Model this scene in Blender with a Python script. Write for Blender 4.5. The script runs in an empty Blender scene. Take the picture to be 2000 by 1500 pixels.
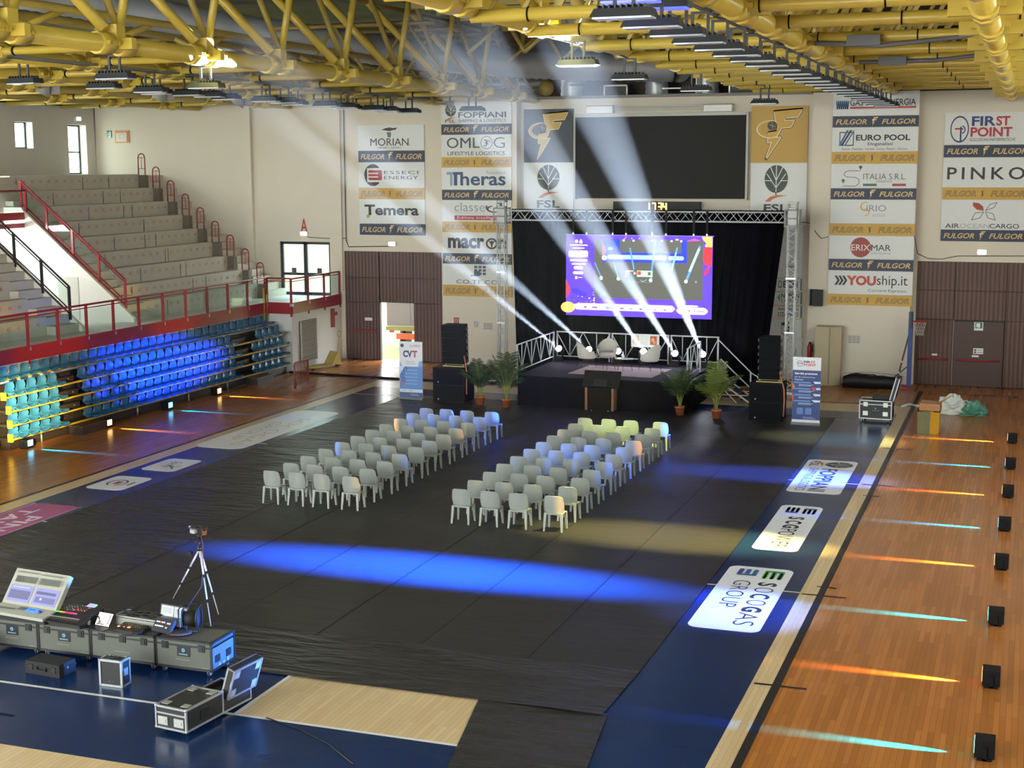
# photograph: sports hall set up for a conference, seen from the upper stand (2000 x 1500)
EXPOSURE = 0.68
WORLD = 9.0
GANGWAY = 200
BEAM = 3.8e6
LENS = 60
LED = 1.05
PARLENS = 30
PAR_R, PAR_L = 6000, 5000
HAZE = 0.0012
WASH = [  # name, place, aim, power, colour, cone, stretch, blend
 ('blue_pool', (-11.5, 26.9, 10.6), (-11.5, 27.0, 0), 2.6e5, (.01, .10, 1), 66, .21, 1.0),
 ('blue_sticker', (-5.0, 26.2, 10.4), (-5.0, 26.3, 0), 3e4, (.10, .22, 1), 22, .8, 1.0),
 ('olive_pool', (-6.6, 31.1, 10.6), (-7.4, 31.2, 0), 2.2e4, (1, .85, .25), 44, .36, .9),
 ('blue_band', (-6.2, 38.5, 10.6), (-6.2, 38.6, 0), 2.8e4, (.05, .13, 1), 44, .3, .9),
 ('olive_far', (-5.5, 44.3, 10.6), (-5.5, 44.4, 0), 0.8e4, (.85, .9, .4), 30, .5, .9),
 ('blue_seats', (-.5, 41.6, .3), (-28.7, 42.9, 1.4), 3.6e5, (.01, .05, 1), 19, .24, .9),
 ('amber_seats', (-21.0, 24.0, 3.0), (-28.7, 35.8, 1.05), 5.2e4, (1, .80, .36), 13, .9, .9),
 ('lime_chairs', (-11.4, 33.5, 10.6), (-11.0, 40.8, .6), 1.3e4, (.85, .95, .25), 17, .6, .8),
 ('blue_chairs', (-18.0, 30.0, 10.4), (-10.9, 36.8, .6), 1.9e4, (.08, .2, 1), 16, .6, .8),
 ('blue_back_chairs', (-22.5, 36.0, 10.2), (-16.8, 40.3, .6), 1.6e4, (.08, .2, 1), 20, .6, .8),
 ('case_edge', (-.3, 20.6, .4), (-12.4, 20.6, .65), 4e4, (.05, .25, 1), 26, .27, .8),
]
PAR_FAR = 9000
import bpy, math, random
from math import sin, cos, pi, radians, sqrt
from mathutils import Vector, Matrix
random.seed(11)
S = bpy.context.scene
COL = S.collection
V = Vector

# ------------------------------------------------------------------ camera
CAM_H = 8.4
F_PX = 2815.06
_y, _p, _r = -0.34394282, 0.15097006, -0.00415187
_f = V((sin(_y)*cos(_p), cos(_y)*cos(_p), -sin(_p)))
_rt = V((cos(_y), -sin(_y), 0)); _up = _rt.cross(_f)
CR = cos(_r)*_rt + sin(_r)*_up
CU = -sin(_r)*_rt + cos(_r)*_up
cd = bpy.data.cameras.new('camera'); cam = bpy.data.objects.new('camera', cd); COL.objects.link(cam)
cd.sensor_width = 36.0; cd.lens = 36.0*F_PX/2000.0; cd.clip_end = 400
mw = Matrix((CR, CU, -_f)).transposed().to_4x4(); mw.translation = V((0, 0, CAM_H))
cam.matrix_world = mw
S.camera = cam

def ray(px, py):
    return CR*((px-1000)/F_PX) + CU*((750-py)/F_PX) + _f
def FL(px, py, z=0.0):
    d = ray(px, py); t = (z-CAM_H)/d.z
    return V((d.x*t, d.y*t, z))
def AY(px, py, Y):
    d = ray(px, py); t = Y/d.y
    return V((d.x*t, Y, CAM_H+d.z*t))
def AX(px, py, X):
    d = ray(px, py); t = X/d.x
    return V((X, d.y*t, CAM_H+d.z*t))

# ------------------------------------------------------------------ colour management, world
S.view_settings.view_transform = 'Standard'; S.view_settings.look = 'None'
S.view_settings.gamma = 1.0; S.view_settings.use_curve_mapping = False
S.view_settings.exposure = EXPOSURE
W = bpy.data.worlds.new('daylight'); S.world = W; W.use_nodes = True
wn = W.node_tree; bg = wn.nodes['Background']
tc = wn.nodes.new('ShaderNodeTexCoord'); sx = wn.nodes.new('ShaderNodeSeparateXYZ'); rp = wn.nodes.new('ShaderNodeValToRGB')
wn.links.new(tc.outputs['Generated'], sx.inputs[0]); wn.links.new(sx.outputs['Z'], rp.inputs[0])
rp.color_ramp.elements[0].color = (0.75, 0.78, 0.72, 1); rp.color_ramp.elements[1].color = (0.9, 0.96, 1.0, 1)
rp.color_ramp.elements[0].position = 0.0; rp.color_ramp.elements[1].position = 0.5
wn.links.new(rp.outputs[0], bg.inputs[0]); bg.inputs[1].default_value = WORLD
cy = S.cycles
cy.max_bounces = 7; cy.diffuse_bounces = 3; cy.glossy_bounces = 3; cy.transmission_bounces = 4
cy.transparent_max_bounces = 16; cy.volume_bounces = 0; cy.sample_clamp_indirect = 6.0; cy.sample_clamp_direct = 0.0
cy.caustics_reflective = False; cy.caustics_refractive = False
cy.use_denoising = True; cy.use_adaptive_sampling = False

# ------------------------------------------------------------------ lights
def spot(name, loc, target, power, col, deg, blend=0.6, r=0.05, sy=1.0, vis=True):
    l = bpy.data.lights.new(name, 'SPOT'); l.energy = power; l.color = col
    l.spot_size = radians(deg); l.spot_blend = blend; l.shadow_soft_size = r
    o = bpy.data.objects.new(name, l); COL.objects.link(o)
    o.location = loc
    z = (V(loc)-V(target)).normalized(); x = V((1, 0, 0)) if abs(z.x) < .9 else V((0, 1, 0))
    x = (x-z*x.dot(z)).normalized(); y = z.cross(x)
    o.rotation_euler = Matrix((x, y, z)).transposed().to_euler()
    o.scale = (1.0, sy, 1.0)
    return o
# ------------------------------------------------------------------ materials
def lin(c):
    return tuple(((x/12.92) if x <= 0.04045 else ((x+0.055)/1.055)**2.4) for x in c)
def hx(s):
    s = s.lstrip('#'); return lin(tuple(int(s[i:i+2], 16)/255 for i in (0, 2, 4)))
_M = {}
def mat(name, color, rough=0.5, metal=0.0, emit=0.0, var=0.08, scale=8.0, bump=0.0, spec=0.5, ecol=None, stretch=None):
    if name in _M: return _M[name]
    m = bpy.data.materials.new(name); m.use_nodes = True; _M[name] = m
    nt = m.node_tree; b = nt.nodes['Principled BSDF']
    c = hx(color) if isinstance(color, str) else color
    b.inputs['Roughness'].default_value = rough; b.inputs['Metallic'].default_value = metal
    b.inputs['Specular IOR Level'].default_value = spec
    tcn = nt.nodes.new('ShaderNodeTexCoord'); no = nt.nodes.new('ShaderNodeTexNoise')
    no.inputs['Scale'].default_value = scale; no.inputs['Detail'].default_value = 3
    src = tcn.outputs['Object']
    if stretch:
        mp = nt.nodes.new('ShaderNodeMapping'); mp.inputs['Scale'].default_value = stretch
        nt.links.new(src, mp.inputs[0]); src = mp.outputs[0]
    nt.links.new(src, no.inputs['Vector'])
    mx = nt.nodes.new('ShaderNodeMix'); mx.data_type = 'RGBA'
    mx.inputs[6].default_value = (*[x*(1-var) for x in c], 1); mx.inputs[7].default_value = (*[min(1, x*(1+var)) for x in c], 1)
    nt.links.new(no.outputs['Fac'], mx.inputs[0]); nt.links.new(mx.outputs[2], b.inputs['Base Color'])
    if emit:
        b.inputs['Emission Color'].default_value = (*(hx(ecol) if isinstance(ecol, str) else (ecol or c)), 1)
        b.inputs['Emission Strength'].default_value = emit
    if bump:
        bp = nt.nodes.new('ShaderNodeBump'); bp.inputs['Strength'].default_value = bump; bp.inputs['Distance'].default_value = 0.02
        nt.links.new(no.outputs['Fac'], bp.inputs['Height']); nt.links.new(bp.outputs[0], b.inputs['Normal'])
    return m
def ink(c, emit=0.0, rough=0.5):
    return mat('ink_'+c.lstrip('#')+('_lit%g' % emit if emit else ''), c, rough, emit=emit, var=0.02)
def glass(name='clear_glass', tint=(0.9, 0.97, 0.95), refl=0.07):
    if name in _M: return _M[name]
    m = bpy.data.materials.new(name); m.use_nodes = True; _M[name] = m
    nt = m.node_tree; nt.nodes.clear()
    o = nt.nodes.new('ShaderNodeOutputMaterial'); t = nt.nodes.new('ShaderNodeBsdfTransparent'); g = nt.nodes.new('ShaderNodeBsdfGlossy')
    fr = nt.nodes.new('ShaderNodeLayerWeight'); fr.inputs[0].default_value = 0.5
    pw = nt.nodes.new('ShaderNodeMath'); pw.operation = 'POWER'; pw.inputs[1].default_value = 4.0
    ad = nt.nodes.new('ShaderNodeMath'); ad.operation = 'MULTIPLY_ADD'; ad.inputs[1].default_value = 0.35; ad.inputs[2].default_value = 0.035
    nt.links.new(fr.outputs['Facing'], pw.inputs[0])
    t.inputs[0].default_value = (*tint, 1); g.inputs['Roughness'].default_value = 0.03
    x = nt.nodes.new('ShaderNodeMixShader')
    nt.links.new(pw.outputs[0], ad.inputs[0]); nt.links.new(ad.outputs[0], x.inputs[0])
    nt.links.new(t.outputs[0], x.inputs[1]); nt.links.new(g.outputs[0], x.inputs[2]); nt.links.new(x.outputs[0], o.inputs[0])
    return m

# ------------------------------------------------------------------ mesh building
class MB:
    def __init__(s): s.v = []; s.f = []; s.m = []; s.sm = []
    def add(s, vs, fs, m=0, sm=False):
        b = len(s.v); s.v += [tuple(x) for x in vs]
        for f in fs: s.f.append(tuple(i+b for i in f)); s.m.append(m); s.sm.append(sm)
        return s
    def box(s, x0, y0, z0, x1, y1, z1, m=0, M=None):
        x0, x1 = min(x0, x1), max(x0, x1); y0, y1 = min(y0, y1), max(y0, y1); z0, z1 = min(z0, z1), max(z0, z1)
        vs = [V(p) for p in ((x0,y0,z0),(x1,y0,z0),(x1,y1,z0),(x0,y1,z0),(x0,y0,z1),(x1,y0,z1),(x1,y1,z1),(x0,y1,z1))]
        if M: vs = [M @ p for p in vs]
        return s.add(vs, [(0,3,2,1),(4,5,6,7),(0,1,5,4),(1,2,6,5),(2,3,7,6),(3,0,4,7)], m)
    def cbox(s, c, sz, m=0, rz=0.0, rx=0.0, ry=0.0):
        M = Matrix.Translation(V(c)) @ Matrix.Rotation(rz, 4, 'Z') @ Matrix.Rotation(ry, 4, 'Y') @ Matrix.Rotation(rx, 4, 'X')
        return s.box(-sz[0]/2, -sz[1]/2, -sz[2]/2, sz[0]/2, sz[1]/2, sz[2]/2, m, M)
    def tube(s, p, q, r, n=8, m=0, r2=None, cap=True):
        p = V(p); q = V(q); d = q-p
        if d.length < 1e-6: return s
        d.normalize(); a = d.orthogonal().normalized(); b = d.cross(a); r2 = r if r2 is None else r2
        vs = []
        for c, rr in ((p, r), (q, r2)):
            for i in range(n):
                t = 2*pi*i/n; vs.append(c + a*(cos(t)*rr) + b*(sin(t)*rr))
        s.add(vs, [(i, (i+1) % n, n+(i+1) % n, n+i) for i in range(n)], m, True)
        if cap:
            k = len(s.v)-2*n
            s.f += [tuple(k+i for i in reversed(range(n))), tuple(k+n+i for i in range(n))]; s.m += [m, m]; s.sm += [False, False]
        return s
    def path(s, pts, r, n=8, m=0, closed=False):
        pts = [V(p) for p in pts]; N = len(pts); rr = r if isinstance(r, (list, tuple)) else [r]*N
        rings = []; a = None
        for i, p in enumerate(pts):
            t = (pts[(i+1) % N] if (i < N-1 or closed) else p) - (pts[i-1] if (i > 0 or closed) else p)
            t.normalize()
            if a is None: a = t.orthogonal().normalized()
            a = (a - t*a.dot(t)).normalized(); b = t.cross(a)
            rings += [p + a*(cos(2*pi*k/n)*rr[i]) + b*(sin(2*pi*k/n)*rr[i]) for k in range(n)]
        fs = []
        for i in range(N if closed else N-1):
            j = (i+1) % N
            fs += [(i*n+k, i*n+(k+1) % n, j*n+(k+1) % n, j*n+k) for k in range(n)]
        if not closed: fs += [tuple(reversed(range(n))), tuple((N-1)*n+k for k in range(n))]
        return s.add(rings, fs, m, True)
    def lathe(s, prof, c=(0, 0, 0), n=16, m=0, M=None):
        c = V(c); vs = []
        for r, z in prof:
            for i in range(n):
                p = V((r*cos(2*pi*i/n), r*sin(2*pi*i/n), z)); vs.append((M @ p if M else p) + c)
        fs = []
        for k in range(len(prof)-1):
            fs += [(k*n+i, k*n+(i+1) % n, (k+1)*n+(i+1) % n, (k+1)*n+i) for i in range(n)]
        s.add(vs, fs, m, True)
        b = len(s.v)-len(vs)
        if prof[0][0] > 1e-5: s.f.append(tuple(b+i for i in reversed(range(n)))); s.m.append(m); s.sm.append(False)
        if prof[-1][0] > 1e-5: s.f.append(tuple(b+(len(prof)-1)*n+i for i in range(n))); s.m.append(m); s.sm.append(False)
        return s
    def ball(s, c, r, m=0, n=10, sc=(1, 1, 1)):
        M = Matrix.Diagonal((*sc, 1))
        return s.lathe([(max(1e-6, r*sin(pi*k/6)), -r*cos(pi*k/6)) for k in range(7)], c, n, m, M)
    def poly(s, pts, m=0): return s.add(pts, [tuple(range(len(pts)))], m)
    def prism(s, pts, ext, m=0):
        n = len(pts); pts = [V(p) for p in pts]; e = V(ext)
        fs = [tuple(reversed(range(n))), tuple(range(n, 2*n))] + [(i, (i+1) % n, n+(i+1) % n, n+i) for i in range(n)]
        return s.add(pts+[p+e for p in pts], fs, m)
    def grid(s, rows, m=0, closed=False, sm=True):
        R = len(rows); C = len(rows[0]); vs = [p for r in rows for p in r]
        return s.add(vs, [(i*C+j, i*C+j+1, (i+1)*C+j+1, (i+1)*C+j) for i in range(R-1) for j in range(C-1)], m, sm)
    def slab(s, rows, th, m=0):
        """closed curved sheet: rows of points, th = offset vector or function(p)->vector"""
        R = len(rows); C = len(rows[0]); f = th if callable(th) else (lambda p: V(th))
        A = [V(p) for r in rows for p in r]; B = [p+f(p) for p in A]
        q = [(i*C+j, i*C+j+1, (i+1)*C+j+1, (i+1)*C+j) for i in range(R-1) for j in range(C-1)]
        s.add(A, q, m, True); s.add(B, [tuple(reversed(x)) for x in q], m, True)
        brd = [j for j in range(C)] + [i*C+C-1 for i in range(1, R)] + [(R-1)*C+j for j in range(C-2, -1, -1)] + [i*C for i in range(R-2, 0, -1)]
        L = len(brd)
        return s.add([A[k] for k in brd]+[B[k] for k in brd], [(k, L+k, L+(k+1) % L, (k+1) % L) for k in range(L)], m, True)
    def mesh(s, name):
        me = bpy.data.meshes.new(name); me.from_pydata(s.v, [], s.f)
        me.polygons.foreach_set('material_index', s.m); me.polygons.foreach_set('use_smooth', s.sm); me.update()
        return me
    def build(s, name, mats, parent=None, label=None):
        me = s.mesh(name)
        for m in (mats if isinstance(mats, (list, tuple)) else [mats]): me.materials.append(m)
        o = bpy.data.objects.new(name, me); COL.objects.link(o)
        if parent: o.parent = parent
        if label: o['label'] = label
        return o

def tag(o, label=None, cat=None, group=None, kind=None):
    if label: o['label'] = label
    if cat: o['category'] = cat
    if group: o['group'] = group
    if kind: o['kind'] = kind
    return o
def thing(name, label, cat, loc=(0, 0, 0), rz=0.0, group=None):
    o = bpy.data.objects.new(name, None); COL.objects.link(o); o.empty_display_size = 0.2
    o.location = loc; o.rotation_euler = (0, 0, rz)
    return tag(o, label, cat, group)
def struct(name, mb, mats):
    o = mb.build(name, mats); o['kind'] = 'structure'; return o
def copy_tree(o, parent=None):
    c = o.copy(); COL.objects.link(c)
    if parent: c.parent = parent
    for ch in KIDS[o.name] if o.name in KIDS else []: copy_tree(ch, c)
    return c
KIDS = {}
def remember(root):
    """note the children of a finished prototype (and theirs) so that copies stay quick"""
    allo = [x for x in COL.objects if x.parent]
    def rec(o):
        k = [x for x in allo if x.parent == o]
        if k: KIDS[o.name] = k
        for x in k: rec(x)
    rec(root)
def dup(o, loc, rz=0.0, label=None, group=None):
    c = copy_tree(o); c.location = loc; c.rotation_euler = (0, 0, rz)
    if label: c['label'] = label
    if group: c['group'] = group
    return c
ORD = ['first', 'second', 'third', 'fourth', 'fifth', 'sixth', 'seventh', 'eighth', 'ninth', 'tenth', 'eleventh', 'twelfth',
       'thirteenth', 'fourteenth', 'fifteenth', 'sixteenth', 'seventeenth', 'eighteenth', 'nineteenth', 'twentieth']
TENS = {2: 'twenty', 3: 'thirty', 4: 'forty'}
def nth(i):
    i += 1
    if i <= 20: return ORD[i-1]
    t, u = divmod(i, 10)
    return {3: 'thirtieth', 4: 'fortieth'}[t] if u == 0 else TENS[t]+'-'+ORD[u-1]

# ------------------------------------------------------------------ lettering and graphics on flat faces
_T = {}
def text_polys(txt, bold=0.0, shear=0.0, space=1.0):
    k = (txt, bold, shear, space)
    if k in _T: return _T[k]
    cu = bpy.data.curves.new('lettering', 'FONT'); cu.body = txt; cu.offset = bold; cu.shear = shear; cu.space_character = space
    cu.resolution_u = 3; cu.fill_mode = 'FRONT'
    o = bpy.data.objects.new('lettering', cu)
    me = bpy.data.meshes.new_from_object(o)
    vs = [(v.co.x, v.co.y) for v in me.vertices]; fs = [tuple(p.vertices) for p in me.polygons if p.normal.z > 0.5 or True]
    bpy.data.objects.remove(o); bpy.data.curves.remove(cu); bpy.data.meshes.remove(me)
    x0 = min(v[0] for v in vs); x1 = max(v[0] for v in vs); y0 = min(v[1] for v in vs); y1 = max(v[1] for v in vs)
    vs = [((x-x0)/(x1-x0), (y-y0)/(y1-y0)) for x, y in vs]
    _T[k] = (vs, fs); return _T[k]

class Face:
    """a flat graphic area: origin O = top-left corner, U to the right, D downwards, N towards the viewer; coordinates are fractions"""
    def __init__(s, O, U, D, w, h, lift=0.004, step=0.0012):
        s.O = V(O); s.U = V(U); s.D = V(D); s.N = s.D.cross(s.U).normalized(); s.w = w; s.h = h; s.k = 0; s.lift = lift; s.step = step
        s.mb = {}; s.order = {}
    def P(s, x, y): return s.O + s.U*(x*s.w) + s.D*(y*s.h) + s.N*(s.lift + s.step*s.k)
    def _g(s, part, m):
        b = s.mb.setdefault(part, (MB(), [])); 
        if m not in b[1]: b[1].append(m)
        return b[0], b[1].index(m)
    def draw(s, els, part='lettering', emit=0.0, box=(0, 0, 1, 1)):
        bx, by, bw, bh = box[0], box[1], box[2]-box[0], box[3]-box[1]
        T = lambda x, y: s.P(bx+x*bw, by+y*bh)
        for e in els:
            s.k += 1; op = e[0]
            pt = part
            if op == 't':
                _, txt, x0, y0, x1, y1, c = e[:7]; o = e[7] if len(e) > 7 else {}
                mb, i = s._g(pt, ink(c, emit)); bo = o.get('b', 0); hasM = 'M' in txt and bo
                vs, fs = text_polys(txt, 0 if hasM else bo, o.get('s', 0), o.get('sp', 1))
                for dx in ((-1, 0, 1) if hasM else (0,)):
                    q = dx*bo*.55*abs(y1-y0)*bh*s.h/(bw*s.w); s.k += .3
                    mb.add([T(x0+(x1-x0)*a+q, y1+(y0-y1)*b) for a, b in vs], fs, i)
            elif op == 'r':
                _, x0, y0, x1, y1, c = e[:6]; rad = e[6] if len(e) > 6 else 0
                mb, i = s._g(part, ink(c, emit))
                if not rad: mb.poly([T(x0, y1), T(x1, y1), T(x1, y0), T(x0, y0)], i)
                else:
                    rx = rad; ry = rad*(s.w*bw)/(s.h*bh); pts = []
                    for cx, cyy, a0 in ((x1-rx, y0+ry, -90), (x1-rx, y1-ry, 0), (x0+rx, y1-ry, 90), (x0+rx, y0+ry, 180)):
                        for q in range(5): t = radians(a0+q*22.5); pts.append(T(cx+rx*cos(t), cyy+ry*sin(t)))
                    mb.poly(pts[::-1], i)
            elif op == 'p':
                mb, i = s._g(part, ink(e[2], emit)); mb.poly([T(*q) for q in e[1]], i)
            elif op == 'e':
                _, cx, cyy, rx, ry, c = e[:6]; n = e[6] if len(e) > 6 else 20
                mb, i = s._g(part, ink(c, emit)); mb.poly([T(cx+rx*cos(-2*pi*q/n), cyy+ry*sin(-2*pi*q/n)) for q in range(n)], i)
            elif op == 'o':
                _, cx, cyy, rx, ry, th, c = e[:7]; a0, a1 = (e[7], e[8]) if len(e) > 8 else (0, 360)
                mb, i = s._g(part, ink(c, emit)); n = max(8, int(abs(a1-a0)/12)); th2 = e[9] if len(e) > 9 else th
                vs = []
                for q in range(n+1):
                    t = radians(a0+(a1-a0)*q/n); k = th+(th2-th)*q/n
                    vs += [T(cx+rx*cos(t), cyy+ry*sin(t)), T(cx+rx*(1-k)*cos(t), cyy+ry*(1-k)*sin(t))]
                mb.add(vs, [(2*q, 2*q+1, 2*q+3, 2*q+2) for q in range(n)], i)
            elif op == 'l':
                _, pts, wd, c = e; mb, i = s._g(part, ink(c, emit))
                P3 = [T(*q) for q in pts]; wv = wd*s.h*bh
                for a, b in zip(P3, P3[1:]):
                    d = (b-a); 
                    if d.length < 1e-6: continue
                    d.normalize(); n_ = d.cross(s.N)*(wv/2); a2 = a-d*wv*0.2; b2 = b+d*wv*0.2
                    mb.poly([a2+n_, b2+n_, b2-n_, a2-n_], i)
        return s
    def finish(s, root):
        for part, (mb, ms) in s.mb.items(): mb.build(part, ms, root)
def board(name, label, cat, X0, X1, Z0, Z1, Y, color, els, group=None, th=0.05, extra=None, emit=0.0):
    """an upright board facing -Y"""
    mb = MB().box(X0, Y, Z0, X1, Y+th, Z1)
    root = mb.build(name, ink(color, emit)); tag(root, label, cat, group)
    f = Face((X0, Y, Z1), (1, 0, 0), (0, 0, -1), X1-X0, Z1-Z0)
    if extra: f.draw(extra, 'emblem', emit)
    if els: f.draw(els, 'lettering', emit)
    f.finish(root)
    return root

# shared emblems (fractions of their own box, y downwards)
BOLT_F = [(.37,.06),(.93,.02),(.85,.17),(.60,.185),(.575,.245),(.78,.235),(.71,.36),(.52,.375),(.455,.50),(.41,.50),(.46,.36),(.40,.22)]
BOLT = [(.27,.46),(.455,.43),(.43,.57),(.52,.55),(.22,.98),(.335,.64),(.25,.66)]
def bolt_emblem(gold, line, ball, edge):
    g = lambda pts, k: [(.42+(x-.42)*k, .42+(y-.42)*k) for x, y in pts]
    lp = lambda pts, w_, c: ('l', pts+[pts[0], pts[1]], w_, c)
    return [lp(BOLT_F, .05, edge), lp(BOLT, .05, edge), lp(BOLT_F, .028, line), lp(BOLT, .028, line), ('p', BOLT_F, gold), ('p', BOLT, gold),
            ('o', .30, .40, .27, .16, .42, gold, 60, 290, .12), ('o', .30, .40, .28, .17, .08, line, 60, 290, .05),
            ('e', .34, .33, .10, .085, edge), ('e', .34, .33, .085, .072, ball), ('l', [(.27,.31),(.41,.35)], .008, gold), ('l', [(.33,.26),(.35,.40)], .008, gold)]
def fan(dark=True):
    t, o, bgc = ('#cdaf74', '#e8d8b0', '#22304a') if dark else ('#b3934a', '#4f4a38', '#c49a3d')
    els = []
    for x0, x1 in ((.035, .40), (.575, .965)):
        if not dark: els.append(('t', 'FULGOR', x0-.004, .25, x1+.004, .78, o, {'b': .035, 's': .25}))
        els.append(('t', 'FULGOR', x0, .28, x1, .75, t, {'b': .02 if dark else -.004, 's': .25}))
    em = [('p', [(.44+.1*x, .06+.9*y) for x, y in BOLT_F], t), ('p', [(.44+.1*x, .06+.9*y) for x, y in BOLT], t if dark else o), ('e', .474, .36, .011, .09, o)]
    return els, em, bgc
def tree(c='#2f3b35', sw='#c2683a', bgc='#d9dcdc'):
    e = [('e', .5, .38, .40, .38, c, 28)]
    for a, b in (((.5,.0),(.5,.86)), ((.5,.62),(.18,.24)), ((.5,.62),(.82,.24)), ((.5,.42),(.30,.06)), ((.5,.42),(.72,.06)), ((.34,.43),(.12,.42)), ((.66,.43),(.88,.42))):
        e.append(('l', [a, b], .022, bgc))
    e += [('l', [(.5,.74),(.5,.84)], .03, c), ('p', [(.12,1.0),(.32,.86),(.55,.82),(.90,.83),(.60,.87),(.40,.93),(.30,1.0)], sw)]
    return e
def sub(els, x0, y0, x1, y1):
    """squeeze a list of elements into a box"""
    w, h = x1-x0, y1-y0; X = lambda x: x0+x*w; Y = lambda y: y0+y*h; out = []
    for e in els:
        o = e[0]
        if o == 't': out.append(('t', e[1], X(e[2]), Y(e[3]), X(e[4]), Y(e[5]))+tuple(e[6:]))
        elif o == 'r': out.append(('r', X(e[1]), Y(e[2]), X(e[3]), Y(e[4]))+tuple(e[5:]))
        elif o == 'p': out.append(('p', [(X(a), Y(b)) for a, b in e[1]], e[2]))
        elif o == 'e': out.append(('e', X(e[1]), Y(e[2]), e[3]*w, e[4]*h)+tuple(e[5:]))
        elif o == 'o': out.append(('o', X(e[1]), Y(e[2]), e[3]*w, e[4]*h)+tuple(e[5:]))
        elif o == 'l': out.append(('l', [(X(a), Y(b)) for a, b in e[1]], e[2]*h, e[3]))
    return out
# ------------------------------------------------------------------ the setting: floor
def wood(name, c1, c2, rough, plank=0.09, length=1.6):
    m = bpy.data.materials.new(name); m.use_nodes = True; nt = m.node_tree; b = nt.nodes['Principled BSDF']
    t = nt.nodes.new('ShaderNodeTexCoord'); mp = nt.nodes.new('ShaderNodeMapping'); mp.inputs['Rotation'].default_value = (0, 0, pi/2)
    br = nt.nodes.new('ShaderNodeTexBrick'); br.inputs['Scale'].default_value = 1.0; br.offset = 0.37
    br.inputs['Brick Width'].default_value = length; br.inputs['Row Height'].default_value = plank; br.inputs['Mortar Size'].default_value = 0.0025
    br.inputs['Color1'].default_value = (*hx(c1), 1); br.inputs['Color2'].default_value = (*hx(c2), 1)
    br.inputs['Mortar'].default_value = (*[x*0.45 for x in hx(c1)], 1)
    no = nt.nodes.new('ShaderNodeTexNoise'); no.inputs['Scale'].default_value = 0.35; no.inputs['Detail'].default_value = 4
    mx = nt.nodes.new('ShaderNodeMix'); mx.data_type = 'RGBA'; mx.blend_type = 'MULTIPLY'; mx.inputs[0].default_value = 0.5
    rp = nt.nodes.new('ShaderNodeValToRGB'); rp.color_ramp.elements[0].color = (.6, .55, .5, 1); rp.color_ramp.elements[1].color = (1, 1, 1, 1)
    nt.links.new(t.outputs['Object'], mp.inputs[0]); nt.links.new(mp.outputs[0], br.inputs['Vector']); nt.links.new(t.outputs['Object'], no.inputs['Vector'])
    nt.links.new(no.outputs['Fac'], rp.inputs[0]); nt.links.new(br.outputs['Color'], mx.inputs[6]); nt.links.new(rp.outputs[0], mx.inputs[7])
    nt.links.new(mx.outputs[2], b.inputs['Base Color']); b.inputs['Roughness'].default_value = rough; b.inputs['Specular IOR Level'].default_value = 0.4
    n2 = nt.nodes.new('ShaderNodeTexNoise'); n2.inputs['Scale'].default_value = 1.2
    bp = nt.nodes.new('ShaderNodeBump'); bp.inputs['Strength'].default_value = 0.02; bp.inputs['Distance'].default_value = 0.01
    nt.links.new(t.outputs['Object'], n2.inputs['Vector']); nt.links.new(n2.outputs['Fac'], bp.inputs['Height']); nt.links.new(bp.outputs[0], b.inputs['Normal'])
    return m
m_wood = wood('varnished_orange_parquet', '#bd7a3c', '#a56830', 0.24)
m_pale = wood('pale_maple_parquet', '#dcc496', '#cfb484', 0.30)
m_blue = mat('blue_court_paint', '#12294f', 0.24, var=0.12, scale=0.6, spec=.22)
m_line = mat('black_line_tape', '#17181b', 0.4)
m_wline = mat('white_line_paint', '#d8d8d2', 0.4)
fl = MB()
def zone(x0, y0, x1, y1, z, m): fl.poly([(x0, y0, z), (x1, y0, z), (x1, y1, z), (x0, y1, z)], m)
zone(-41, -6, 8, 57.05, 0, 0)
zone(-24.0, -6, -3.6, 51.4, .002, 1)
zone(-23.45, 16.46, -3.95, 49.65, .004, 2)
zone(-11.24, 18.6, -6.6, 23, .006, 1)
for a in ((-24.11, -6, -24.02, 51.45), (-3.61, -6, -3.47, 55.0), (-24.1, 51.36, -3.5, 51.47), (-40, 54.7, 8, 54.78)): zone(*a, .008, 3)
for a in ((-22, 18.56, -6.6, 18.63), (-11.28, 18.6, -11.21, 23), (-23.45, 27.84, -3.95, 27.9), (-23.45, 38.15, -3.95, 38.21), (-23.45, 47.9, -3.95, 47.95)): zone(*a, .007, 4)
for y, x0, x1 in ((27.80, -3.9, -3.05), (22.56, -3.9, -3.05), (38.22, -3.87, -3.02), (43.45, -3.86, -3.0), (28.4, -3.69, -3.3), (36.9, -3.7, -3.3)): zone(x0, y-.035, x1, y+.035, .010, 3)
fl.path([FL(520, 1402, .01), FL(585, 1425, .01), FL(640, 1452, .01), FL(690, 1492, .01)], .012, 4, 3)
struct('floor', fl, [m_wood, m_pale, m_blue, m_line, m_wline])

# ------------------------------------------------------------------ walls
m_wall = mat('cream_plaster', '#d6cdbc', 0.8, var=0.05, scale=0.7, bump=0.05)
m_wall2 = mat('grey_white_plaster', '#cfcac0', 0.8, var=0.06, scale=0.7)
YW = 56.65; YP = 56.1; WT = 11.05
w = MB()
def wb(x0, x1, z0, z1): w.box(x0, YW, z0, x1, YW+.4, z1)
wb(-40.9, -31.15, 0, WT); wb(-31.15, -28.7, 0, 2.75); wb(-31.15, -28.7, 5.1, WT); wb(-28.7, -28.02, 0, WT)
wb(-28.02, -23.38, 4.73, WT); wb(-23.38, -3.95, 0, WT); wb(-3.95, 3.5, 4.73, WT); wb(3.5, 8.4, 0, WT)
PX = (-23.2, -19.85, -7.95, -4.12)
w.box(PX[0], YP, 0, PX[1], YW, WT); w.box(PX[2], YP, 0, PX[3], YW, WT)
w.box(-32.77, YW-.22, 0, -32.35, YW, WT); w.box(-28.62, YW-.12, 3.0, -28.05, YW, WT)
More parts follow.
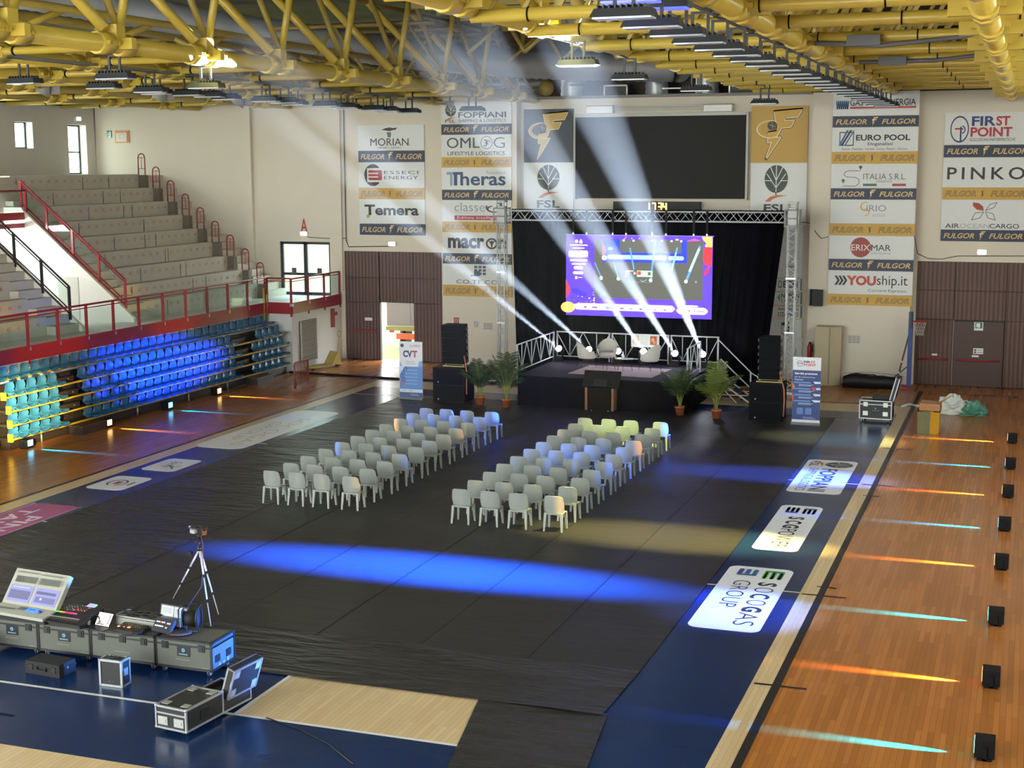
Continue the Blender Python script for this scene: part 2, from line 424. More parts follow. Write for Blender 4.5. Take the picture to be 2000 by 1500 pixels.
struct('wall_far', w, m_wall)
w = MB(); XL = -40.5
def lb(y0, y1, z0, z1): w.box(XL-.45, y0, z0, XL, y1, z1)
lb(-6, 47.5, 0, 8.5); lb(-6, 47.5, 10.8, 14.6); lb(47.5, 51.04, 0, WT+.1); lb(51.04, 52.2, 0, 9.18); lb(51.04, 52.2, 10.29, WT+.1)
lb(52.2, 54.63, 0, WT+.1); lb(54.63, 55.95, 0, 8.06); lb(54.63, 55.95, 10.25, WT+.1); lb(55.95, 57.05, 0, WT+.1); lb(47.5, 59, WT, 14.6)
struct('wall_left', w, m_wall2)
struct('wall_back', MB().box(-10, -6.4, 0, 8.4, -6, 14.6), m_wall2)  # unseen wall, cut short so daylight enters from the back left
w = MB().box(8, -6, 0, 8.4, 59, 8.6).box(8, -6, 10.9, 8.4, 59, 14.6).box(8, 46, 8.6, 8.4, 59, 10.9)  # unseen wall, its high gap added to throw daylight on the left side
struct('wall_right', w, m_wall2)
m_dframe = mat('dark_grey_aluminium', '#3b3d40', 0.4, 0.5)
m_glass = glass()
wf = MB()
for y0, y1, z0, z1 in ((51.04, 52.2, 9.18, 10.29), (54.63, 55.95, 8.06, 10.25)):
    for a in ((y0, y0+.07), (y1-.07, y1)): wf.box(XL-.42, a[0], z0, XL-.36, a[1], z1)
    for a in ((z0, z0+.07), (z1-.07, z1), ((z0+z1)/2-.15, (z0+z1)/2-.08)) if y0 > 53 else ((z0, z0+.05), (z1-.05, z1)): wf.box(XL-.42, y0, a[0], XL-.36, y1, a[1])
    n = 1 if y0 < 53 else 2
    o = wf.build('window_%d' % n, m_dframe); o['kind'] = 'structure'
    MB().box(XL-.40, y0+.05, z0+.05, XL-.385, y1-.05, z1-.05).build('pane', m_glass, o)
    wf = MB()
# mullions of a strip window added out of view to let daylight in
wf = MB()
for k in range(12): wf.box(XL-.42, -5.5+k*4.8, 8.5, XL-.3, -5.4+k*4.8, 10.8)
o = wf.build('window_3', m_dframe); o['kind'] = 'structure'
# glazed double door on the upper landing
d = MB(); x0, x1, z0, z1 = -31.15, -28.7, 2.75, 5.1
xm = (x0+x1)/2
d.box(x0, YW+.05, z0, x0+.14, YW+.15, z1); d.box(x1-.08, YW+.05, z0, x1, YW+.15, z1); d.box(xm-.09, YW+.05, z0, xm+.09, YW+.15, z1)
d.box(x0, YW+.05, z1-.12, x1, YW+.15, z1); d.box(x0, YW+.05, z0, x1, YW+.15, z0+.14); d.box(x0, YW+.06, 3.62, x1, YW+.14, 3.74)
do = struct('door_3', d, m_dframe)
MB().box(x0+.1, YW+.09, z0+.1, x1-.05, YW+.105, z1-.1).build('pane', m_glass, do)
for xx in (-30.6, -29.35): MB().box(xx, YW+.02, 3.66, xx+.22, YW+.05, 3.95).build('door_notice', ink('#4a463c'), do)

# brown folding doors
def ribbed(name, c, pitch):
    m = bpy.data.materials.new(name); m.use_nodes = True; nt = m.node_tree; b = nt.nodes['Principled BSDF']
    t = nt.nodes.new('ShaderNodeTexCoord'); wv = nt.nodes.new('ShaderNodeTexWave'); wv.wave_type = 'BANDS'; wv.bands_direction = 'X'
    wv.inputs['Scale'].default_value = 0.314/pitch*1.0; wv.inputs['Distortion'].default_value = 0.1
    rp = nt.nodes.new('ShaderNodeValToRGB'); cc = hx(c); rp.color_ramp.elements[0].color = (*[x*.55 for x in cc], 1); rp.color_ramp.elements[1].color = (*[x*1.1 for x in cc], 1)
    nt.links.new(t.outputs['Object'], wv.inputs['Vector']); nt.links.new(wv.outputs['Fac'], rp.inputs[0]); nt.links.new(rp.outputs[0], b.inputs['Base Color'])
    bp = nt.nodes.new('ShaderNodeBump'); bp.inputs['Strength'].default_value = 0.5; bp.inputs['Distance'].default_value = 0.02
    nt.links.new(wv.outputs['Fac'], bp.inputs['Height']); nt.links.new(bp.outputs[0], b.inputs['Normal']); b.inputs['Roughness'].default_value = 0.55
    return m
m_brown = ribbed('ribbed_brown_sheet', '#5c4138', 0.16)
m_brown2 = mat('plain_brown_sheet', '#46312b', 0.5)
m_red = mat('red_enamel', '#9e1622', 0.35)
m_white = mat('white_enamel', '#e4e4e0', 0.4)
m_dark = mat('dark_seam', '#2a1d1a', 0.6)
def zY(py, x=740): return AY(x, py, YW).z
cols = [-28.02, AY(740, 560, YW).x, AY(806, 560, YW).x, -23.2]
rows = [0.02, zY(591), zY(543), 4.73]
d = MB(); seam = MB()
for i in range(3):
    for j in range(3):
        if i == 1 and j == 0: continue
        d.box(cols[i]+.015, YW+.06+.02*(i % 2), rows[j]+.015, cols[i+1]-.015, YW+.14, rows[j+1]-.015)
d1 = struct('door_1', d, m_brown)
MB().box(-28.02, YW+.14, rows[1], -23.2, YW+.2, 4.73).box(-28.02, YW+.14, 0, cols[1], YW+.2, rows[1]).box(cols[2], YW+.14, 0, -23.2, YW+.2, rows[1]).build('backing', m_dark, d1)
MB().box(-28.02, YW+.13, 4.66, -23.2, YW+.3, 4.73).box(cols[1], YW+.12, rows[1], cols[2], YW+.2, rows[1]+.06).box(cols[1]-.04, YW+.02, 0, cols[1]+.02, YW+.2, rows[1]).build('frame', m_dark, d1)
MB().tube((-27.85, YW-.02, 1.28), (cols[1]-.1, YW-.02, 1.28), .03).build('push_bar', m_red, d1)
MB().box(-27.1, YW+.03, 1.72, -26.75, YW+.055, 1.85).build('door_notice', m_white, d1)
rc = [-3.95, -2.55, -0.72, .5, 2.0, 3.5]
rz = [0.02, AY(1830, 624, YW).z, AY(1830, 567, YW).z, 4.73]
d = MB()
for i in range(5):
    for j in range(3):
        if i == 1 and j == 0: continue
        d.box(rc[i]+.012, YW+.07, rz[j]+.012, rc[i+1]-.012, YW+.14, rz[j+1]-.012)
d2 = struct('door_2', d, m_brown)
MB().box(rc[0], YW+.14, 0, rc[5], YW+.3, 4.73).build('backing', m_dark, d2)
MB().box(rc[1]+.03, YW+.04, .02, rc[2]-.02, YW+.12, rz[1]-.05).build('door_leaf', m_brown2, d2)
MB().box(rc[1]-.015, YW+.03, .02, rc[1]+.015, YW+.1, rz[1]).build('jamb', mat('grey_strip', '#8b8680', .5), d2)
MB().tube((-3.8, YW-.02, 1.02), (-2.7, YW-.02, 1.02), .03).tube((-2.4, YW-.02, 1.02), (-.85, YW-.02, 1.02), .03).build('push_bar', m_red, d2)
MB().box(-3.3, YW+.02, 1.15, -3.1, YW+.06, 1.22).box(-1.85, YW+.01, 1.15, -1.6, YW+.035, 1.22).build('door_plate', m_white, d2)
def sign_plate(parent, name, x0, x1, z0, z1, y, els, c='#dfe3e0'):
    o = MB().box(x0, y, z0, x1, y+.02, z1).build(name, ink(c), parent)
    f = Face((x0, y, z1), (1, 0, 0), (0, 0, -1), x1-x0, z1-z0).draw(els, 'pictogram'); f.finish(parent if parent else o); return o
a, b = AY(1903, 629, YW), AY(1920, 646, YW)
sign_plate(d2, 'exit_sign', a.x, b.x, b.z, a.z, YW+.01, [('r', .12, .05, .9, .72, '#2f6f57'), ('r', .36, .15, .66, .66, '#e8efe9'), ('p', [(.25,.15),(.4,.15),(.3,.6),(.2,.6)], '#e8efe9')])
a, b = AY(1901, 680, YW), AY(1920, 692, YW)
sign_plate(d2, 'notice', a.x, b.x, b.z, a.z, YW+.01, [('r', .1, .15, .3, .45, '#555'), ('r', .1, .55, .3, .85, '#444444'), ('l', [(.4,.3),(.92,.3)], .08, '#666666'), ('l', [(.4,.7),(.92,.7)], .08, '#666666')] if False else [('r', .1, .15, .3, .45, '#555555'), ('r', .1, .55, .3, .85, '#444444'), ('l', [(.4,.3),(.92,.3)], .08, '#666666'), ('l', [(.4,.7),(.92,.7)], .08, '#666666')])

# ledge, dark trim along the wall top, plant space above the middle of the far wall
m_black = mat('black_trim', '#0f0f11', 0.6, spec=.2)
t = MB().box(-40.5, YW-.15, WT, -23.2, YW+.5, WT+.22).box(-23.2, YP-.1, WT, -19.9, YW+.5, WT+.22).box(-8, YP-.1, WT, 8, YW+.5, WT+.25).box(XL, 40, WT, XL+.25, YW, WT+.22)
struct('trim_1', t, m_black)
t = MB().box(-20.3, YW-.25, WT-.03, -7.9, YW+.45, WT+.07)
struct('trim_2', t, mat('grey_concrete_ledge', '#8c8a85', .8))
t = MB().box(-41, 60.6, 0, 8.4, 60.9, 14.2)
struct('wall_upper', MB().box(-41, 58.8, WT-.05, 8.4, 59.0, 14.7), mat('brown_fibre_board', '#4c3d34', .8))
struct('trim_3', MB().box(-20.3, YW+.4, WT-.3, 8, 58.85, WT-.1), m_black)

# ------------------------------------------------------------------ grandstand
m_conc = mat('grey_concrete', '#c6bfb2', 0.75, var=0.13, scale=1.3, bump=0.1)
m_conc2 = mat('brown_grey_concrete', '#6d6459', 0.75, var=0.15, scale=1.3)
DK = 2.75
def nx(k): return -37+.72*k
def nz(k): return 8.0-.584*k
def profile(y0, y1, k0=0, k1=8, xback=-40.5, mb=None, bottom=2.6):
    pts = [(xback, nz(k0))]
    for k in range(k0, k1+1):
        pts.append((nx(k), nz(k)))
        pts.append((nx(k), nz(k+1) if k < k1 else (DK if k1 == 8 else bottom)))
    pts.append((xback, pts[-1][1]))
    mb.prism([(x, y0, z) for x, z in pts], (0, y1-y0, 0))
g = MB()
Y1, Y2 = 41.8, 44.9
profile(22, Y1, mb=g); profile(Y2, 55.0, mb=g); profile(Y1, Y2, 0, 1, mb=g, bottom=6.15)
profile(55.0, YW, mb=g)
for k in range(0, 9):
    z1 = nz(k+1) if k < 8 else DK
    for ya, yb in ((55.0, YW-.02), (Y1-1.35, Y1-.05), (Y2+.05, Y2+1.25)):
        g.box(nx(k), ya, z1-.02, nx(k)+.36, yb, z1+.29)
    g.box(nx(k)-.1, 54.72, z1-.02, nx(k)+.32, 55.0, nz(k)+.02, 1)
    for ya, yb in ((22.3, Y1-1.35), (Y2+1.25, 54.7)):
        g.box(nx(k)-.45, ya, nz(k)-.01, nx(k)+.015, yb, nz(k)+.055, 0)
gs = struct('grandstand', g, [m_conc, m_conc2])
tag(gs, 'stepped grey concrete grandstand rising behind the blue seats', 'grandstand')
# joints and seat numbers printed on the risers
nm = MB(); jt = MB()
for k in range(0, 9):
    z1 = nz(k+1) if k < 8 else DK
    zt = nz(k)-.08
    ys = [y for y in [Y2+1.5+.5*i for i in range(17)] if y < 54.5] + [Y1-1.9-.5*i for i in range(10)]
    for i, y in enumerate(ys):
        vs, fs = text_polys(str(62-i) if k else str(44-i), 0.0)
        X = nx(k)+.02
        nm.add([(X, y+a*.17, zt-.17+b*.13) for a, b in vs], fs)
    for y in (Y2+1.6+.42*((k*3) % 7), Y2+5.8+.35*(k % 4), 52.5-.25*k): jt.box(nx(k)+.012, y, z1, nx(k)+.018, y+.03, nz(k)-.03)
nm.build('seat_numbers', ink('#b06a62'), gs)['kind'] = 'stuff'
jt.build('joints', mat('dark_joint', '#5c554c', .8), gs)
# landing deck
m_deckw = mat('white_painted_concrete', '#d2d2d0', 0.7, var=.05, scale=.8)
dk = MB().box(-31.3, 22, 2.55, -29.3, 52.1, DK).box(-31.3, 52.1, 2.55, -28.2, YW, DK).box(-32, 52.1, 0, -28.2, YW, 2.56)
dk.box(-29.5, 22, 0, -29.3, 52.1, 2.56)
dk.box(-35.4, Y1, 2.5, -31.2, Y2, DK-.06)
dko = struct('wall_landing', dk, m_deckw)
# gangway walls
v = MB()
def sideline(y, th):
    pts = [(-38.5, DK-.1), (-30.75, DK-.1), (-30.75, 2.9), (-35.45, nz(0)-.811*(-35.45+37)+.08), (-35.45, 6.9), (-38.5, 6.9)]
    v.prism([(x, y, z) for x, z in pts], (0, th, 0))
sideline(Y2-.08, .14); sideline(Y1-.06, .14)
v.box(-38.6, Y1, DK-.1, -38.5, Y2, 6.6)
v.box(-38.5, Y1, DK-.1, -35.3, Y2, DK)
gw = struct('wall_gangway', v, mat('pale_cream_paint', '#e3e0d6', .7, var=.03))
MB().box(-34.0, Y2-.10, DK, -33.1, Y2-.085, DK+1.6).build('door_panel', mat('pale_grey_door', '#c9c8bd', .5), gw)
gl = bpy.data.lights.new('gangway_fill', 'AREA'); gl.shape = 'RECTANGLE'; gl.size = 2.0; gl.size_y = .3; gl.energy = GANGWAY; gl.color = (.93, .97, 1)  # added fill lamp that brightens the gangway wall, no fixture there
glo = bpy.data.objects.new('gangway_fill', gl); COL.objects.link(glo); glo.location = (-36.6, Y1+.4, 6.0); glo.rotation_euler = (radians(55), 0, 0)

# ------------------------------------------------------------------ outside
m_grass = mat('sunlit_grass', '#69733a', 0.9, var=0.2, scale=.4)
struct('ground_outside', MB().poly([(-80, 57.1, -.05), (60, 57.1, -.05), (60, 160, -.05), (-80, 160, -.05)]).poly([(-120, -20, 5.5), (-41.2, -20, 5.5), (-41.2, 57, 5.5), (-120, 57, 5.5)], 1), [m_grass, mat('pale_paving', '#c8c8c0', .9)])
struct('bank_outside', MB().prism([(-80, 100, -.1), (-80, 130, -.1), (-80, 130, 2.6)], (140, 0, 0)), m_grass)
struct('track_outside', MB().box(-80, 84, -.04, 60, 88, .0), mat('pale_gravel', '#77756c', .9))
# ------------------------------------------------------------------ sponsor boards on the far wall
WHT = '#d6d8d6'
def column(pxl, pxr, ymid, ys, Y, items, where, group):
    X0 = AY(pxl, ymid, Y).x; X1 = AY(pxr, ymid, Y).x; xm = (pxl+pxr)/2
    zs = [AY(xm, y, Y).z for y in ys]
    nd = ng = 0
    for i, it in enumerate(items):
        z1, z0 = zs[i]-.008, zs[i+1]+.008
        pos = 'top one' if i == 0 else ('bottom one' if i == len(items)-1 else nth(i)+' down')
        if it in ('D', 'G'):
            e, em, c = fan(it == 'D')
            lab = ('narrow navy club banner with gold italics, ' if it == 'D' else 'narrow gold club banner with outlined italics, ')+pos+' '+where
            board('club_banner', lab, 'banner', X0, X1, z0, z1, Y-.06, c, e, 'club banners between the sponsor boards', extra=em)
        else:
            desc, els, em = it
            board('sponsor_board', desc.replace('sponsor board', 'board')+', '+pos+' '+where, 'sponsor board', X0, X1, z0, z1, Y-.06, WHT, els, group, extra=em)
K = '#26262a'
morian = ('white sponsor board with a brown-grey winged emblem', [('t', 'MORIAN', .19, .52, .77, .82, '#3a332f', {'b': .012}), ('t', 'S.R.L.', .78, .76, .80, .82, K), ('t', 'IMPORT | EXPORT', .30, .87, .66, .95, '#3a332f', {'b': .01})],
    [('p', [(.36,.20),(.42,.12),(.49,.09),(.53,.12),(.60,.10),(.58,.18),(.52,.21),(.49,.24),(.44,.22),(.40,.20)], '#3c3430'), ('p', [(.44,.28),(.51,.28),(.50,.49),(.46,.49)], '#6b6b73')])
esseci = ('white sponsor board with a red and black round E emblem', [('t', 'ESSECI', .39, .33, .91, .46, '#3d4654', {'sp': 1.15}), ('t', 'ENERGY', .39, .53, .91, .67, '#3d4654', {'sp': 1.1})],
    [('e', .22, .5, .135, .44, '#2a2426'), ('r', .13, .22, .40, .78, WHT), ('r', .15, .3, .36, .7, '#a03038', .02), ('r', .14, .40, .30, .46, '#dcd2d0'), ('r', .14, .54, .30, .60, '#dcd2d0')])
temera = ('white sponsor board with heavy black rounded lettering and a green dot', [('t', 'Temera', .08, .22, .91, .66, '#1d1f20', {'b': .03})], [('e', .135, .70, .03, .075, '#9ba43c')])
column(702, 830, 350, [244, 294, 317, 367, 389, 437, 459.5], YW, [morian, 'D', esseci, 'G', temera, 'D'], 'above left door', 'sponsor boards above the left brown door')
fopp = ('white sponsor board with a small tree emblem and two text lines', [('t', 'FOPPIANI', .25, .46, .93, .73, '#34373c', {'b': .015}), ('t', 'SHIPPING & LOGISTICS', .25, .79, .93, .93, '#4a4d52'), ('t', 'FSL', .06, .80, .21, .95, '#34373c')], sub(tree(bgc=WHT), .04, .06, .24, .84))
omlog = ('white sponsor board with thin grey lettering and a ringed swirl', [('t', 'OML', .08, .12, .55, .60, '#3c4650', {'b': -.015}), ('t', 'G', .75, .12, .91, .60, '#3c4650', {'b': -.015}), ('t', 'LIFESTYLE LOGISTICS', .09, .76, .91, .93, '#2e343c', {'b': .005})],
    [('o', .65, .36, .085, .29, .08, '#3c4650'), ('t', '3', .61, .22, .66, .52, '#3c4650'), ('o', .68, .36, .025, .08, .3, '#3c4650', 90, 380), ('o', .675, .2, .02, .06, .3, '#3c4650', 0, 180)])
theras = ('white sponsor board with large dark blue lettering', [('t', 'heras', .27, .20, .92, .82, '#24436b', {'b': .02}), ('t', 'Foundation', .65, .15, .92, .30, '#8b8f93')], [('p', [(.07,.20),(.155,.20),(.155,.82),(.12,.82),(.12,.32),(.07,.32)], '#7b9ab0'), ('p', [(.16,.2),(.27,.2),(.27,.32),(.225,.32),(.225,.82),(.175,.82),(.175,.32),(.16,.32)], '#24436b')])
classe = ('white sponsor board with grey script and a red strip', [('t', 'classe', .18, .10, .62, .52, '#8b8d90', {'b': -.005}), ('t', 'COSTRUZIONI & RECUPERI', .18, .56, .62, .63, '#a0a2a4'), ('r', .18, .72, .93, .93, '#a8263a'), ('t', 'Edilizia intelligente', .22, .75, .90, .91, '#e6d8d8')], [('o', .75, .32, .12, .26, .2, '#34383c', -60, 200), ('o', .76, .4, .12, .17, .28, '#34383c', -20, 250), ('r', .84, .1, .868, .55, '#34383c')])
macron = ('white sponsor board with very heavy black lowercase lettering', [('t', 'macr', .08, .25, .61, .77, K, {'b': .04}), ('t', 'n', .81, .28, .92, .77, K, {'b': .04})], [('o', .715, .52, .085, .27, .3, K), ('p', [(.655,.32),(.70,.55),(.715,.78),(.73,.55),(.775,.32),(.735,.42),(.715,.36),(.695,.42)], K)])
coteco = ('white sponsor board with a grid of small squares and a mug', [('t', 'CO.TE.CO', .20, .74, .80, .93, '#3a4148', {'sp': 1.05})], [('r', .46+.062*i, .06+.16*j, .505+.062*i, .18+.16*j, '#46525c') for i in range(3) for j in range(3)]+[('r', .455, .30, .545, .56, '#3f5770', .015), ('l', [(.41,.54),(.47,.50)], .05, '#3f5770')])
column(864.5, 1000, 390, [198.6, 242, 263, 306.5, 327, 370.5, 391, 433, 454, 495, 516, 557.5, 579.5], YP, [fopp, 'D', omlog, 'G', theras, 'D', classe, 'G', macron, 'D', coteco, 'G'], 'left of stage', 'sponsor boards left of the stage')
gas = ('white sponsor board with blue zigzag flames and a red underline', [('t', 'GAS SALES ENERGIA', .20, .34, .96, .60, '#2a2c34', {'b': .008}), ('r', .20, .64, .965, .72, '#b3413f')], [('l', [(.04+.024*i,.40),(.05+.024*i,.72),(.062+.024*i,.40)], .05, '#2f5f8d') for i in range(6)])
euro = ('white sponsor board with slanted blue and black stripes in a square', [('t', 'EURO POOL', .28, .30, .91, .55, '#23262c', {'b': .03}), ('t', 'Doganalisti', .42, .62, .71, .79, '#2e3338', {'b': .01}), ('t', 'Parma - Piacenza - Verona - Lucca - Pesaro - Ancona', .12, .85, .88, .94, '#3a3f44')],
    [('r', .085, .18, .255, .76, '#23262c'), ('r', .095, .22, .245, .72, WHT), ('p', [(.10,.76),(.21,.10),(.235,.10),(.125,.76)], '#23262c'), ('p', [(.14,.76),(.25,.10),(.262,.12),(.16,.76)], '#3a6293'), ('p', [(.075,.76),(.17,.10),(.195,.10),(.10,.76)], '#3a6293')])
ital = ('white sponsor board with a thin S route line and map pins', [('t', 'ITALIA S.R.L.', .38, .40, .88, .64, '#3d4a4c', {'b': -.008}), ('t', 'LOGISTICA', .53, .68, .72, .77, '#5a6466'), ('r', .38, .82, .54, .92, '#3f7157'), ('r', .72, .82, .88, .92, '#a2303c')],
    [('l', [(.34,.28),(.20,.28),(.16,.34),(.15,.46),(.19,.54),(.29,.56),(.33,.64),(.33,.82),(.29,.92),(.14,.92)], .022, '#2f4a44'), ('e', .345, .12, .02, .055, '#2c5a48'), ('p', [(.33,.14),(.36,.14),(.345,.26)], '#2c5a48'), ('e', .145, .68, .018, .05, '#2c5a48'), ('p', [(.13,.70),(.16,.70),(.145,.82)], '#2c5a48')])
sirio = ('white sponsor board with grey lettering after a gold brush S', [('t', 'IRIO', .43, .22, .66, .48, '#8a8c98'), ('l', [(.50,.62),(.65,.62)], .015, '#9a9ca4'), ('l', [(.50,.68),(.65,.68)], .012, '#9a9ca4')], [('o', .42, .28, .065, .2, .35, '#c9a64a', 90, 300, .15), ('o', .41, .52, .055, .16, .3, '#c9a64a', -90, 90, .15)])
erix = ('white sponsor board with a big red disc', [('t', 'ERIX', .265, .38, .485, .64, '#e8dcd8', {'b': .005}), ('t', 'MAR', .50, .38, .73, .64, '#2c2c30', {'b': .005}), ('t', 'Cables Engineering', .50, .70, .73, .80, '#8a8c90')], [('e', .375, .5, .122, .43, '#963a36')])
you = ('white sponsor board with black chevrons and red block letters', [('t', 'YOU', .22, .20, .57, .62, '#b4432f', {'b': .045}), ('t', 'ship.it', .58, .17, .94, .72, '#2a2c30'), ('t', 'Corriere Espresso', .48, .76, .93, .92, '#4a4d50')], [('p', [(.075+.045*i,.22),(.105+.045*i,.22),(.14+.045*i,.42),(.105+.045*i,.62),(.075+.045*i,.62),(.11+.045*i,.42)], '#232427') for i in range(3)])
column(1622.5, 1789, 390, [177, 226, 248.5, 296, 320, 367.5, 390, 437, 460, 506.5, 529, 575.5, 597], YP, [gas, 'D', euro, 'G', ital, 'D', sirio, 'G', erix, 'D', you, 'G'], 'right of stage', 'sponsor boards right of the stage')
first = ('white sponsor board with a blue ring emblem and blue-red lettering', [('t', 'FIRST', .315, .12, .76, .42, '#2a3f73', {'b': .03}), ('t', 'ST', .60, .12, .76, .42, '#b02c36', {'b': .03}), ('t', 'POINT', .305, .46, .79, .76, '#b02c36', {'b': .03}), ('t', 'SOLUZIONI INFORMATICHE', .30, .80, .83, .90, '#5a6478')], [('o', .175, .52, .11, .42, .12, '#23345f'), ('r', .12, .48, .22, .53, '#b02c36'), ('l', [(.19,.45),(.19,.88)], .05, '#23345f'), ('o', .205, .53, .04, .13, .3, '#23345f', -90, 90)])
first[1][0] = ('t', 'FIR', .315, .12, .595, .42, '#2a3f73', {'b': .03})
pinko = ('white sponsor board with widely spaced plain black capitals', [('t', 'PINKO', .05, .32, .96, .74, '#222222', {'b': .012, 'sp': 1.35})], [])
air = ('white sponsor board with a butterfly of four petals', [('t', 'AIR', .05, .80, .22, .95, '#3a3c40', {'b': .01}), ('t', 'OCEAN', .225, .80, .57, .95, '#a5a8ab', {'b': .0}), ('t', 'CARGO', .575, .80, .92, .95, '#3a3c40', {'b': .01})],
    [('p', [(.50,.36),(.42,.33),(.37,.20),(.37,.08),(.44,.11),(.49,.22)], '#a4452f'), ('l', [(.52,.36),(.57,.15),(.65,.08),(.62,.25),(.52,.36)], .02, '#5a5d60'), ('l', [(.50,.40),(.40,.44),(.36,.68),(.46,.60),(.50,.40)], .02, '#5a5d60'), ('l', [(.52,.40),(.61,.46),(.64,.68),(.55,.60),(.52,.40)], .02, '#5a5d60')])
column(1842, 2009, 340, [219, 282.5, 307.5, 366, 390, 449, 472], YW, [first, 'D', pinko, 'G', air, 'D'], 'above right door', 'sponsor boards above the right brown door')

# large club squares and tree boards either side of the dark screen
def rect(px0, py0, px1, py1, Y):
    a, b = AY(px0, py0, Y), AY(px1, py1, Y); return a.x, b.x, b.z, a.z
def bigbolt(dark):
    return bolt_emblem('#c2a04f' if dark else '#c49a3a', '#e6d9b0' if dark else '#f0e8d0', '#33353a', '#1a2233' if dark else '#23262e')
board('club_square', 'dark navy square panel with gold lightning emblem, left of the dark screen', 'panel', *rect(1024, 214, 1120.5, 317, YW), YW-.06, '#2a3140', None, 'square club panels', extra=sub(bigbolt(True), .08, .04, .95, .96))
board('club_square', 'golden yellow square panel with dark-edged lightning emblem, right of the dark screen', 'panel', *rect(1468.5, 208, 1577, 317.5, YW), YW-.06, '#b8923a', None, 'square club panels', extra=sub(bigbolt(False), .08, .04, .95, .96))
board('tree_board', 'white board with round dark tree emblem under the navy square', 'sponsor board', *rect(1024, 318.5, 1120.5, 432, YW), YW-.06, WHT, [('t', 'FSL', .27, .64, .73, .77, '#34393c', {'b': .02}), ('t', 'FOPPIANI', .27, .79, .73, .86, '#6a5a50')], 'tree emblem boards', extra=sub(tree(bgc=WHT), .22, .03, .78, .60))
board('tree_board', 'white board with round dark tree emblem under the yellow square', 'sponsor board', *rect(1467, 319, 1574, 440, YW), YW-.06, WHT, [('t', 'FSL', .25, .66, .68, .79, '#34393c', {'b': .02}), ('t', 'FOPPIANI', .25, .82, .70, .89, '#6a5a50')], 'tree emblem boards', extra=sub(tree(bgc=WHT), .20, .03, .72, .62))
low = [(441, 541, 'blank white panel with small blue capitals high behind the right truss tower', []), (542.5, 567, 'white outlined board with a blue word, highest of the small boards by the right tower', [('t', 'ECPI', .55, .2, .9, .8, '#3a4a63', {'b': .02}), ('o', .47, .5, .05, .32, .3, '#3a4a63')]),
       (568.5, 594, 'white outlined board with a green wedge behind the right truss tower', [('t', 'NIPPON', .50, .12, .94, .5, '#2e3c4a', {'b': .02}), ('t', 'EXPRESS', .50, .56, .94, .9, '#7a828a'), ('p', [(.40,.5),(.47,.15),(.47,.85)], '#6a9a3a')]),
       (595.5, 621, 'white outlined board with two dark text lines behind the right truss tower', [('t', 'Autotrasporti', .42, .12, .92, .46, '#34383c', {'b': .01}), ('t', 'EZZA MARGI', .42, .56, .92, .9, '#34383c', {'b': .015})]),
       (622.5, 660, 'white board with a crowned red and white shield behind the right truss tower', [('p', [(.50,.12),(.53,.2),(.56,.10),(.59,.2),(.62,.10),(.65,.2),(.68,.10),(.70,.32),(.50,.32)], '#2c2e30'), ('p', [(.50,.36),(.70,.36),(.70,.75),(.60,.95),(.50,.75)], '#2c2e30'), ('p', [(.51,.38),(.60,.38),(.60,.90),(.51,.72)], '#d8d4cc'), ('p', [(.60,.38),(.69,.38),(.69,.72),(.60,.90)], '#8c2f34')]),
       (662, 712, 'white board with dark blue capitals low behind the right truss tower', [('t', 'SICURA', .48, .35, .86, .62, '#2f4560', {'b': .03}), ('t', 'EVENTI', .48, .68, .80, .86, '#2f4560')])]
for y0, y1, lab, els in low:
    X0, X1, Z0, Z1 = rect(1487, y0, 1566, y1, YW)
    if els and 'low behind' in lab: els = [('t', 'S', .48, .35, .54, .62, '#2f4560', {'b': .03}), ('t', 'U', .80, .35, .86, .62, '#2f4560', {'b': .03})]
    if 'blank' in lab: els = [('l', [(.62,.80),(.86,.80)], .015, '#3f4b60'), ('t', 'F', .66, .55, .70, .68, '#3f4b60')]; lab = 'tall white board with small blue marks high behind the right truss tower'
    fr = [('r', .0, .0, 1, .03, '#4a5058'), ('r', .97, 0, 1, 1, '#4a5058')] if 'outlined' in lab else []
    board('sponsor_board', lab, 'sponsor board', X0, X1, Z0, Z1, YW-.06, WHT, els+fr, 'small boards behind the right truss tower')

# big dark screen with its frame, roller boxes and the lit clock
X0, X1, Z0, Z1 = rect(1128, 230, 1457, 388, YW)
sc = MB().box(X0, YW-.30, Z0, X1, YW-.05, Z1).build('projection_screen', mat('matt_black_screen', '#1d1d1c', .85)); tag(sc, 'large switched-off black screen high on the far wall', 'screen')
MB().box(X0-.08, YW-.28, Z0-.05, X0-.005, YW, Z1+.12).box(X1+.005, YW-.28, Z0-.05, X1+.08, YW, Z1+.12).box(X0, YW-.32, Z1+.005, X1, YW, Z1+.13).build('frame', mat('pale_grey_frame', '#b9b7ae', .5), sc)
xa, xb, za, zb = rect(1202, 214, 1378, 222, YW)
MB().box(xa, YW-.2, Z1+.25, xb, YW, Z1+.34).box(xa, YW-.18, Z1+.36, xb, YW, Z1+.43).build('top_rail', mat('pale_grey_frame', '#b9b7ae'), sc)
for q, (p0, p1, s) in enumerate(((1151, 1201, 'left'), (1379, 1433, 'right'))):
    xa, xb, za, zb = rect(p0, 209 - q*3, p1, 224-q*3, YW)
    za = max(za, Z1+.15); o = MB().box(xa, YW-.4, za, xb, YW-.01, zb).build('housing_box', m_white); tag(o, 'white box housing above the %s end of the black screen' % s, 'housing', 'white housings above the screen')
    MB().box(xa-.02, YW-.42, zb, xb+.02, YW-.01, zb+.03).build('cover', mat('grey_lid', '#8f8d86', .5), o)
xa, xb, za, zb = rect(1202, 393, 1371, 418, YW)
ck = MB().box(xa, YW-.34, za, xb, YW-.1, zb).build('clock_board', mat('black_clock_case', '#161615', .6)); tag(ck, 'black clock board with glowing orange digits under the large screen', 'clock')
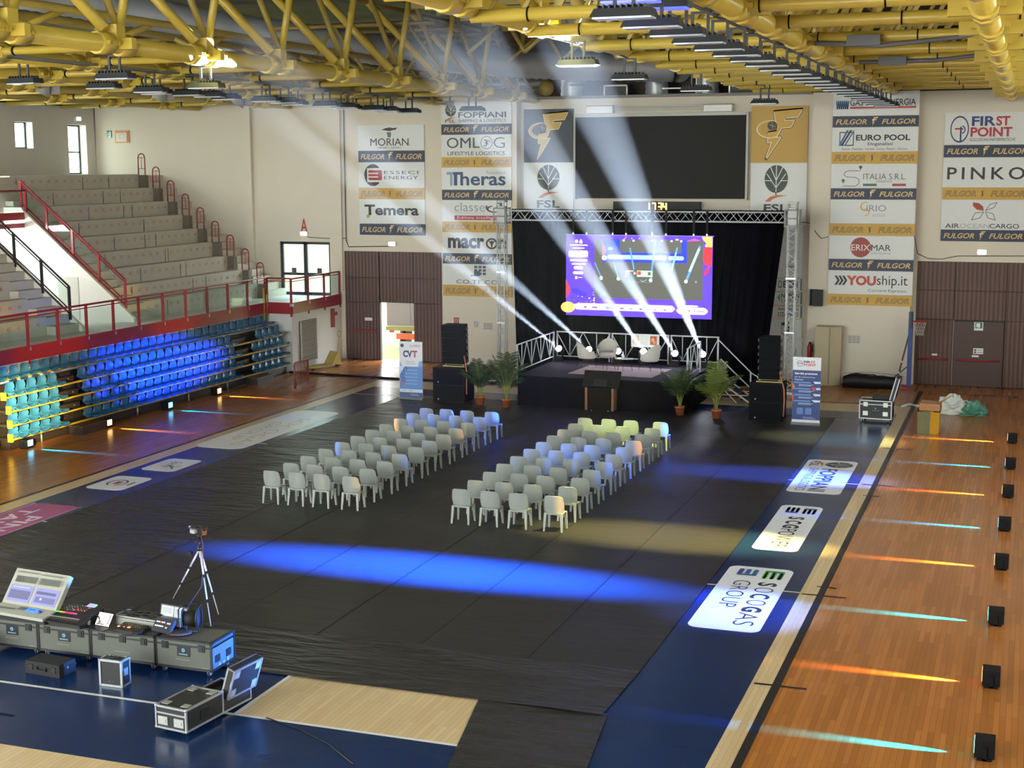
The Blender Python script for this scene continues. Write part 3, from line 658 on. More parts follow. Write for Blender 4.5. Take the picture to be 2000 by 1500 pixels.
f = Face((xa, YW-.34, zb), (1, 0, 0), (0, 0, -1), xb-xa, zb-za)
SEG = {'1': 'bc', '7': 'abc', '3': 'abgcd', '4': 'fgbc'}
def seg(ch, x, w_):
    h0, h1, hm = .12, .70, .41; t = .012
    L = dict(a=((x, h0), (x+w_, h0)), b=((x+w_, h0), (x+w_, hm)), c=((x+w_, hm), (x+w_, h1)), d=((x, h1), (x+w_, h1)), e=((x, hm), (x, h1)), f=((x, h0), (x, hm)), g=((x, hm), (x+w_, hm)))
    return [('l', list(L[k]), .10, '#ffb347') for k in SEG[ch]]
els = []
for ch, x in (('1', .385), ('7', .455), ('3', .525), ('4', .58)): els += seg(ch, x, .035)
f.draw(els, 'digits', 6.0); f.finish(ck)

# small things on the walls
def emergency(px, py, Y, lab, X=None):
    p = AY(px, py, Y) if X is None else AX(px, py, X)
    r = thing('emergency_light', lab, 'light', p, pi/2 if X is not None else 0, 'lit emergency lights')
    if X is not None: r.rotation_euler = (0, 0, pi/2)
    MB().box(-.17, -.10, -.09, .17, 0, .09).build('housing', m_white, r)
    MB().box(-.14, -.125, -.075, .14, -.10, .06).build('diffuser', mat('lit_diffuser', '#f4f2dc', emit=9), r)
emergency(595, 456, YW, 'lit white emergency light above the glazed landing door')
emergency(767, 476, YW, 'lit white emergency light above the left brown door')
emergency(1918, 492, YW, 'lit white emergency light above the right brown door')
emergency(150, 232, None, 'lit white emergency light above the tall side window', XL)
p = AY(594, 441, YW)
mb = MB(); vs, fs = text_polys('A', .01)
mb.add([(p.x-.17+.34*a, YW-.02, p.z-.3+.62*b) for a, b in vs], fs)
tag(mb.build('letter_sign', ink('#a8322e')), 'red capital letter A painted above the landing door', 'sign')
p = AX(214, 261, XL) if False else AY(214, 262, YW)
o = MB().box(p.x-.12, YW-.03, p.z-.16, p.x+.12, YW, p.z+.16).build('exit_sign', ink('#3d7a5c')); tag(o, 'small green and white exit sign on the upper far wall', 'sign')
f = Face((p.x-.12, YW-.03, p.z+.16), (1, 0, 0), (0, 0, -1), .24, .32).draw([('r', .55, .15, .85, .8, '#dfe8e0'), ('r', .1, .82, .9, .98, '#e6ece6'), ('e', .3, .3, .1, .08, '#dfe8e0'), ('p', [(.2,.4),(.42,.4),(.46,.75),(.2,.75)], '#dfe8e0')], 'pictogram'); f.finish(o)
p0, p1 = AY(225, 255, YW), AY(254, 279, YW)
o = MB().box(p0.x, YW-.03, p1.z, p1.x, YW, p0.z).build('plan_poster', ink('#c98a5e')); tag(o, 'orange framed evacuation plan on the upper far wall', 'poster')
f = Face((p0.x, YW-.03, p0.z), (1, 0, 0), (0, 0, -1), p1.x-p0.x, p0.z-p1.z).draw([('r', .06, .2, .8, .92, '#d9c9b8'), ('r', .3, .3, .68, .62, '#b9b4ae'), ('r', .38, .38, .6, .55, '#d8d4ce'), ('r', .82, .1, .95, .9, '#bd7446')], 'plan'); f.finish(o)
def conduit(pts, lab, r=.02, c='#3a3632'):
    tag(MB().path(pts, r, 6).build('conduit', mat('conduit_'+c[1:], c, .6)), lab, 'cable')
q = YW-.06
conduit([AY(671, 206, q), AY(673, 330, q), AY(676, 470, q), AY(681, 482, q), AY(760, 481, q)], 'dark conduit dropping the wall left of the sponsor column over the left door')
conduit([AY(600, 463, q), AY(660, 467, q), AY(675, 465, q)], 'thin dark cable from the emergency light to the dropping conduit', .015)
conduit([AY(1563, 434, q), AY(1586, 436, q), AY(1592, 452, YP-.05), AY(1604, 466, YP-.05), AY(1618, 462, YP-.05)], 'thin loose cable running right from the right truss tower', .014)
conduit([AY(1786, 462, YP-.1), AY(1792, 495, q), AY(1812, 505, q), AY(1840, 506, q), AY(1870, 500, q), AY(2010, 500, q)], 'thin loose cable sagging above the right brown door', .014)
conduit([AY(182, 207, q), AY(187, 345, q)], 'grey downpipe in the upper left corner of the hall', .05, '#8b8a86')
MBs = [(1580.5, 566, 1605, 598, 'black loudspeaker bracketed on the wall beside the right sponsor column')]
for x0, y0, x1, y1, lab in MBs:
    a, b = AY(x0, y0, YP-.35), AY(x1, y1, YP-.35)
    r = thing('loudspeaker', lab, 'speaker', ((a.x+b.x)/2, YP-.2, (a.z+b.z)/2))
    w2, h2 = (b.x-a.x)/2, (a.z-b.z)/2
    MB().box(-w2*.55, -.2, -h2, w2, .1, h2).build('cabinet', mat('black_box', '#121212', .6), r)
    MB().box(-w2, -.15, -h2, -w2*.8, .2, h2).box(-w2, .05, h2-.05, w2*.2, .2, h2).box(-w2, .05, -h2, w2*.2, .2, -h2+.05).box(-w2*.62, -.1, -h2*.9, -w2*.55, .1, h2*.9).build('bracket', mat('dark_steel', '#3c3c3c', .5), r)
for px, py, s in ((930, 634, 'left'), (1642, 658, 'right')):
    p = AY(px, py, YP); o = MB().box(p.x-.11, YP-.02, p.z-.15, p.x+.11, YP, p.z+.15).build('smoking_sign', ink('#cfcdc4')); tag(o, 'small round no-smoking sign on the wall %s of the stage' % s, 'sign', 'no-smoking signs')
    f = Face((p.x-.11, YP-.02, p.z+.15), (1, 0, 0), (0, 0, -1), .22, .3).draw([('o', .5, .36, .42, .31, .2, '#3a3434'), ('l', [(.22,.18),(.78,.56)], .06, '#3a3434'), ('l', [(.15,.8),(.85,.8)], .06, '#6a6460')], 'pictogram'); f.finish(o)
for (x0, y0, x1, y1), s, cell in (((944, 630, 962, 644), 'beside the left truss tower', 'a'), ((1656, 654, 1680, 671), 'right of the padded column', 'b')):
    a, b = AY(x0, y0, YP), AY(x1, y1, YP); o = MB().box(a.x, YP-.015, b.z, b.x, YP, a.z).build('notice_sheet', ink('#bdbab1')); tag(o, 'faded grey notice on the wall '+s, 'notice', 'grey wall notices')
    f = Face((a.x, YP-.015, a.z), (1, 0, 0), (0, 0, -1), b.x-a.x, a.z-b.z).draw([('r', .08+.31*i, .1+.31*j, .33+.31*i, .34+.31*j, '#a6a39b') for i in range(3) for j in range(3)], 'printing'); f.finish(o)
a, b = AY(887, 620, YP), AY(896.5, 631.5, YP)
o = MB().box(a.x, YP-.03, b.z, b.x, YP, a.z).build('hydrant_sign', ink('#8e2b2e')); tag(o, 'small dark red square fire sign above the left loudspeaker column', 'sign')
Face((a.x, YP-.03, a.z), (1, 0, 0), (0, 0, -1), b.x-a.x, a.z-b.z).draw([('r', .2, .2, .8, .8, '#cfa8a4', .06), ('r', .32, .3, .66, .7, '#8e2b2e')], 'pictogram').finish(o)
# ------------------------------------------------------------------ roof: deck, girders, tubes, ducts, floodlights
m_yel = mat('yellow_gloss_enamel', '#c9b04a', 0.32, var=0.10, scale=2.0)
m_yel2 = mat('yellow_dull_enamel', '#ab974a', 0.45, var=0.12, scale=2.0)
m_corr = ribbed('ribbed_grey_deck', '#55524c', 0.25)
struct('ceiling', MB().box(-41, -6, 14.6, 8.4, 59, 14.8), m_corr)
NY = [16.7, 20.4, 24.1, 27.7, 31.4, 35.1, 38.9, 42.8, 46.6, 50.3, 54.0]
def gusset(mb, x, y, z, r):
    """bolted node: collars with lugs on the chord and a box stub on top"""
    mb.box(x-r*1.1, y-.16, z-.05, x+r*1.1, y+.16, z+.42)
    for s in (-1, 1):
        mb.tube((x, y+s*.16, z), (x, y+s*.62, z), r*1.25, 10)
        for k in range(4): mb.box(x-r*1.7, y+s*(.2+.11*k), z-.04, x+r*1.7, y+s*(.25+.11*k), z+.04)
    mb.box(x-.55, y-.09, z-.12, x+.55, y+.09, z+.12)
def girder(x, z, r, lab, tops, nodes=NY, rd=.11, zt=13.9, y0=14, far=56.6):
    t = thing('roof_girder', lab, 'girder', (0, 0, 0), 0, 'yellow roof girders')
    MB().tube((x, y0, z), (x, far, z), r, 14).build('bottom_chord', m_yel, t)
    for dx in sorted({d[0] for d in tops}): MB().tube((x+dx, y0, zt), (x+dx, far, zt), .10, 8).build('top_chord', m_yel2, t)
    for y in nodes:
        g = MB(); gusset(g, x, y, z, r); g.build('gusset', m_yel, t)
        for dx, dy, rr, dark in tops:
            if y+dy > far or (dx == 0 and dy == 0): continue
            MB().tube((x, y+(.25 if dy > 0 else -.25), z+.3), (x+dx, y+dy, zt), rr, 8).build('diagonal', m_yel2 if dark else m_yel, t)
    remember(t) if False else None
    return t
girder(-19.24, 11.06, .20, 'yellow roof girder with tall lattice on the left, its tube lit by a beam', [(-2.35, -.75, .13, 0), (.25, .75, .10, 0), (-1.0, .2, .09, 1)])
girder(-9.86, 11.28, .20, 'yellow roof girder in the middle carrying single floodlights', [(-.9, -1.85, .15, 0), (.9, 1.85, .13, 0)], [20.6, 24.6, 29.0, 33.3, 37.4, 42.3, 46.6, 50.9], zt=13.8)
girder(-4.98, 11.08, .20, 'yellow roof girder directly above the long row of floodlights', [(-1.2, 1.85, .13, 0), (1.2, -1.85, .13, 0)], [20.4]+[22.4+3.4*k for k in range(10)], zt=13.2)
girder(-.82, 10.78, .19, 'yellow roof girder nearest the right edge of the hall', [(-.6, 1.9, .13, 0), (.9, 1.9, .13, 0)], zt=13.2)
for x, lab in ((-22.7, 'yellow roof girder carrying the left floodlight row'), (-26.6, 'second yellow roof girder left of the tall lattice girder'), (-30.5, 'third yellow roof girder left of the tall lattice girder'), (-35.0, 'yellow roof girder farthest left, above the grandstand')):
    girder(x, 10.98, .17, lab, [(-1.0, -1.85, .09, 1), (.9, 1.85, .09, 0)], NY[3:], y0=22, zt=12.1)
# cross tubes
for side, xa, xb, zc, ys in (('left', -40.3, -19.3, 11.0, NY[3:]), ('right', -9.86, 7.9, 11.1, [21.6, 25.4, 28.6, 32.6, 36.3, 39.4, 41.9, 44.0, 46.2, 48.6, 51.2, 54.0])):
    for i, y in enumerate(reversed(ys)):
        t = MB().tube((xa, y, zc), (xb, y, zc), .125 if side == 'right' else .09, 10)
        if side == 'right':
            for k in range(8): t.tube((xa+1.1+2.1*k, y, zc), (xa+1.13+2.1*k, y, zc), .138, 10, 1)
        else:
            for k in range(5): t.tube((xa+2+4.1*k, y, zc), (xa+2.06+4.1*k, y, zc), .10, 8, 1)
        ro = t.build('roof_tube', [m_yel, m_black])
        if side == 'right':
            wbm = MB()
            for k in range(26): x0 = xa+.3+.66*k; wbm.prism([(x0, y-.03, zc+.05), (x0+.09, y-.03, zc+.05), (x0+.62, y-.03, zc+1.0), (x0+.53, y-.03, zc+1.0)], (0, .06, 0))
            wbm.build('web', m_yel2, ro); MB().box(xa, y-.05, zc+1.0, xb, y+.05, zc+1.1).build('upper_chord', m_yel2, ro)
        tag(ro, 'yellow roof tube crossing the %s bays, %s from the far wall' % (side, nth(i)), 'roof tube', 'cross tubes of the %s roof' % side)
# upper layer: thin purlins seen between the tubes
for i in range(6):
    x = -8.0+2.7*i
    tag(MB().box(x-.05, 15, 13.4, x+.05, 56.6, 13.55).build('roof_purlin', m_yel2), 'dull yellow purlin above the right tubes, %s from the middle girder' % nth(i), 'purlin', 'flat purlins of the right roof')
for i in range(16):
    y = 24.3+2.1*i
    tag(MB().box(-18.8, y-.07, 13.3, -10.2, y+.07, 13.5).build('roof_purlin', m_yel2), 'dull yellow purlin high over the middle bay, %s from the back' % nth(i), 'purlin', 'purlins over the middle bay')
for i in range(5):
    y = 46.5+2.3*i
    t = MB()
    for k in range(7):
        x = -38.6+2.8*k; t.tube((x, y, 11.3), (x+1.4, y, 13.2), .06, 6); t.tube((x+1.4, y, 13.2), (x+2.8, y, 11.3), .06, 6)
    t.tube((-40, y, 13.2), (-19.4, y, 13.2), .07, 6); t.tube((-40, y, 11.3), (-19.4, y, 11.3), .06, 6)
    tag(t.build('lattice_girder', m_yel2), 'thin yellow zigzag lattice beam over the left bays, %s from the back' % nth(i), 'lattice beam', 'thin lattice beams of the left roof')
for i in range(7):
    y = 26.5+4.2*i; t = MB()
    for k in range(4):
        x = -18.6+2.1*k; t.tube((x, y, 12.2), (x+1.05, y+1, 13.4), .07, 6); t.tube((x+1.05, y+1, 13.4), (x+2.1, y, 12.2), .07, 6)
    if y > 44: tag(t.build('lattice_girder', m_yel2), 'thin yellow zigzag bracing over the middle bay, %s from the back' % nth(i), 'lattice beam', 'zigzag bracing over the middle bay')

# ducts
def ductmat(name, c, pitch=9.0):
    m = bpy.data.materials.new(name); m.use_nodes = True; nt = m.node_tree; b = nt.nodes['Principled BSDF']
    b.inputs['Metallic'].default_value = .45; b.inputs['Roughness'].default_value = .42; b.inputs['Base Color'].default_value = (*hx(c), 1)
    no = nt.nodes.new('ShaderNodeTexNoise'); no.inputs['Scale'].default_value = 3; rp = nt.nodes.new('ShaderNodeMapRange'); rp.inputs[3].default_value = .35; rp.inputs[4].default_value = .5
    nt.links.new(no.outputs['Fac'], rp.inputs[0]); nt.links.new(rp.outputs[0], b.inputs['Roughness'])
    return m
m_duct = ductmat('spiral_galvanised_steel', '#bcc2ca')
def duct(pts, r, lab, pitch=.34, name='ventilation_duct'):
    P = [V(p) for p in pts]; out = []; rr = []
    for a, b in zip(P, P[1:]):
        n = max(2, int((b-a).length/pitch))
        for k in range(n): out += [a.lerp(b, k/n), a.lerp(b, (k+.5)/n)]; rr += [r, r*.94]
    out.append(P[-1]); rr.append(r)
    return tag(MB().path(out, rr, 24).build(name, m_duct), lab, 'duct')
duct([(-34.5, 37.5, 14.3), (-32, 39.97, 14.15), (-29.52, 43.47, 13.7), (-26.97, 45.91, 13.2), (-24.05, 48.5, 12.79), (-22.35, 50.14, 12.49), (-19.08, 53.42, 12.25), (-16.73, 55.5, 12.2), (-13.6, 56.9, 12.15)], .56, 'big grey spiral duct swinging across the roof toward the far wall')
duct([(-27.8, 56.2, 11.78), (-18.6, 56.2, 11.62)], .17, 'slim bright corrugated duct running above the far wall', .2)
for x, lab in ((-17.9, 'left'), (-14.35, 'middle'), (-12.3, 'right')):
    duct([(x, 57.4, 11.0), (x, 57.4, 11.75), (x+.2, 57.2, 12.15)], .47, 'short upright grey duct on the ledge, %s one of three' % lab, .2)
duct([(-27.0, 46.0, 12.6), (-27.0, 46.0, 11.6)], .55, 'short wide grey duct stub dropping from the big spiral duct', .3)
fanr = thing('extractor_fan', 'round dark fan drum between two upright ducts above the far wall', 'fan', (-13.35, 57.6, 11.0))
MB().lathe([(.5, 0), (.52, .05), (.52, .5), (.5, .55)], (0, 0, 1.1), 20, 0, Matrix.Rotation(pi/2, 4, 'X')).build('drum', mat('dark_drum', '#2b2a29', .5), fanr)
MB().box(-.7, -.5, 0, -.66, -.46, 1.3).box(.66, -.5, 0, .7, -.46, 1.3).box(-.7, -.5, .1, .7, -.46, .16).box(-.9, -.52, .35, .9, -.48, .4).build('stand', mat('pale_steel', '#a5a5a2', .4, .6), fanr)
fb = MB()
for k in range(6): fb.cbox((0.28*cos(k*pi/3), -.3, 1.1+.28*sin(k*pi/3)), (.36, .03, .14), 0, ry=-k*pi/3)
fb.build('blade', mat('dark_drum', '#2b2a29'), fanr)
for x in (-16.0, -10.9):
    r = thing('ledge_frame', 'pale square metal frame standing on the wall ledge, %s of the fan' % ('left' if x < -14 else 'right'), 'frame', (x, 57.2, WT-.1))
    MB().box(-.5, 0, 0, -.44, .05, .62).box(.44, 0, 0, .5, .05, .62).box(-.5, 0, .56, .5, .05, .62).box(-.5, 0, 0, .5, .05, .05).build('frame', mat('pale_steel', '#a5a5a2'), r)
    MB().box(-.43, .06, .05, .43, .4, .55).build('case', mat('dark_drum', '#2b2a29'), r)
tag(MB().ball((-18.55, 56.0, 11.45), .33, 0, 12).build('end_buoy', m_yel2), 'round yellow cap at the end of the roof tube by the left upright duct', 'cap')
# grey flexible cable runs in the right bays
for i, pts in enumerate(([(-4.6, 32.4, 10.98), (-3.2, 32.5, 10.9), (-1.6, 32.5, 11.02), (-.9, 32.5, 11.15), (.6, 32.5, 11.05), (3, 32.5, 10.95)], [(-4.4, 39.2, 11.0), (-2.5, 39.2, 11.0), (-1.2, 39.2, 11.12), (.6, 39.2, 11.1), (3, 39.2, 11.0)])):
    o = MB().path(pts, .05, 6); o.box(-3.9, pts[0][1]-.12, 10.9, -3.2, pts[0][1]+.12, 11.12)
    tag(o.build('cable_run', mat('grey_flexible_conduit', '#6c7078', .5)), 'grey flexible conduit with junction box under the right roof, %s one' % ('nearer' if i == 0 else 'farther'), 'cable')

# floodlights
m_flood = mat('dark_grey_die_cast', '#33373c', 0.5, .3)
m_lens = mat('pale_lamp_lens', '#aab4c0', 0.15, spec=.8)
def floodlight():
    r = thing('floodlight', 'x', 'floodlight', (0, 0, 0), 0, 'x')
    b = MB().prism([(-.46, -.17, 0), (.46, -.17, 0), (.40, -.13, .12), (-.40, -.13, .12)], (0, .34, 0))
    for k in range(9): b.box(-.36+.085*k, -.14, .12, -.34+.085*k, .14, .17)
    b.build('housing', m_flood, r)
    MB().box(-.42, -.15, -.025, .42, .15, 0).build('lens', m_lens, r)
    MB().box(-.16, -.02, .1, -.11, .02, .52).box(.11, -.02, .1, .16, .02, .52).box(-.16, -.02, .48, .16, .02, .52).build('yoke', m_flood, r)
    return r
fp = floodlight(); remember(fp)
used = [False]
def flood(loc, lab, group, rz=0.0, sc=1.0):
    o = fp if not used[0] else copy_tree(fp); used[0] = True
    o.location = loc; o.rotation_euler = (0, 0, rz); o.scale = (sc, sc, sc); tag(o, lab, None, group); return o
ys = [19.9+1.55*k for k in range(23)]
for i, y in enumerate(ys): flood((-5.45+.012*(y-20), y, 10.42), 'dark floodlight on the long right bar, %s counting from the far wall' % nth(len(ys)-1-i), 'floodlights on the right bar')
bar = MB().box(-5.42, 17, 10.96, -5.32, 55.5, 11.02).box(-5.2, 17, 10.96, -5.1, 55.5, 11.02)
for k in range(26): bar.box(-5.42, 17.5+1.5*k, 10.96, -5.1, 17.56+1.5*k, 11.0)
tag(bar.build('light_bar', mat('grey_cable_tray', '#7d8288', .4, .6)), 'long grey tray carrying the right row of floodlights', 'light bar')
yl = [29.3, 31.9, 34.0, 34.9, 35.9, 37.0, 38.6, 40.3, 41.5, 42.9, 44.4, 45.8, 47.0, 48.2, 49.3, 50.4, 51.3]
for i, y in enumerate(yl): flood((-22.5 if i % 3 else -22.9, y, 10.38), 'dark floodlight hung on the left bar, %s counting from the back' % nth(i), 'floodlights on the left bar', 0.1*((i % 3)-1))
tag(MB().box(-22.55, 22, 10.89, -22.45, 55, 10.95).box(-22.3, 22, 10.89, -22.2, 55, 10.95).build('light_bar', mat('grey_cable_tray', '#7d8288')), 'grey tray carrying the left row of floodlights', 'light bar')
for x, y, z, lab in ((-18.9, 48.7, 10.3, 'single floodlight hanging before the left sponsor column'), (-9.5, 30.9, 10.55, 'single floodlight under the middle girder, nearest one'), (-9.6, 35.6, 10.5, 'single floodlight under the middle girder, second from the back'), (-9.3, 41.9, 10.5, 'single floodlight under the middle girder, third from the back'), (-8.6, 49.3, 10.4, 'single floodlight hanging before the yellow square panel'), (-19.5, 28.1, 10.35, 'single floodlight under the left lattice girder, beside its big duct'), (-19.24, 31.5, 10.3, 'floodlight under the left girder lit up by a stage beam')):
    o = flood((x, y, z), lab, 'single floodlights'); xc = -19.24 if x < -15 else -9.86; MB().tube((0, 0, .48), (0, 0, 11.0-z), .02, 6).tube((0, 0, 11.0-z), (xc-x, 0, 11.1-z), .02, 6).build('hanger', m_flood, o)
# second kind of floodlight, blue light reflected underneath painted as lens glow
for i, (px, py) in enumerate(((1232, 2), (1290, 16))):
    p = FL(px, py, 10.75)
    r = thing('blue_reflecting_floodlight', 'floodlight with a blue glowing lens under the roof, %s one' % ('left' if i == 0 else 'right'), 'floodlight', p, 0, 'blue glowing floodlights')
    MB().box(-.46, -.17, 0, .46, .17, .14).box(-.16, -.02, .14, -.11, .02, .5).box(.11, -.02, .14, .16, .02, .5).build('housing', m_flood, r)
    MB().box(-.42, -.15, -.03, .42, .15, 0).build('lens', mat('blue_reflection_lens', '#5a66ff', .2, emit=.9), r)
for i, (px, py) in enumerate(((98, 172), (323, 185), (476, 195))):
    p = FL(px, py, 10.9)
    r = thing('speaker_horn', 'small grey speaker horn under the left roof, %s from the left' % nth(i), 'speaker', p, .6, 'grey horns under the left roof')
    MB().tube((-.45, 0, 0), (0, 0, -.05), .10, 10, r2=.28).build('horn', mat('grey_horn', '#8d8a85', .5), r)
    MB().box(0, -.16, -.2, .3, .16, .12).box(.1, -.02, .1, .14, .02, .25).box(.1, -2.2, .08, .14, 2.2, .12).build('driver', mat('grey_horn', '#8d8a85'), r)
# ------------------------------------------------------------------ left side: railings, hoops, blue seats
m_railred = mat('dark_red_rail_paint', '#8f1d2a', 0.35)
m_brass = mat('yellow_post_paint', '#b9a23a', .4)
XR = -29.3
def railing(name, lab, p0, p1, nposts, zr, post_m=None, fascia=True, zf=(2.42, 2.88), glassz=(2.95, 3.72), skip=()):
    p0 = V(p0); p1 = V(p1); r = thing(name, lab, 'railing', (0, 0, 0)); pm = post_m or m_railred
    d = p1-p0; n = V((d.y, -d.x, 0)).normalized()
    MB().tube(p0+V((0, 0, zr)), p1+V((0, 0, zr)), .035, 8).tube(p0+V((0, 0, zr-.11)), p1+V((0, 0, zr-.11)), .018, 6).build('top_rail', pm, r)
    for i in range(nposts):
        q = p0.lerp(p1, i/(nposts-1))
        MB().cbox(q+V((0, 0, (2.3+zr)/2)), (.05, .09, zr-2.3), 0, math.atan2(d.y, d.x)).build('post', pm, r)
        MB().cbox(q+n*.06+V((0, 0, zf[1]-.1)), (.07, .05, .12), 0, math.atan2(d.y, d.x)).build('clamp', mat('bright_steel', '#b9bcc0', .3, .8), r)
        if i < nposts-1:
            a = p0.lerp(p1, (i+.04)/(nposts-1)); b = p0.lerp(p1, (i+.96)/(nposts-1))
            MB().prism([a+V((0, 0, glassz[0])), b+V((0, 0, glassz[0])), b+V((0, 0, glassz[1])), a+V((0, 0, glassz[1]))], n*.012).build('glass_panel', m_glass, r)
    if fascia: MB().prism([p0+n*.03+V((0, 0, zf[0])), p1+n*.03+V((0, 0, zf[0])), p1+n*.03+V((0, 0, zf[1])), p0+n*.03+V((0, 0, zf[1]))], n*.05).build('fascia', m_railred, r)
    return r
railing('balcony_railing', 'long dark red glass railing along the front of the upper landing', (XR, 28.0, 0), (XR, 52.0, 0), 17, 3.88)
railing('balcony_railing', 'short dark red glass railing facing the camera beside the landing door', (XR, 52.1, 0), (-28.2, 52.1, 0), 2, 3.86)
railing('balcony_railing', 'short dark red glass railing running to the far wall above the louvred wall', (-28.2, 52.1, 0), (-28.2, 56.5, 0), 4, 3.84)
tag(MB().tube((XR+.06, 51.7, 1.9), (XR+.06, 51.7, 3.5), .035, 8).tube((XR+.06, 51.95, 1.9), (XR+.06, 51.95, 3.2), .03, 8).build('yellow_post', m_brass), 'yellow upright post at the end of the blue seats', 'post')
# sloping railings of the gangway
def sloperail(y, lab, m, x0, x1, n, fasc=False):
    zs = lambda x: 8.0-.811*(x+37)
    r = thing('gangway_railing', lab, 'railing', (0, 0, 0))
    for dz, rad in ((1.02, .035), (.90, .02), (.20, .025), (.05, .03)): MB().tube((x0, y, zs(x0)+dz), (x1, y, zs(x1)+dz), rad, 6).build('rail', m, r)
    for i in range(n):
        x = x0+(x1-x0)*i/(n-1)
        MB().box(x-.045, y-.03, zs(x)-.15, x+.045, y+.03, zs(x)+1.02).build('post', m, r)
        if i < n-1:
            xb = x0+(x1-x0)*(i+.94)/(n-1); xa = x+.06
            MB().prism([(xa, y, zs(xa)+.24), (xb, y, zs(xb)+.24), (xb, y, zs(xb)+.9), (xa, y, zs(xa)+.9)], (0, .012, 0)).build('glass_panel', m_glass, r)
    return r
sloperail(Y2+.1, 'dark red sloping glass railing on the far side of the gangway', m_railred, -35.6, -31.2, 5)
sloperail(Y1-.1, 'near-black sloping glass railing on the near side of the gangway', mat('black_rail_paint', '#231c1e', .4), -35.6, -31.2, 5)
r = thing('landing_railing', 'dark red glass railing across the top of the gangway', 'railing')
zb = 6.72
MB().tube((-35.38, Y1-1.2, 7.52), (-35.38, Y2+.1, 7.52), .035, 8).build('rail', m_railred, r)
MB().box(-35.42, Y1-1.2, 6.15, -35.36, Y2+.1, 6.32).box(-35.42, Y1-1.2, 6.45, -35.34, Y2+.1, zb).build('fascia', m_railred, r)
for y in (Y1-1.2, Y1, 43.35, Y2+.08): MB().box(-35.42, y-.04, 6.4, -35.34, y+.04, 7.52).build('post', m_railred, r)
for a, b in ((Y1-1.1, Y1-.1), (Y1+.08, 43.27), (43.42, Y2)): MB().box(-35.39, a, zb+.05, -35.378, b, 7.42).build('glass_panel', m_glass, r)
tag(MB().box(-35.34, Y1+.25, 6.02, -35.3, Y1+.75, 6.14).build('exit_light', mat('lit_diffuser', '#f4f2dc')), 'small lit exit light at the head of the gangway', 'light')
# hoops
def hoop(loc, lab):
    r = thing('handrail_hoop', lab, 'handrail', loc, 0, 'red handrail hoops on the stand steps')
    pts = [(-.17, 0, 0), (-.17, 0, .78)]+[(-.17*cos(pi*k/6), 0, .78+.17*sin(pi*k/6)) for k in range(1, 6)]+[(.17, 0, .78), (.17, 0, -.55)]
    MB().path(pts, .026, 8).build('tube', m_railred, r)
    MB().tube((-.15, 0, .78), (.15, 0, .78), .012, 6).tube((0, 0, .78), (0, 0, .3), .012, 6).tube((-.15, 0, .3), (.15, 0, .3), .012, 6).build('crossbar', m_railred, r)
for k in range(9): hoop((nx(k)+.1, 54.85, nz(k)), 'red handrail hoop at the far steps of the stand, %s from the top' % nth(k))
for k, y in ((0, 40.9), (1, 42.4)): hoop((nx(k)+.1, y, nz(k)), 'red handrail hoop above the gangway, %s' % ('upper one' if k == 0 else 'lower one'))

# retractable stand with blue shell seats
RX = [-29.26+.02, -28.45, -28.29, -28.27, -28.28]; RZ = [2.0, 1.63, 1.22, .80, .38]
rb = thing('retractable_stand', 'retractable stand of five dark rows with yellow edges under the landing', 'stand')
m_riser = mat('black_brown_riser', '#1d1714', .6); m_nose = mat('yellow_nosing', '#c2a02c', .4)
for i in range(5):
    ya = 24.0 if i == 0 else 34.75; x = RX[i]; z = RZ[i]
    xb = -29.29
    MB().box(xb, ya, z-.08, x, 51.95, z-.01).build('row_platform', m_riser, rb)
    MB().box(x, ya, z-.055, x+.03, 51.95, z+.0).build('nosing', m_nose, rb)
    if i: MB().box(-28.95+.02*i, ya, z, -28.88+.02*i, 51.9, RZ[i-1]-.09).build('riser', m_riser, rb)
    if i: MB().box(x-.12, ya-.06, z-.1, x+.03, ya+.02, z+.14).build('end_stop', m_nose, rb)
MB().box(-28.75, 34.8, 0, -28.5, 51.9, .3).box(-28.5, 34.8, .02, -28.42, 51.9, .26).build('plinth', mat('dark_brown_board', '#2a211c', .5), rb)
for y in (36.2, 38.6, 41.3, 44.5, 47.2, 50.4): MB().tube((-28.36, y, 0), (-28.36, y, .3), .03, 8).build('foot', mat('bright_steel', '#b9bcc0'), rb)
nsec = MB().box(-29.29, 24, 0, -28.6, 34.5, .35); 
for i in range(1, 5): nsec.box(-29.29, 24, RZ[i]-.1, RX[i]-.25, 34.5, RZ[i]-.02, 1)
tag(nsec.build('retractable_stand', [m_riser, m_nose]), 'neighbouring retractable stand section at the left edge of the hall', 'stand')
m_seat = mat('blue_glossy_plastic', '#2c6389', 0.28, var=.05, spec=.6)
def seat_mesh():
    mb = MB(); rows = []
    prof = [(.40, .03), (.36, .075), (.20, .06), (.06, .055), (.0, .10), (-.03, .22), (-.055, .34), (-.04, .375)]
    for a, z in prof:
        row = []
        for j in range(7):
            u = -1+2*j/6; wd = .215 if z < .3 else .215-.06*(z-.3)/.075
            lift = .035*u*u if z < .12 else 0; fwd = .07*u*u if z > .12 else 0
            row.append((a+fwd, wd*u, z+lift))
        rows.append(row)
    mb.slab(rows, lambda p: V((-.018, 0, -.022)))
    mb.box(-.02, -.05, -.02, .12, .05, .05)
    return mb
sm_ = seat_mesh().mesh('stadium_seat'); sm_.materials.append(m_seat)
ROWN = ['top row', 'second row', 'third row', 'fourth row', 'bottom row']
def seat(x, y, z, lab, group):
    o = bpy.data.objects.new('stadium_seat', sm_); COL.objects.link(o); o.location = (x, y, z); tag(o, lab, 'seat', group)
cnt = 0
y = 51.6
while y > 33.0:
    seat(-29.205, y, RZ[0]+.02, 'blue plastic stand seat in the top row, %s from its far end' % nth(cnt), 'top row of blue stand seats'); cnt += 1; y -= .5
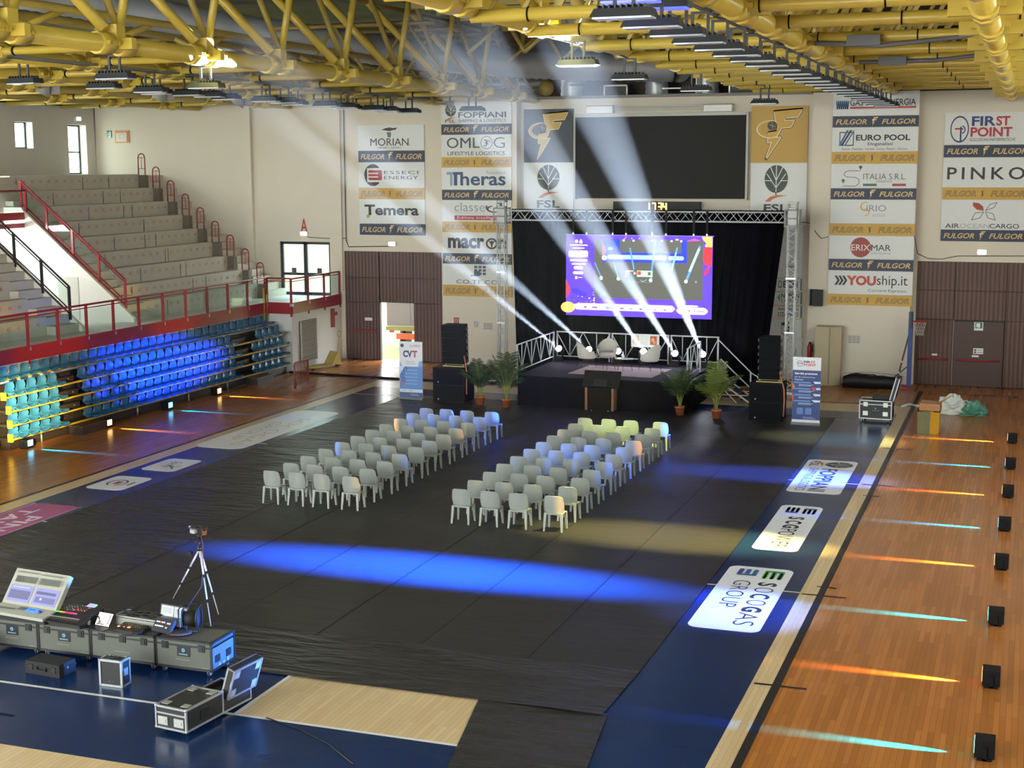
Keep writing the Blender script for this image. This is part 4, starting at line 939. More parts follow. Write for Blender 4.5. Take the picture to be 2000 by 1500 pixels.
for i in range(1, 5):
    for blk, (ya, n) in (('near block', (34.95 if i > 1 else 35.1, 5)), ('middle block', (38.6, 19)), ('far block', (49.35 if i > 1 else 49.95, 5 if i > 1 else 4))):
        for k in range(n):
            seat(RX[i]-.13, ya+.502*k, RZ[i]+.02, 'blue plastic stand seat in the %s, %s of the %s' % (ROWN[i], nth(k), blk), 'blue stand seats, '+blk)
for y, lab in ((38.2, 'low dark wooden step before the near aisle of the blue seats'), (49.2, 'low dark wooden step before the far aisle of the blue seats')):
    r = thing('step_box', lab, 'step', (-28.1, y, 0))
    MB().box(-.28, -.62, 0, .25, .62, .26).build('body', mat('dark_brown_board', '#2a211c'), r)
    MB().box(-.3, -.64, .26, .27, .64, .29).build('tread', mat('worn_brown_board', '#4a3a30', .5), r)
for i in range(1, 4):
    for s, y in (('near', 37.75), ('far', 48.5)):
        r = thing('aisle_step', 'dark step board in the %s aisle of the blue seats, %s row' % (s, ORD[i]), 'step', (RX[i]-.25, y, RZ[i]), 0, 'aisle steps between the blue seats')
        MB().box(-.2, -.5, 0, .1, .5, .17).build('body', mat('dark_brown_board', '#2a211c'), r)
        MB().ball((.105, .2, .09), .02).build('reflector', mat('bright_steel', '#b9bcc0'), r)

# louvre, pallet truck, barrier, small wall boxes
lv = MB(); a, b = AX(584, 628, -28.2), AX(617, 700, -28.2)
lv.box(-28.2, a.y, b.z, -28.16, b.y, a.z, 1)
n = 22
for k in range(n): z = b.z+(a.z-b.z)*(k+.5)/n; lv.cbox((-28.14, (a.y+b.y)/2, z), (.02, b.y-a.y-.1, .07), 0, 0, 0, .6)
for yy in (a.y, b.y-.05): lv.box(-28.19, yy, b.z, -28.1, yy+.05, a.z)
tag(lv.build('louvre_grille', [mat('grey_louvre', '#a7a49b', .5), mat('dark_void', '#3b3a38', .8)]), 'tall grey louvred grille in the side wall under the landing', 'grille')
tag(MB().box(-28.2, 55.6, 1.5, -28.1, 55.8, 2.3).box(-28.14, 55.55, 2.0, -28.05, 55.95, 2.15).build('alarm_box', mat('brick_red_box', '#8d3a30', .5)), 'small brick-red box on the side wall near the brown door', 'box')
pt = thing('pallet_truck', 'yellowish hand pallet truck standing by the louvred wall', 'pallet truck', (-27.55, 54.35, 0), radians(-111))
m_pt = mat('worn_yellow_paint', '#b09a52', .5)
MB().prism([(-.3, -.3, .08), (-.3, .3, .08), (-.05, .3, .08), (-.05, -.3, .08)], (0, 0, .02)).prism([(-.3, -.26, .1), (.25, -.26, .1), (-.12, -.26, .62), (-.2, -.26, .62)], (0, .52, 0)).build('body', m_pt, pt)
for s in (-1, 1):
    MB().box(.1, s*.2-.08, .06, 1.4, s*.2+.08, .12).build('fork', m_pt, pt)
    MB().tube((1.25, s*.2-.05, .045), (1.25, s*.2+.05, .045), .045, 10).build('wheel', m_black, pt)
MB().tube((-.32, -.1, .1), (-.32, .1, .1), .1, 12).build('wheel', m_black, pt)
MB().tube((-.3, 0, .5), (-.42, 0, 1.2), .025, 8).path([(-.42, 0, 1.2), (-.42, .09, 1.28), (-.44, .09, 1.45), (-.44, -.09, 1.45), (-.42, -.09, 1.28), (-.42, 0, 1.2)], .02, 6).build('handle', m_pt, pt)
bf = thing('barrier', 'rust-red tubular crowd barrier end-on by the blue seats', 'barrier', (-25.72, 47.6, 0), radians(94))
m_rust = mat('rust_red_tube', '#8a4a36', .5)
MB().path([(0, 0, .12), (0, 0, 1.0), (.08, 0, 1.08), (1.2, 0, 1.08), (1.28, 0, 1.0), (1.28, 0, .12)], .03, 8).tube((0, 0, .22), (1.28, 0, .22), .018, 8).build('frame', m_rust, bf)
for k in range(9): MB().tube((.12+.13*k, 0, .22), (.12+.13*k, 0, 1.08), .018, 6).build('bar', m_rust, bf)
for x in (.08, 1.2): MB().box(x-.03, -.25, .02, x+.03, .25, .08).box(x-.03, -.25, 0, x+.03, -.2, .06).box(x-.03, .2, 0, x+.03, .25, .06).box(x-.02, -.03, .06, x+.02, .03, .25).build('foot', m_rust, bf)
tag(MB().path([(-28.3, 52.0, .04), (-23.2, 51.62, .04), (-20.0, 51.7, .04), (-17, 52.2, .04)], .05, 6).build('cable_ramp', m_black), 'long black cable cover across the floor behind the left banner', 'cable cover')

# lorry outside the open door, lamp post outside
lr = thing('lorry', 'white box lorry parked outside the open brown door', 'lorry', (-26.6, 60.6, 0))
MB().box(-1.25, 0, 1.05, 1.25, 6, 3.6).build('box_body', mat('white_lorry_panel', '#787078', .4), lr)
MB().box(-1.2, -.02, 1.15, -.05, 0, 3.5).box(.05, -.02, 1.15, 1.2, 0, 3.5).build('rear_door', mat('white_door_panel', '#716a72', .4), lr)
MB().box(-1.25, -.12, .85, 1.25, .1, 1.03).build('tail_lift', mat('yellowish_grey_steel', '#7f7444', .4, .4), lr)
MB().box(-.75, -.08, .45, .75, .05, .72).build('bumper', mat('orange_red_paint', '#c8502c', .4), lr)
for x in (-1.1, .9): MB().box(x, -.06, .75, x+.22, .02, .9).build('tail_lamp', mat('red_lamp', '#b8231c', .3), lr)
for x in (-1, 1): MB().tube((x-.15, 1.6, .42), (x+.15, 1.6, .42), .42, 16).build('wheel', m_black, lr)
MB().prism([(.1, -.03, 2.2), (.3, -.03, 2.2), (.42, -.03, 2.75), (.22, -.03, 2.75)], (0, -.01, 0)).build('emblem', ink('#d8604a'), lr)
lp = thing('lamp_post', 'white globe street lamp on the lawn behind the landing door', 'lamp', (-30.0, 60.5, 0))
MB().tube((0, 0, 0), (0, 0, 4.1), .05, 8).build('post', mat('grey_post', '#8a8d8c'), lp)
MB().ball((0, 0, 4.4), .38, 0, 16).build('globe', mat('white_globe', '#e8e8e2', .3), lp)
# ------------------------------------------------------------------ stage
ST = 1.09
m_alu = mat('brushed_aluminium', '#b4b8bc', 0.35, .7)
m_alul = mat('pale_aluminium_tube', '#c9cdcf', 0.45, .05)
m_skirt = mat('black_stage_skirt', '#0c0c11', 0.9, spec=.1, var=.2, scale=1.5, stretch=(3, 3, .5), bump=.25)
m_deck = mat('dark_purple_grey_carpet', '#2f2836', 0.9, spec=.1, var=.15, scale=30)
st = thing('stage', 'low black-skirted stage with a dark carpet under the video wall', 'stage')
SX0, SX1, SY0, SY1 = -16.7, -10.75, 47.3, 51.5
MB().box(SX0, SY0, ST-.06, SX1, SY1, ST).build('deck', m_deck, st)
sk = MB(); rows = []
per = [(SX0-.02, SY1), (SX0-.02, SY0-.02), (SX1+.02, SY0-.02), (SX1+.02, SY1)]
pts = []
for a, b in zip(per, per[1:]):
    a = V((*a, 0)); b = V((*b, 0)); n = max(2, int((b-a).length/.08))
    pts += [a.lerp(b, k/n) for k in range(n)]
pts.append(V((*per[-1], 0)))
for z in (ST-.02, .55, .01): rows.append([V((p.x+.02*sin(i*1.7)*(1-z), p.y-.025*abs(sin(i*.55+z))*(1.1-z), z)) for i, p in enumerate(pts)])
sk.grid(rows); sk.build('skirt', m_skirt, st)
MB().box(SX0+.1, SY0+.1, .0, SX1-.1, SY1-.05, ST-.08).build('frame', m_black, st)
def rail_panel(lab, p0, p1, z0=ST+.16, z1=ST+1.08, group='stage railings', spans=3, tilt=None):
    p0 = V((*p0, 0)); p1 = V((*p1, 0)); r = thing('stage_railing', lab, 'railing', p0, 0, group); d = p1-p0; L = d.length; d.normalize()
    at = lambda s, z: d*s+V((0, 0, z))
    for s in (0.03, L-.03): MB().tube(at(s, ST-.25), at(s, z1), .032, 8).build('post', m_alul, r)
    MB().tube(at(0, z1), at(L, z1), .026, 8).tube(at(0, z0), at(L, z0), .022, 8).build('rail', m_alul, r)
    for k in range(spans):
        a = L*k/spans; b = L*(k+1)/spans; m = (a+b)/2
        MB().tube(at(a, z1), at(m, z0), .017, 6).tube(at(m, z0), at(b, z1), .017, 6).build('brace', m_alul, r)
        MB().tube(at(m, z0), at(m, z1), .017, 6).build('upright', m_alul, r)
    return r
rail_panel('aluminium stage railing along the left stage edge', (SX0, 47.15), (SX0, 51.35), spans=4)
rail_panel('aluminium stage railing at the back left, behind the first armchair', (SX0+.05, SY1), (-14.55, SY1), spans=2)
rail_panel('aluminium stage railing at the back middle, carrying the poster', (-14.5, SY1), (-12.3, SY1), spans=2)
rail_panel('aluminium stage railing at the back right by the stairs', (-12.25, SY1), (-10.45, SY1), spans=2)
rail_panel('short aluminium railing on the right stage edge beside a palm', (-10.8, 47.9), (-10.8, 50.0), spans=2)
# poster
pb = MB().box(-13.72, SY1-.08, ST+.62, -12.66, SY1-.05, ST+1.1).build('poster', ink('#dfe3dc')); tag(pb, 'white poster with two pictures hung on the back stage railing', 'poster')
Face((-13.72, SY1-.08, ST+1.1), (1, 0, 0), (0, 0, -1), 1.06, .48).draw([('r', .05, .1, .28, .72, '#c9b49a'), ('r', .09, .2, .24, .72, '#dccbb4'), ('r', .68, .12, .92, .8, '#b4552a'), ('e', .78, .4, .06, .14, '#e0a070'), ('e', .84, .6, .05, .12, '#d98a54')]+[('l', [(.34, .14+.11*k), (.6, .14+.11*k)], .025, '#a8b4a8') for k in range(7)], 'printing').finish(pb)
# stairs and their handrail on the right
sr = thing('stage_stairs', 'aluminium stage stairs with folded handrail right of the stage', 'stairs', (-10.4, 50.6, 0))
for k in range(4): MB().box(.05+.32*k, -.5, ST-.24*(k+1), .37+.32*k, .5, ST-.24*(k+1)+.04).build('tread', mat('dark_tread', '#2b2b2e', .7), sr)
for y in (-.5, .5): MB().tube((0, y, ST-.15), (1.35, y, .05), .03, 8).tube((.1, y, .3), (1.3, y, .3), .02, 6).tube((.1, y, .02), (.1, y, ST-.2), .025, 6).tube((.9, y, .02), (.3, y, .62), .02, 6).build('side_frame', m_alul, sr)
MB().path([(0, .5, ST+1.05), (1.25, .5, .0+1.05-.1), (1.45, .5, .85), (1.47, .5, .5), (1.35, .5, .35), (1.2, .5, .42), (.1, .5, ST+.35)], .024, 8).tube((0, .5, ST-.2), (0, .5, ST+1.05), .03, 8).tube((1.2, .5, .1), (1.2, .5, .98), .028, 8).build('handrail', m_alul, sr)
# carpet, armchairs, tables
m_rug = mat('pale_rose_rug', '#b9a3a8', .95, var=.12, scale=9)
rug = MB().prism([(-15.15, 48.2, ST), (-12.1, 48.1, ST), (-11.9, 50.3, ST), (-15.0, 50.4, ST)], (0, 0, .012)).build('rug', m_rug); tag(rug, 'pale rose rug under the three armchairs on the stage', 'rug')
m_arm = mat('pale_grey_fabric', '#c3bfb6', .85, var=.05, scale=40)
def armchair(x, y, rz, lab):
    r = thing('armchair', lab, 'armchair', (x, y, ST+.012), rz, 'armchairs on the stage')
    rows = []
    for z, k in ((.40, .86), (.52, .97), (.62, 1.0)):
        pass
    sh = []
    for j in range(15):
        t = radians(-125+250*j/14); back = max(0, cos(t)); top = .60+.34*back**1.2
        col_ = []
        for f_, z in ((.88, .36), (1.0, .46), (1.04, .58), (1.06+.06*back, top)): col_.append((.36*f_*sin(t), -.33*f_*cos(t), z))
        sh.append(col_)
    MB().slab(sh, lambda p: V((-p.x*.13, -p.y*.13, .0))).build('shell', m_arm, r)
    MB().lathe([(.05, .30), (.30, .32), (.34, .38), (.33, .46), (.28, .49), (.02, .50)], (0, .02, 0), 20).build('cushion', m_arm, r)
    for sx_, sy_ in ((-1, -1), (1, -1), (1, 1), (-1, 1)): MB().tube((.2*sx_, .2*sy_, .33), (.29*sx_, .29*sy_, 0), .014, 6, r2=.009).build('leg', m_black, r)
armchair(-15.0, 49.95, radians(-55), 'pale grey tub armchair at the left of the stage, turned right')
armchair(-14.45, 50.75, radians(-175), 'pale grey tub armchair in the middle of the stage, facing the hall')
armchair(-12.6, 49.85, radians(62), 'pale grey tub armchair at the right of the stage, turned left')
def side_table(x, y, h, w_, d_, c, lab):
    r = thing('side_table', lab, 'table', (x, y, ST+.012), 0, 'small tables on the stage rug')
    MB().lathe([(w_*.97, h-.025), (w_, h-.015), (w_, h), (.001, h)], (0, 0, 0), 20, 0, Matrix.Diagonal((1, d_/w_, 1, 1))).build('table_top', mat('table_'+c[1:], c, .4), r)
    for k in range(3): t = 2.1*k+.5; MB().tube((w_*.7*cos(t), d_*.7*sin(t), h-.02), (w_*.85*cos(t), d_*.85*sin(t), 0), .009, 6).build('leg', m_black, r)
side_table(-14.05, 49.5, .48, .30, .22, '#b59a94', 'low pinkish side table on the stage rug')
side_table(-13.4, 49.3, .46, .36, .2, '#d4d4d8', 'low white side table on the stage rug')
g = thing('carafe', 'small glass carafe standing on the white side table', 'carafe', (-13.45, 49.3, ST+.472))
MB().lathe([(.05, 0), (.055, .1), (.02, .18), (.025, .24)], (0, 0, 0), 12).build('body', mat('pale_glass', '#cfd6da', .1, spec=.8), g)
# moving heads
def beam_lamp(p, tgt, lab, power, deg, col):
    p = V(p); d = (V(tgt)-p).normalized()
    r = thing('stage_spotlight', lab, 'stage light', (p.x, p.y, ST), 0, 'white beam lights on the stage')
    z = p.z-ST
    MB().box(-.17, -.14, 0, .17, .14, .14).build('base', m_black, r)
    MB().box(-.18, -.06, .14, -.14, .06, z+.02).box(.14, -.06, .14, .18, .06, z+.02).box(-.18, -.06, .14, .18, .06, .18).build('yoke', m_black, r)
    c = V((0, 0, z)); a = c-d*.34
    hd = MB().tube(a, c-d*.02, .10, 14, r2=.125).build('head', m_black, r)
    MB().tube(c-d*.018, c-d*.005, .115, 16).build('lens', mat('white_hot_lens', '#f2f6ff', .2, emit=LENS), hd)
    spot('beam', p+d*.10, tgt, power, col, deg, .35, .05)
BL = [((-16.47, 51.2, 1.57), (-19.24, 31.4, 11.02)), ((-15.29, 51.2, 1.58), (-16.6, 32.27, 9.89)), ((-14.16, 51.2, 1.56), (-15.26, 33.23, 9.46)),
      ((-13.19, 51.2, 1.59), (-12.69, 33.99, 9.16)), ((-12.01, 51.2, 1.56), (-11.53, 34.14, 9.03)), ((-10.98, 51.2, 1.57), (-9.6, 32.84, 9.65))]
wh = ['at the left rear corner of the stage', 'behind the left armchair', 'behind the small tables', 'behind the right armchair', 'right of the poster', 'by the stage stairs']
for i, (a, b) in enumerate(BL): beam_lamp(a, b, 'white beam light '+wh[i], BEAM*(1.0, 1, 1.1, 1.15, 1.3, 1.5)[i], (2.6, 2.6, 2.8, 3.0, 3.2, 3.6)[i], (.66, .80, 1.0))

# ------------------------------------------------------------------ ground support truss, drape, video wall
def box_truss(name, lab, p0, p1, w_, h_=None, seg=.5, axis='x'):
    p0 = V(p0); p1 = V(p1); r = thing(name, lab, 'truss'); d = (p1-p0); L = d.length; d.normalize()
    a = V((0, 1, 0)); b = d.cross(a).normalized(); h_ = h_ or w_
    cs = [a*(sa*w_/2)+b*(sb*h_/2) for sa, sb in ((-1, -1), (1, -1), (1, 1), (-1, 1))]
    for c in cs: MB().tube(p0+c, p1+c, .026, 8).build('chord', m_alul, r)
    n = max(2, int(round(L/seg)))
    for i in range(4):
        m = MB(); c0, c1 = cs[i], cs[(i+1) % 4]
        for k in range(n):
            s0 = p0+d*(L*k/n); s1 = p0+d*(L*(k+1)/n); sm2 = p0+d*(L*(k+.5)/n)
            m.tube(s0+c0, sm2+c1, .012, 6).tube(sm2+c1, s1+c0, .012, 6)
        m.build('bracing', m_alul, r)
    return r
for x, s in ((-19.5, 'left'), (-8.18, 'right')):
    t = box_truss('truss_tower', 'upright aluminium truss tower at the %s of the stage' % s, (x, 53.35, .1), (x, 53.35, 6.2), .3)
    MB().box(x-.45, 52.9, 0, x+.45, 53.8, .05).build('base_plate', m_alu, t)
    sb_ = MB()
    for a_ in (-.25, .25):
        for b_ in (-.25, .25): sb_.tube((x+a_, 53.35+b_, 6.1), (x+a_, 53.35+b_, 6.75), .03, 8).tube((x+a_*.6, 53.35+b_*.6, 6.7), (x+a_*.6, 53.35+b_*.6, 7.0), .022, 8)
        for z_ in (6.15, 6.42, 6.72): sb_.tube((x+a_, 53.1, z_), (x+a_, 53.6, z_), .025, 6).tube((x-.25, 53.35+a_, z_), (x+.25, 53.35+a_, z_), .025, 6)
    sb_.box(x-.16, 53.2, 6.1, x+.16, 53.5, 6.8).box(x-.18, 53.15, 6.96, x+.18, 53.55, 7.02)
    sb_.build('sleeve_block', mat('clear_worn_aluminium', '#a4a7a4', .4, .1), t)
    for sx_ in (-1, 1): MB().tube((x, 53.35, .06), (x+.9*sx_, 53.0, .06), .04, 8).tube((x+.85*sx_, 53.02, .06), (x, 53.3, 1.0), .02, 6).build('outrigger', m_alul, t)
    for y in (2.2, 4.2): MB().box(x-.18, 53.16, y, x+.18, 53.2, y+.06).build('spigot', m_alu, t)
box_truss('header_truss', 'horizontal aluminium truss spanning above the video wall', (-19.3, 53.35, 6.45), (-8.4, 53.35, 6.45), .36, .36, .62)
m_drape = mat('black_molton', '#0a0a10', 0.95, var=.2, scale=2, spec=.05)
rows = []
for k in range(9):
    z = 6.68-6.63*k/8; row = []
    for j in range(161):
        u = j/160; x0 = -19.3+.1*k/8*2; x1 = -8.5-.75*k/8
        x = x0+(x1-x0)*u; amp = .05+.06*min(1, k/3)
        row.append((x, 53.95+amp*sin(u*150+sin(u*31)*2)+.05*sin(u*47), z))
    rows.append(row)
tag(MB().slab(rows, (0, .012, 0)).build('stage_drape', m_drape), 'tall black pleated drape behind the stage', 'drape')
LX0, LX1, LZ0, LZ1, LY = -16.78, -11.07, 2.64, 5.72, 53.1
lw = thing('led_screen', 'bright purple video wall hanging above the stage', 'screen')
MB().box(LX0, LY, LZ0, LX1, LY+.14, LZ1).build('cabinet', m_black, lw)
scr = MB().poly([(LX0, LY-.003, LZ0), (LX1, LY-.003, LZ0), (LX1, LY-.003, LZ1), (LX0, LY-.003, LZ1)]).build('screen', ink('#4a2cf0', LED), lw)
f = Face((LX0, LY-.003, LZ1), (1, 0, 0), (0, 0, -1), LX1-LX0, LZ1-LZ0, .002, .0006)
P = '#4a2cf0'
rnd = random.Random(5)
e = [('r', .198, .045, .938, .775, '#45463f'), ('r', .255, .045, .83, .325, '#0a2be8'), ('r', .375, .045, .792, .205, '#4a4b46'), ('r', .29, .235, .695, .29, '#8fa8e8', .012), ('r', .705, .24, .81, .29, '#8fa8e8', .012),
     ('p', [(.255,.10),(.27,.14),(.275,.20),(.262,.25),(.255,.25)], '#f03a5a'), ('e', .268, .275, .018, .03, '#e8c8e8'), ('e', .328, .18, .05, .055, '#1a2ca8'), ('e', .31, .16, .02, .02, '#5a7af0')]
e += [('e', .40+.068*k if k < 2 else .466+.065*k, .058, .007, .012, '#eef4ff') for k in range(6)]
for (x0, y0), (x1, y1), w_ in (((.203,.34),(.246,.515), .012), ((.335,.34),(.367,.515), .013), ((.445,.15),(.473,.41), .018), ((.615,.045),(.59,.52), .022), ((.765,.14),(.71,.54), .022), ((.915,.12),(.83,.53), .028)):
    e += [('l', [(x0, y0), (x1, y1)], w_, '#4f86d6')]
e += [('l', [(.91,.15),(.85,.42)], .03, '#9ad0ec'), ('l', [(.757,.2),(.73,.42)], .02, '#7fb6e6')]
e += [('e', x, y, .011, .022, '#f4f8ff') for x, y in ((.247,.525), (.366,.53), (.588,.54), (.71,.545), (.826,.545))]+[('e', .893, .548, .007, .014, '#5a7ac8')]
e += [('r', .495, .425, .60, .50, '#9fe0b8'), ('r', .497, .43, .522, .48, '#d03a3a'), ('r', .568, .44, .588, .48, '#4a4a34'), ('p', [(.475,.44),(.488,.46),(.475,.475),(.472,.46)], '#f0f4f8'), ('l', [(.42,.43),(.42,.5)], .012, '#b8c4cc'), ('l', [(.435,.43),(.435,.47)], .012, '#b8c4cc'), ('l', [(.42,.43),(.47,.43)], .01, '#b8c4cc'), ('l', [(.52,.54),(.535,.56),(.56,.535)], .008, '#8a9098'), ('l', [(.43,.56),(.6,.57)], .006, '#6a6e70')]
# left column of small marks, lower logo strips, splashes
e += [('e', .075, .075, .011, .02, '#f0eaff'), ('e', .105, .06, .006, .01, '#f0eaff'), ('r', .095, .07, .115, .1, '#f0eaff'), ('r', .028, .115, .152, .13, '#d8c8ff'), ('r', .048, .153, .13, .165, '#d8c8ff'),
      ('r', .018, .19, .158, .275, '#8a78f4', .01), ('r', .024, .20, .085, .268, '#f0c8e0', .008), ('r', .10, .19, .152, .262, '#f0c8e0', .008), ('r', .03, .30, .15, .322, '#f4ecff'), ('r', .042, .35, .14, .366, '#c8b8ff'), ('r', .055, .385, .12, .425, '#f0c0dc', .01), ('r', .05, .45, .122, .485, '#eae4ff', .01), ('r', .065, .51, .08, .545, '#d8c8ff'), ('r', .085, .52, .115, .53, '#c0b0f8')]
e += [('p', [(.0,.55),(.012,.60),(.03,.65),(.028,.70),(.012,.76),(.0,.78)], '#e8283a'), ('e', .015, .90, .05, .068, '#ffc24a'), ('r', .0, .845, .012, .965, '#ffd27a')]
for k in range(46): x = .03+.18*rnd.random(); y = .70+.22*rnd.random(); e.append(('e', x, y, .002+.006*rnd.random(), .004+.011*rnd.random(), rnd.choice(['#2418a0', '#2418a0', '#8a7cf8', '#e8e2ff', '#5a48f4']), 7))
e += [('p', [(.04,.67),(.08,.655),(.11,.70),(.15,.73),(.13,.76),(.08,.74),(.05,.72)], '#3422c0'), ('r', .065, .845, .755, .925, '#f2dff2', .028), ('r', .768, .86, .975, .945, '#f2e6f6', .03), ('r', .825, .835, .91, .852, '#f4ecff')]
for x0, x1, c in ((.13,.15,'#54506a'), (.185,.225,'#6a647c'), (.28,.355,'#4a7ab0'), (.38,.41,'#6a647c'), (.445,.47,'#4ac07a'), (.515,.57,'#3c4a66'), (.615,.625,'#b05a6a'), (.68,.70,'#7a7488'), (.80,.86,'#c04a6a'), (.885,.892,'#d03a4a'), (.90,.955,'#9a8a9c')): e.append(('r', x0, .875+.02*x0, x1, .90+.02*x0, c))
e += [('p', [(.93,.0),(1.0,.0),(1.0,.12),(.975,.135),(.95,.115),(.96,.075),(.94,.04)], '#ffc04a'), ('p', [(.945,.14),(.965,.12),(1.0,.125),(1.0,.36),(.975,.35),(.95,.33),(.94,.25)], '#f01f2c'), ('p', [(.955,.40),(.985,.36),(.98,.43),(.955,.47),(.95,.44)], '#e81f3a'), ('p', [(.83,.055),(.88,.02),(.925,.045),(.88,.055)], '#c83ac0'), ('e', .42, .015, .006, .01, '#e85ab0'), ('e', .51, .03, .004, .007, '#ff9ad8'), ('e', .46, .03, .004, .007, '#ffc0e8'), ('e', .41, .035, .004, .006, '#ffb0e0'), ('r', .755, .03, .775, .045, '#f4ecff')]
f.draw(e, 'picture', LED); f.finish(lw)
MB().box(LX0-.02, LY-.01, LZ1, LX1+.02, LY+.14, LZ1+.03).build('top_edge', mat('led_frame', '#6a5cf0', .4, emit=.6), lw)
for i, px in enumerate((1121, 1147, 1198, 1224, 1275, 1302, 1356, 1382)):
    x = AY(px, 445, 53.2).x
    o = MB().box(x-.04, 53.1, LZ1+.1, x+.04, 53.14, 6.7).box(x-.03, 53.1, LZ1, x+.03, 53.16, LZ1+.16, 1).build('hanging_strap', [m_black, m_alu]); tag(o, 'black hanging strap between truss and video wall, %s from the left' % nth(i), 'strap', 'straps holding the video wall')

# ------------------------------------------------------------------ loudspeakers
m_spk = mat('black_speaker_paint', '#0c0d10', 0.6, var=.15, spec=.15)
m_gr = mat('dark_speaker_grille', '#111216', 0.8, var=.3, scale=60, spec=.1)
for s, x0, x1, sub_x0, sub_x1, Y in (('left', -19.60, -18.72, -19.88, -18.68, 47.1), ('right', -8.21, -7.52, -8.48, -7.40, 46.85)):
    for k in range(2):
        r = thing('subwoofer', 'large black subwoofer beside the stage, %s of the %s pair' % (('lower', 'upper')[k], s), 'speaker', ((sub_x0+sub_x1)/2, Y, .02+.62*k), 0, 'black subwoofers')
        w2 = (sub_x1-sub_x0)/2
        MB().box(-w2, 0, 0, w2, 1.0, .615).build('cabinet', m_spk, r)
        MB().box(-w2+.03, -.02, .03, w2-.03, 0, .585).build('grille', m_gr, r)
        MB().ball((-w2+.22, -.03, .1), .03).build('badge', m_alu, r)
        for sx_ in (-1, 1): MB().box(sx_*w2-.012, .35, .25, sx_*w2+.012, .65, .37).build('handle', m_black, r)
    r = thing('array_frame', 'steel base frame between the %s subwoofers and line array' % s, 'frame', ((x0+x1)/2, Y+.2, 1.27))
    MB().box(-.42, 0, 0, .42, .06, .04).box(-.42, .5, 0, .42, .56, .04).box(-.36, .1, .04, -.30, .16, .1).box(.30, .1, .04, .36, .16, .1).build('beam', mat('yellowish_steel', '#8f8458', .5, .4), r)
    for k in range(6):
        r = thing('line_array_speaker', 'black line array loudspeaker, %s from the bottom of the %s stack' % (nth(k), s), 'speaker', ((x0+x1)/2, Y+.22-.012*k, 1.37+.235*k), 0, 'line array loudspeakers')
        w2 = (x1-x0)/2
        MB().prism([(-w2, 0, 0), (w2, 0, 0), (w2-.06, .48, .03), (-w2+.06, .48, .03)], (0, 0, .215)).build('cabinet', m_spk, r)
        MB().box(-w2+.02, -.015, .02, w2-.02, 0, .2).build('grille', m_gr, r)
        MB().box(w2, .12, .06, w2+.05, .24, .16).box(-w2-.05, .12, .06, -w2, .24, .16).build('rigging', m_dframe, r)
    tag(MB().path([(x1+.02, Y+.1, 1.7), (x1+.14, Y-.05, 1.3), (x1+.17, Y-.06, 1.15), (x1+.16, Y-.07, .35)] if s == 'left' else [(x1+.02, Y+.1, 1.65), (x1+.2, Y-.05, 1.1), (x1+.22, Y-.06, .7), (x1+.2, Y-.07, .2)], .025, 6).build('ratchet_strap', mat('salmon_webbing', '#b0705f' if s == 'left' else '#a5825f', .7)), 'ratchet strap hanging down the %s loudspeaker stack' % s, 'strap')
# ------------------------------------------------------------------ lectern screen in front of the stage
lc = thing('prompter_cabinet', 'dark brown wheeled cabinet standing before the stage', 'cabinet', (-13.62, 46.9, 0))
MB().box(-.47, 0, .06, .47, .6, .82).build('body', mat('black_brown_cabinet', '#15120f', .7, spec=.1), lc)
for sx_ in (-1, 1): MB().box(sx_*.47-.04, -.03, .05, sx_*.47+.04, .62, .83).build('side_panel', mat('orange_brown_wood', '#7a4a2c', .45, var=.2), lc)
MB().box(-.40, -.02, .1, .40, 0, .8).build('front_panel', mat('dark_cloth_front', '#1a1715', .9, scale=50, spec=.05), lc)
for sx_ in (-.3, .3): MB().tube((sx_-.02, .05, .03), (sx_+.02, .05, .03), .03, 10).build('caster', mat('bright_steel', '#b9bcc0'), lc)
tv = thing('monitor', 'large black monitor leaning back on the brown cabinet before the stage', 'monitor', (-13.6, 47.0, .83))
MB().cbox((0, .12, .27), (1.3, .07, .62), 0, 0, radians(-32)).build('back_shell', m_black, tv)
MB().cbox((0, -.02, .15), (.5, .1, .28), 0, 0, radians(-32)).build('electronics_bulge', mat('black_plastic_bulge', '#0d0e12', .5), tv)
MB().box(-.35, .0, 0, -.25, .3, .04).box(.25, .0, 0, .35, .3, .04).build('foot', m_black, tv)
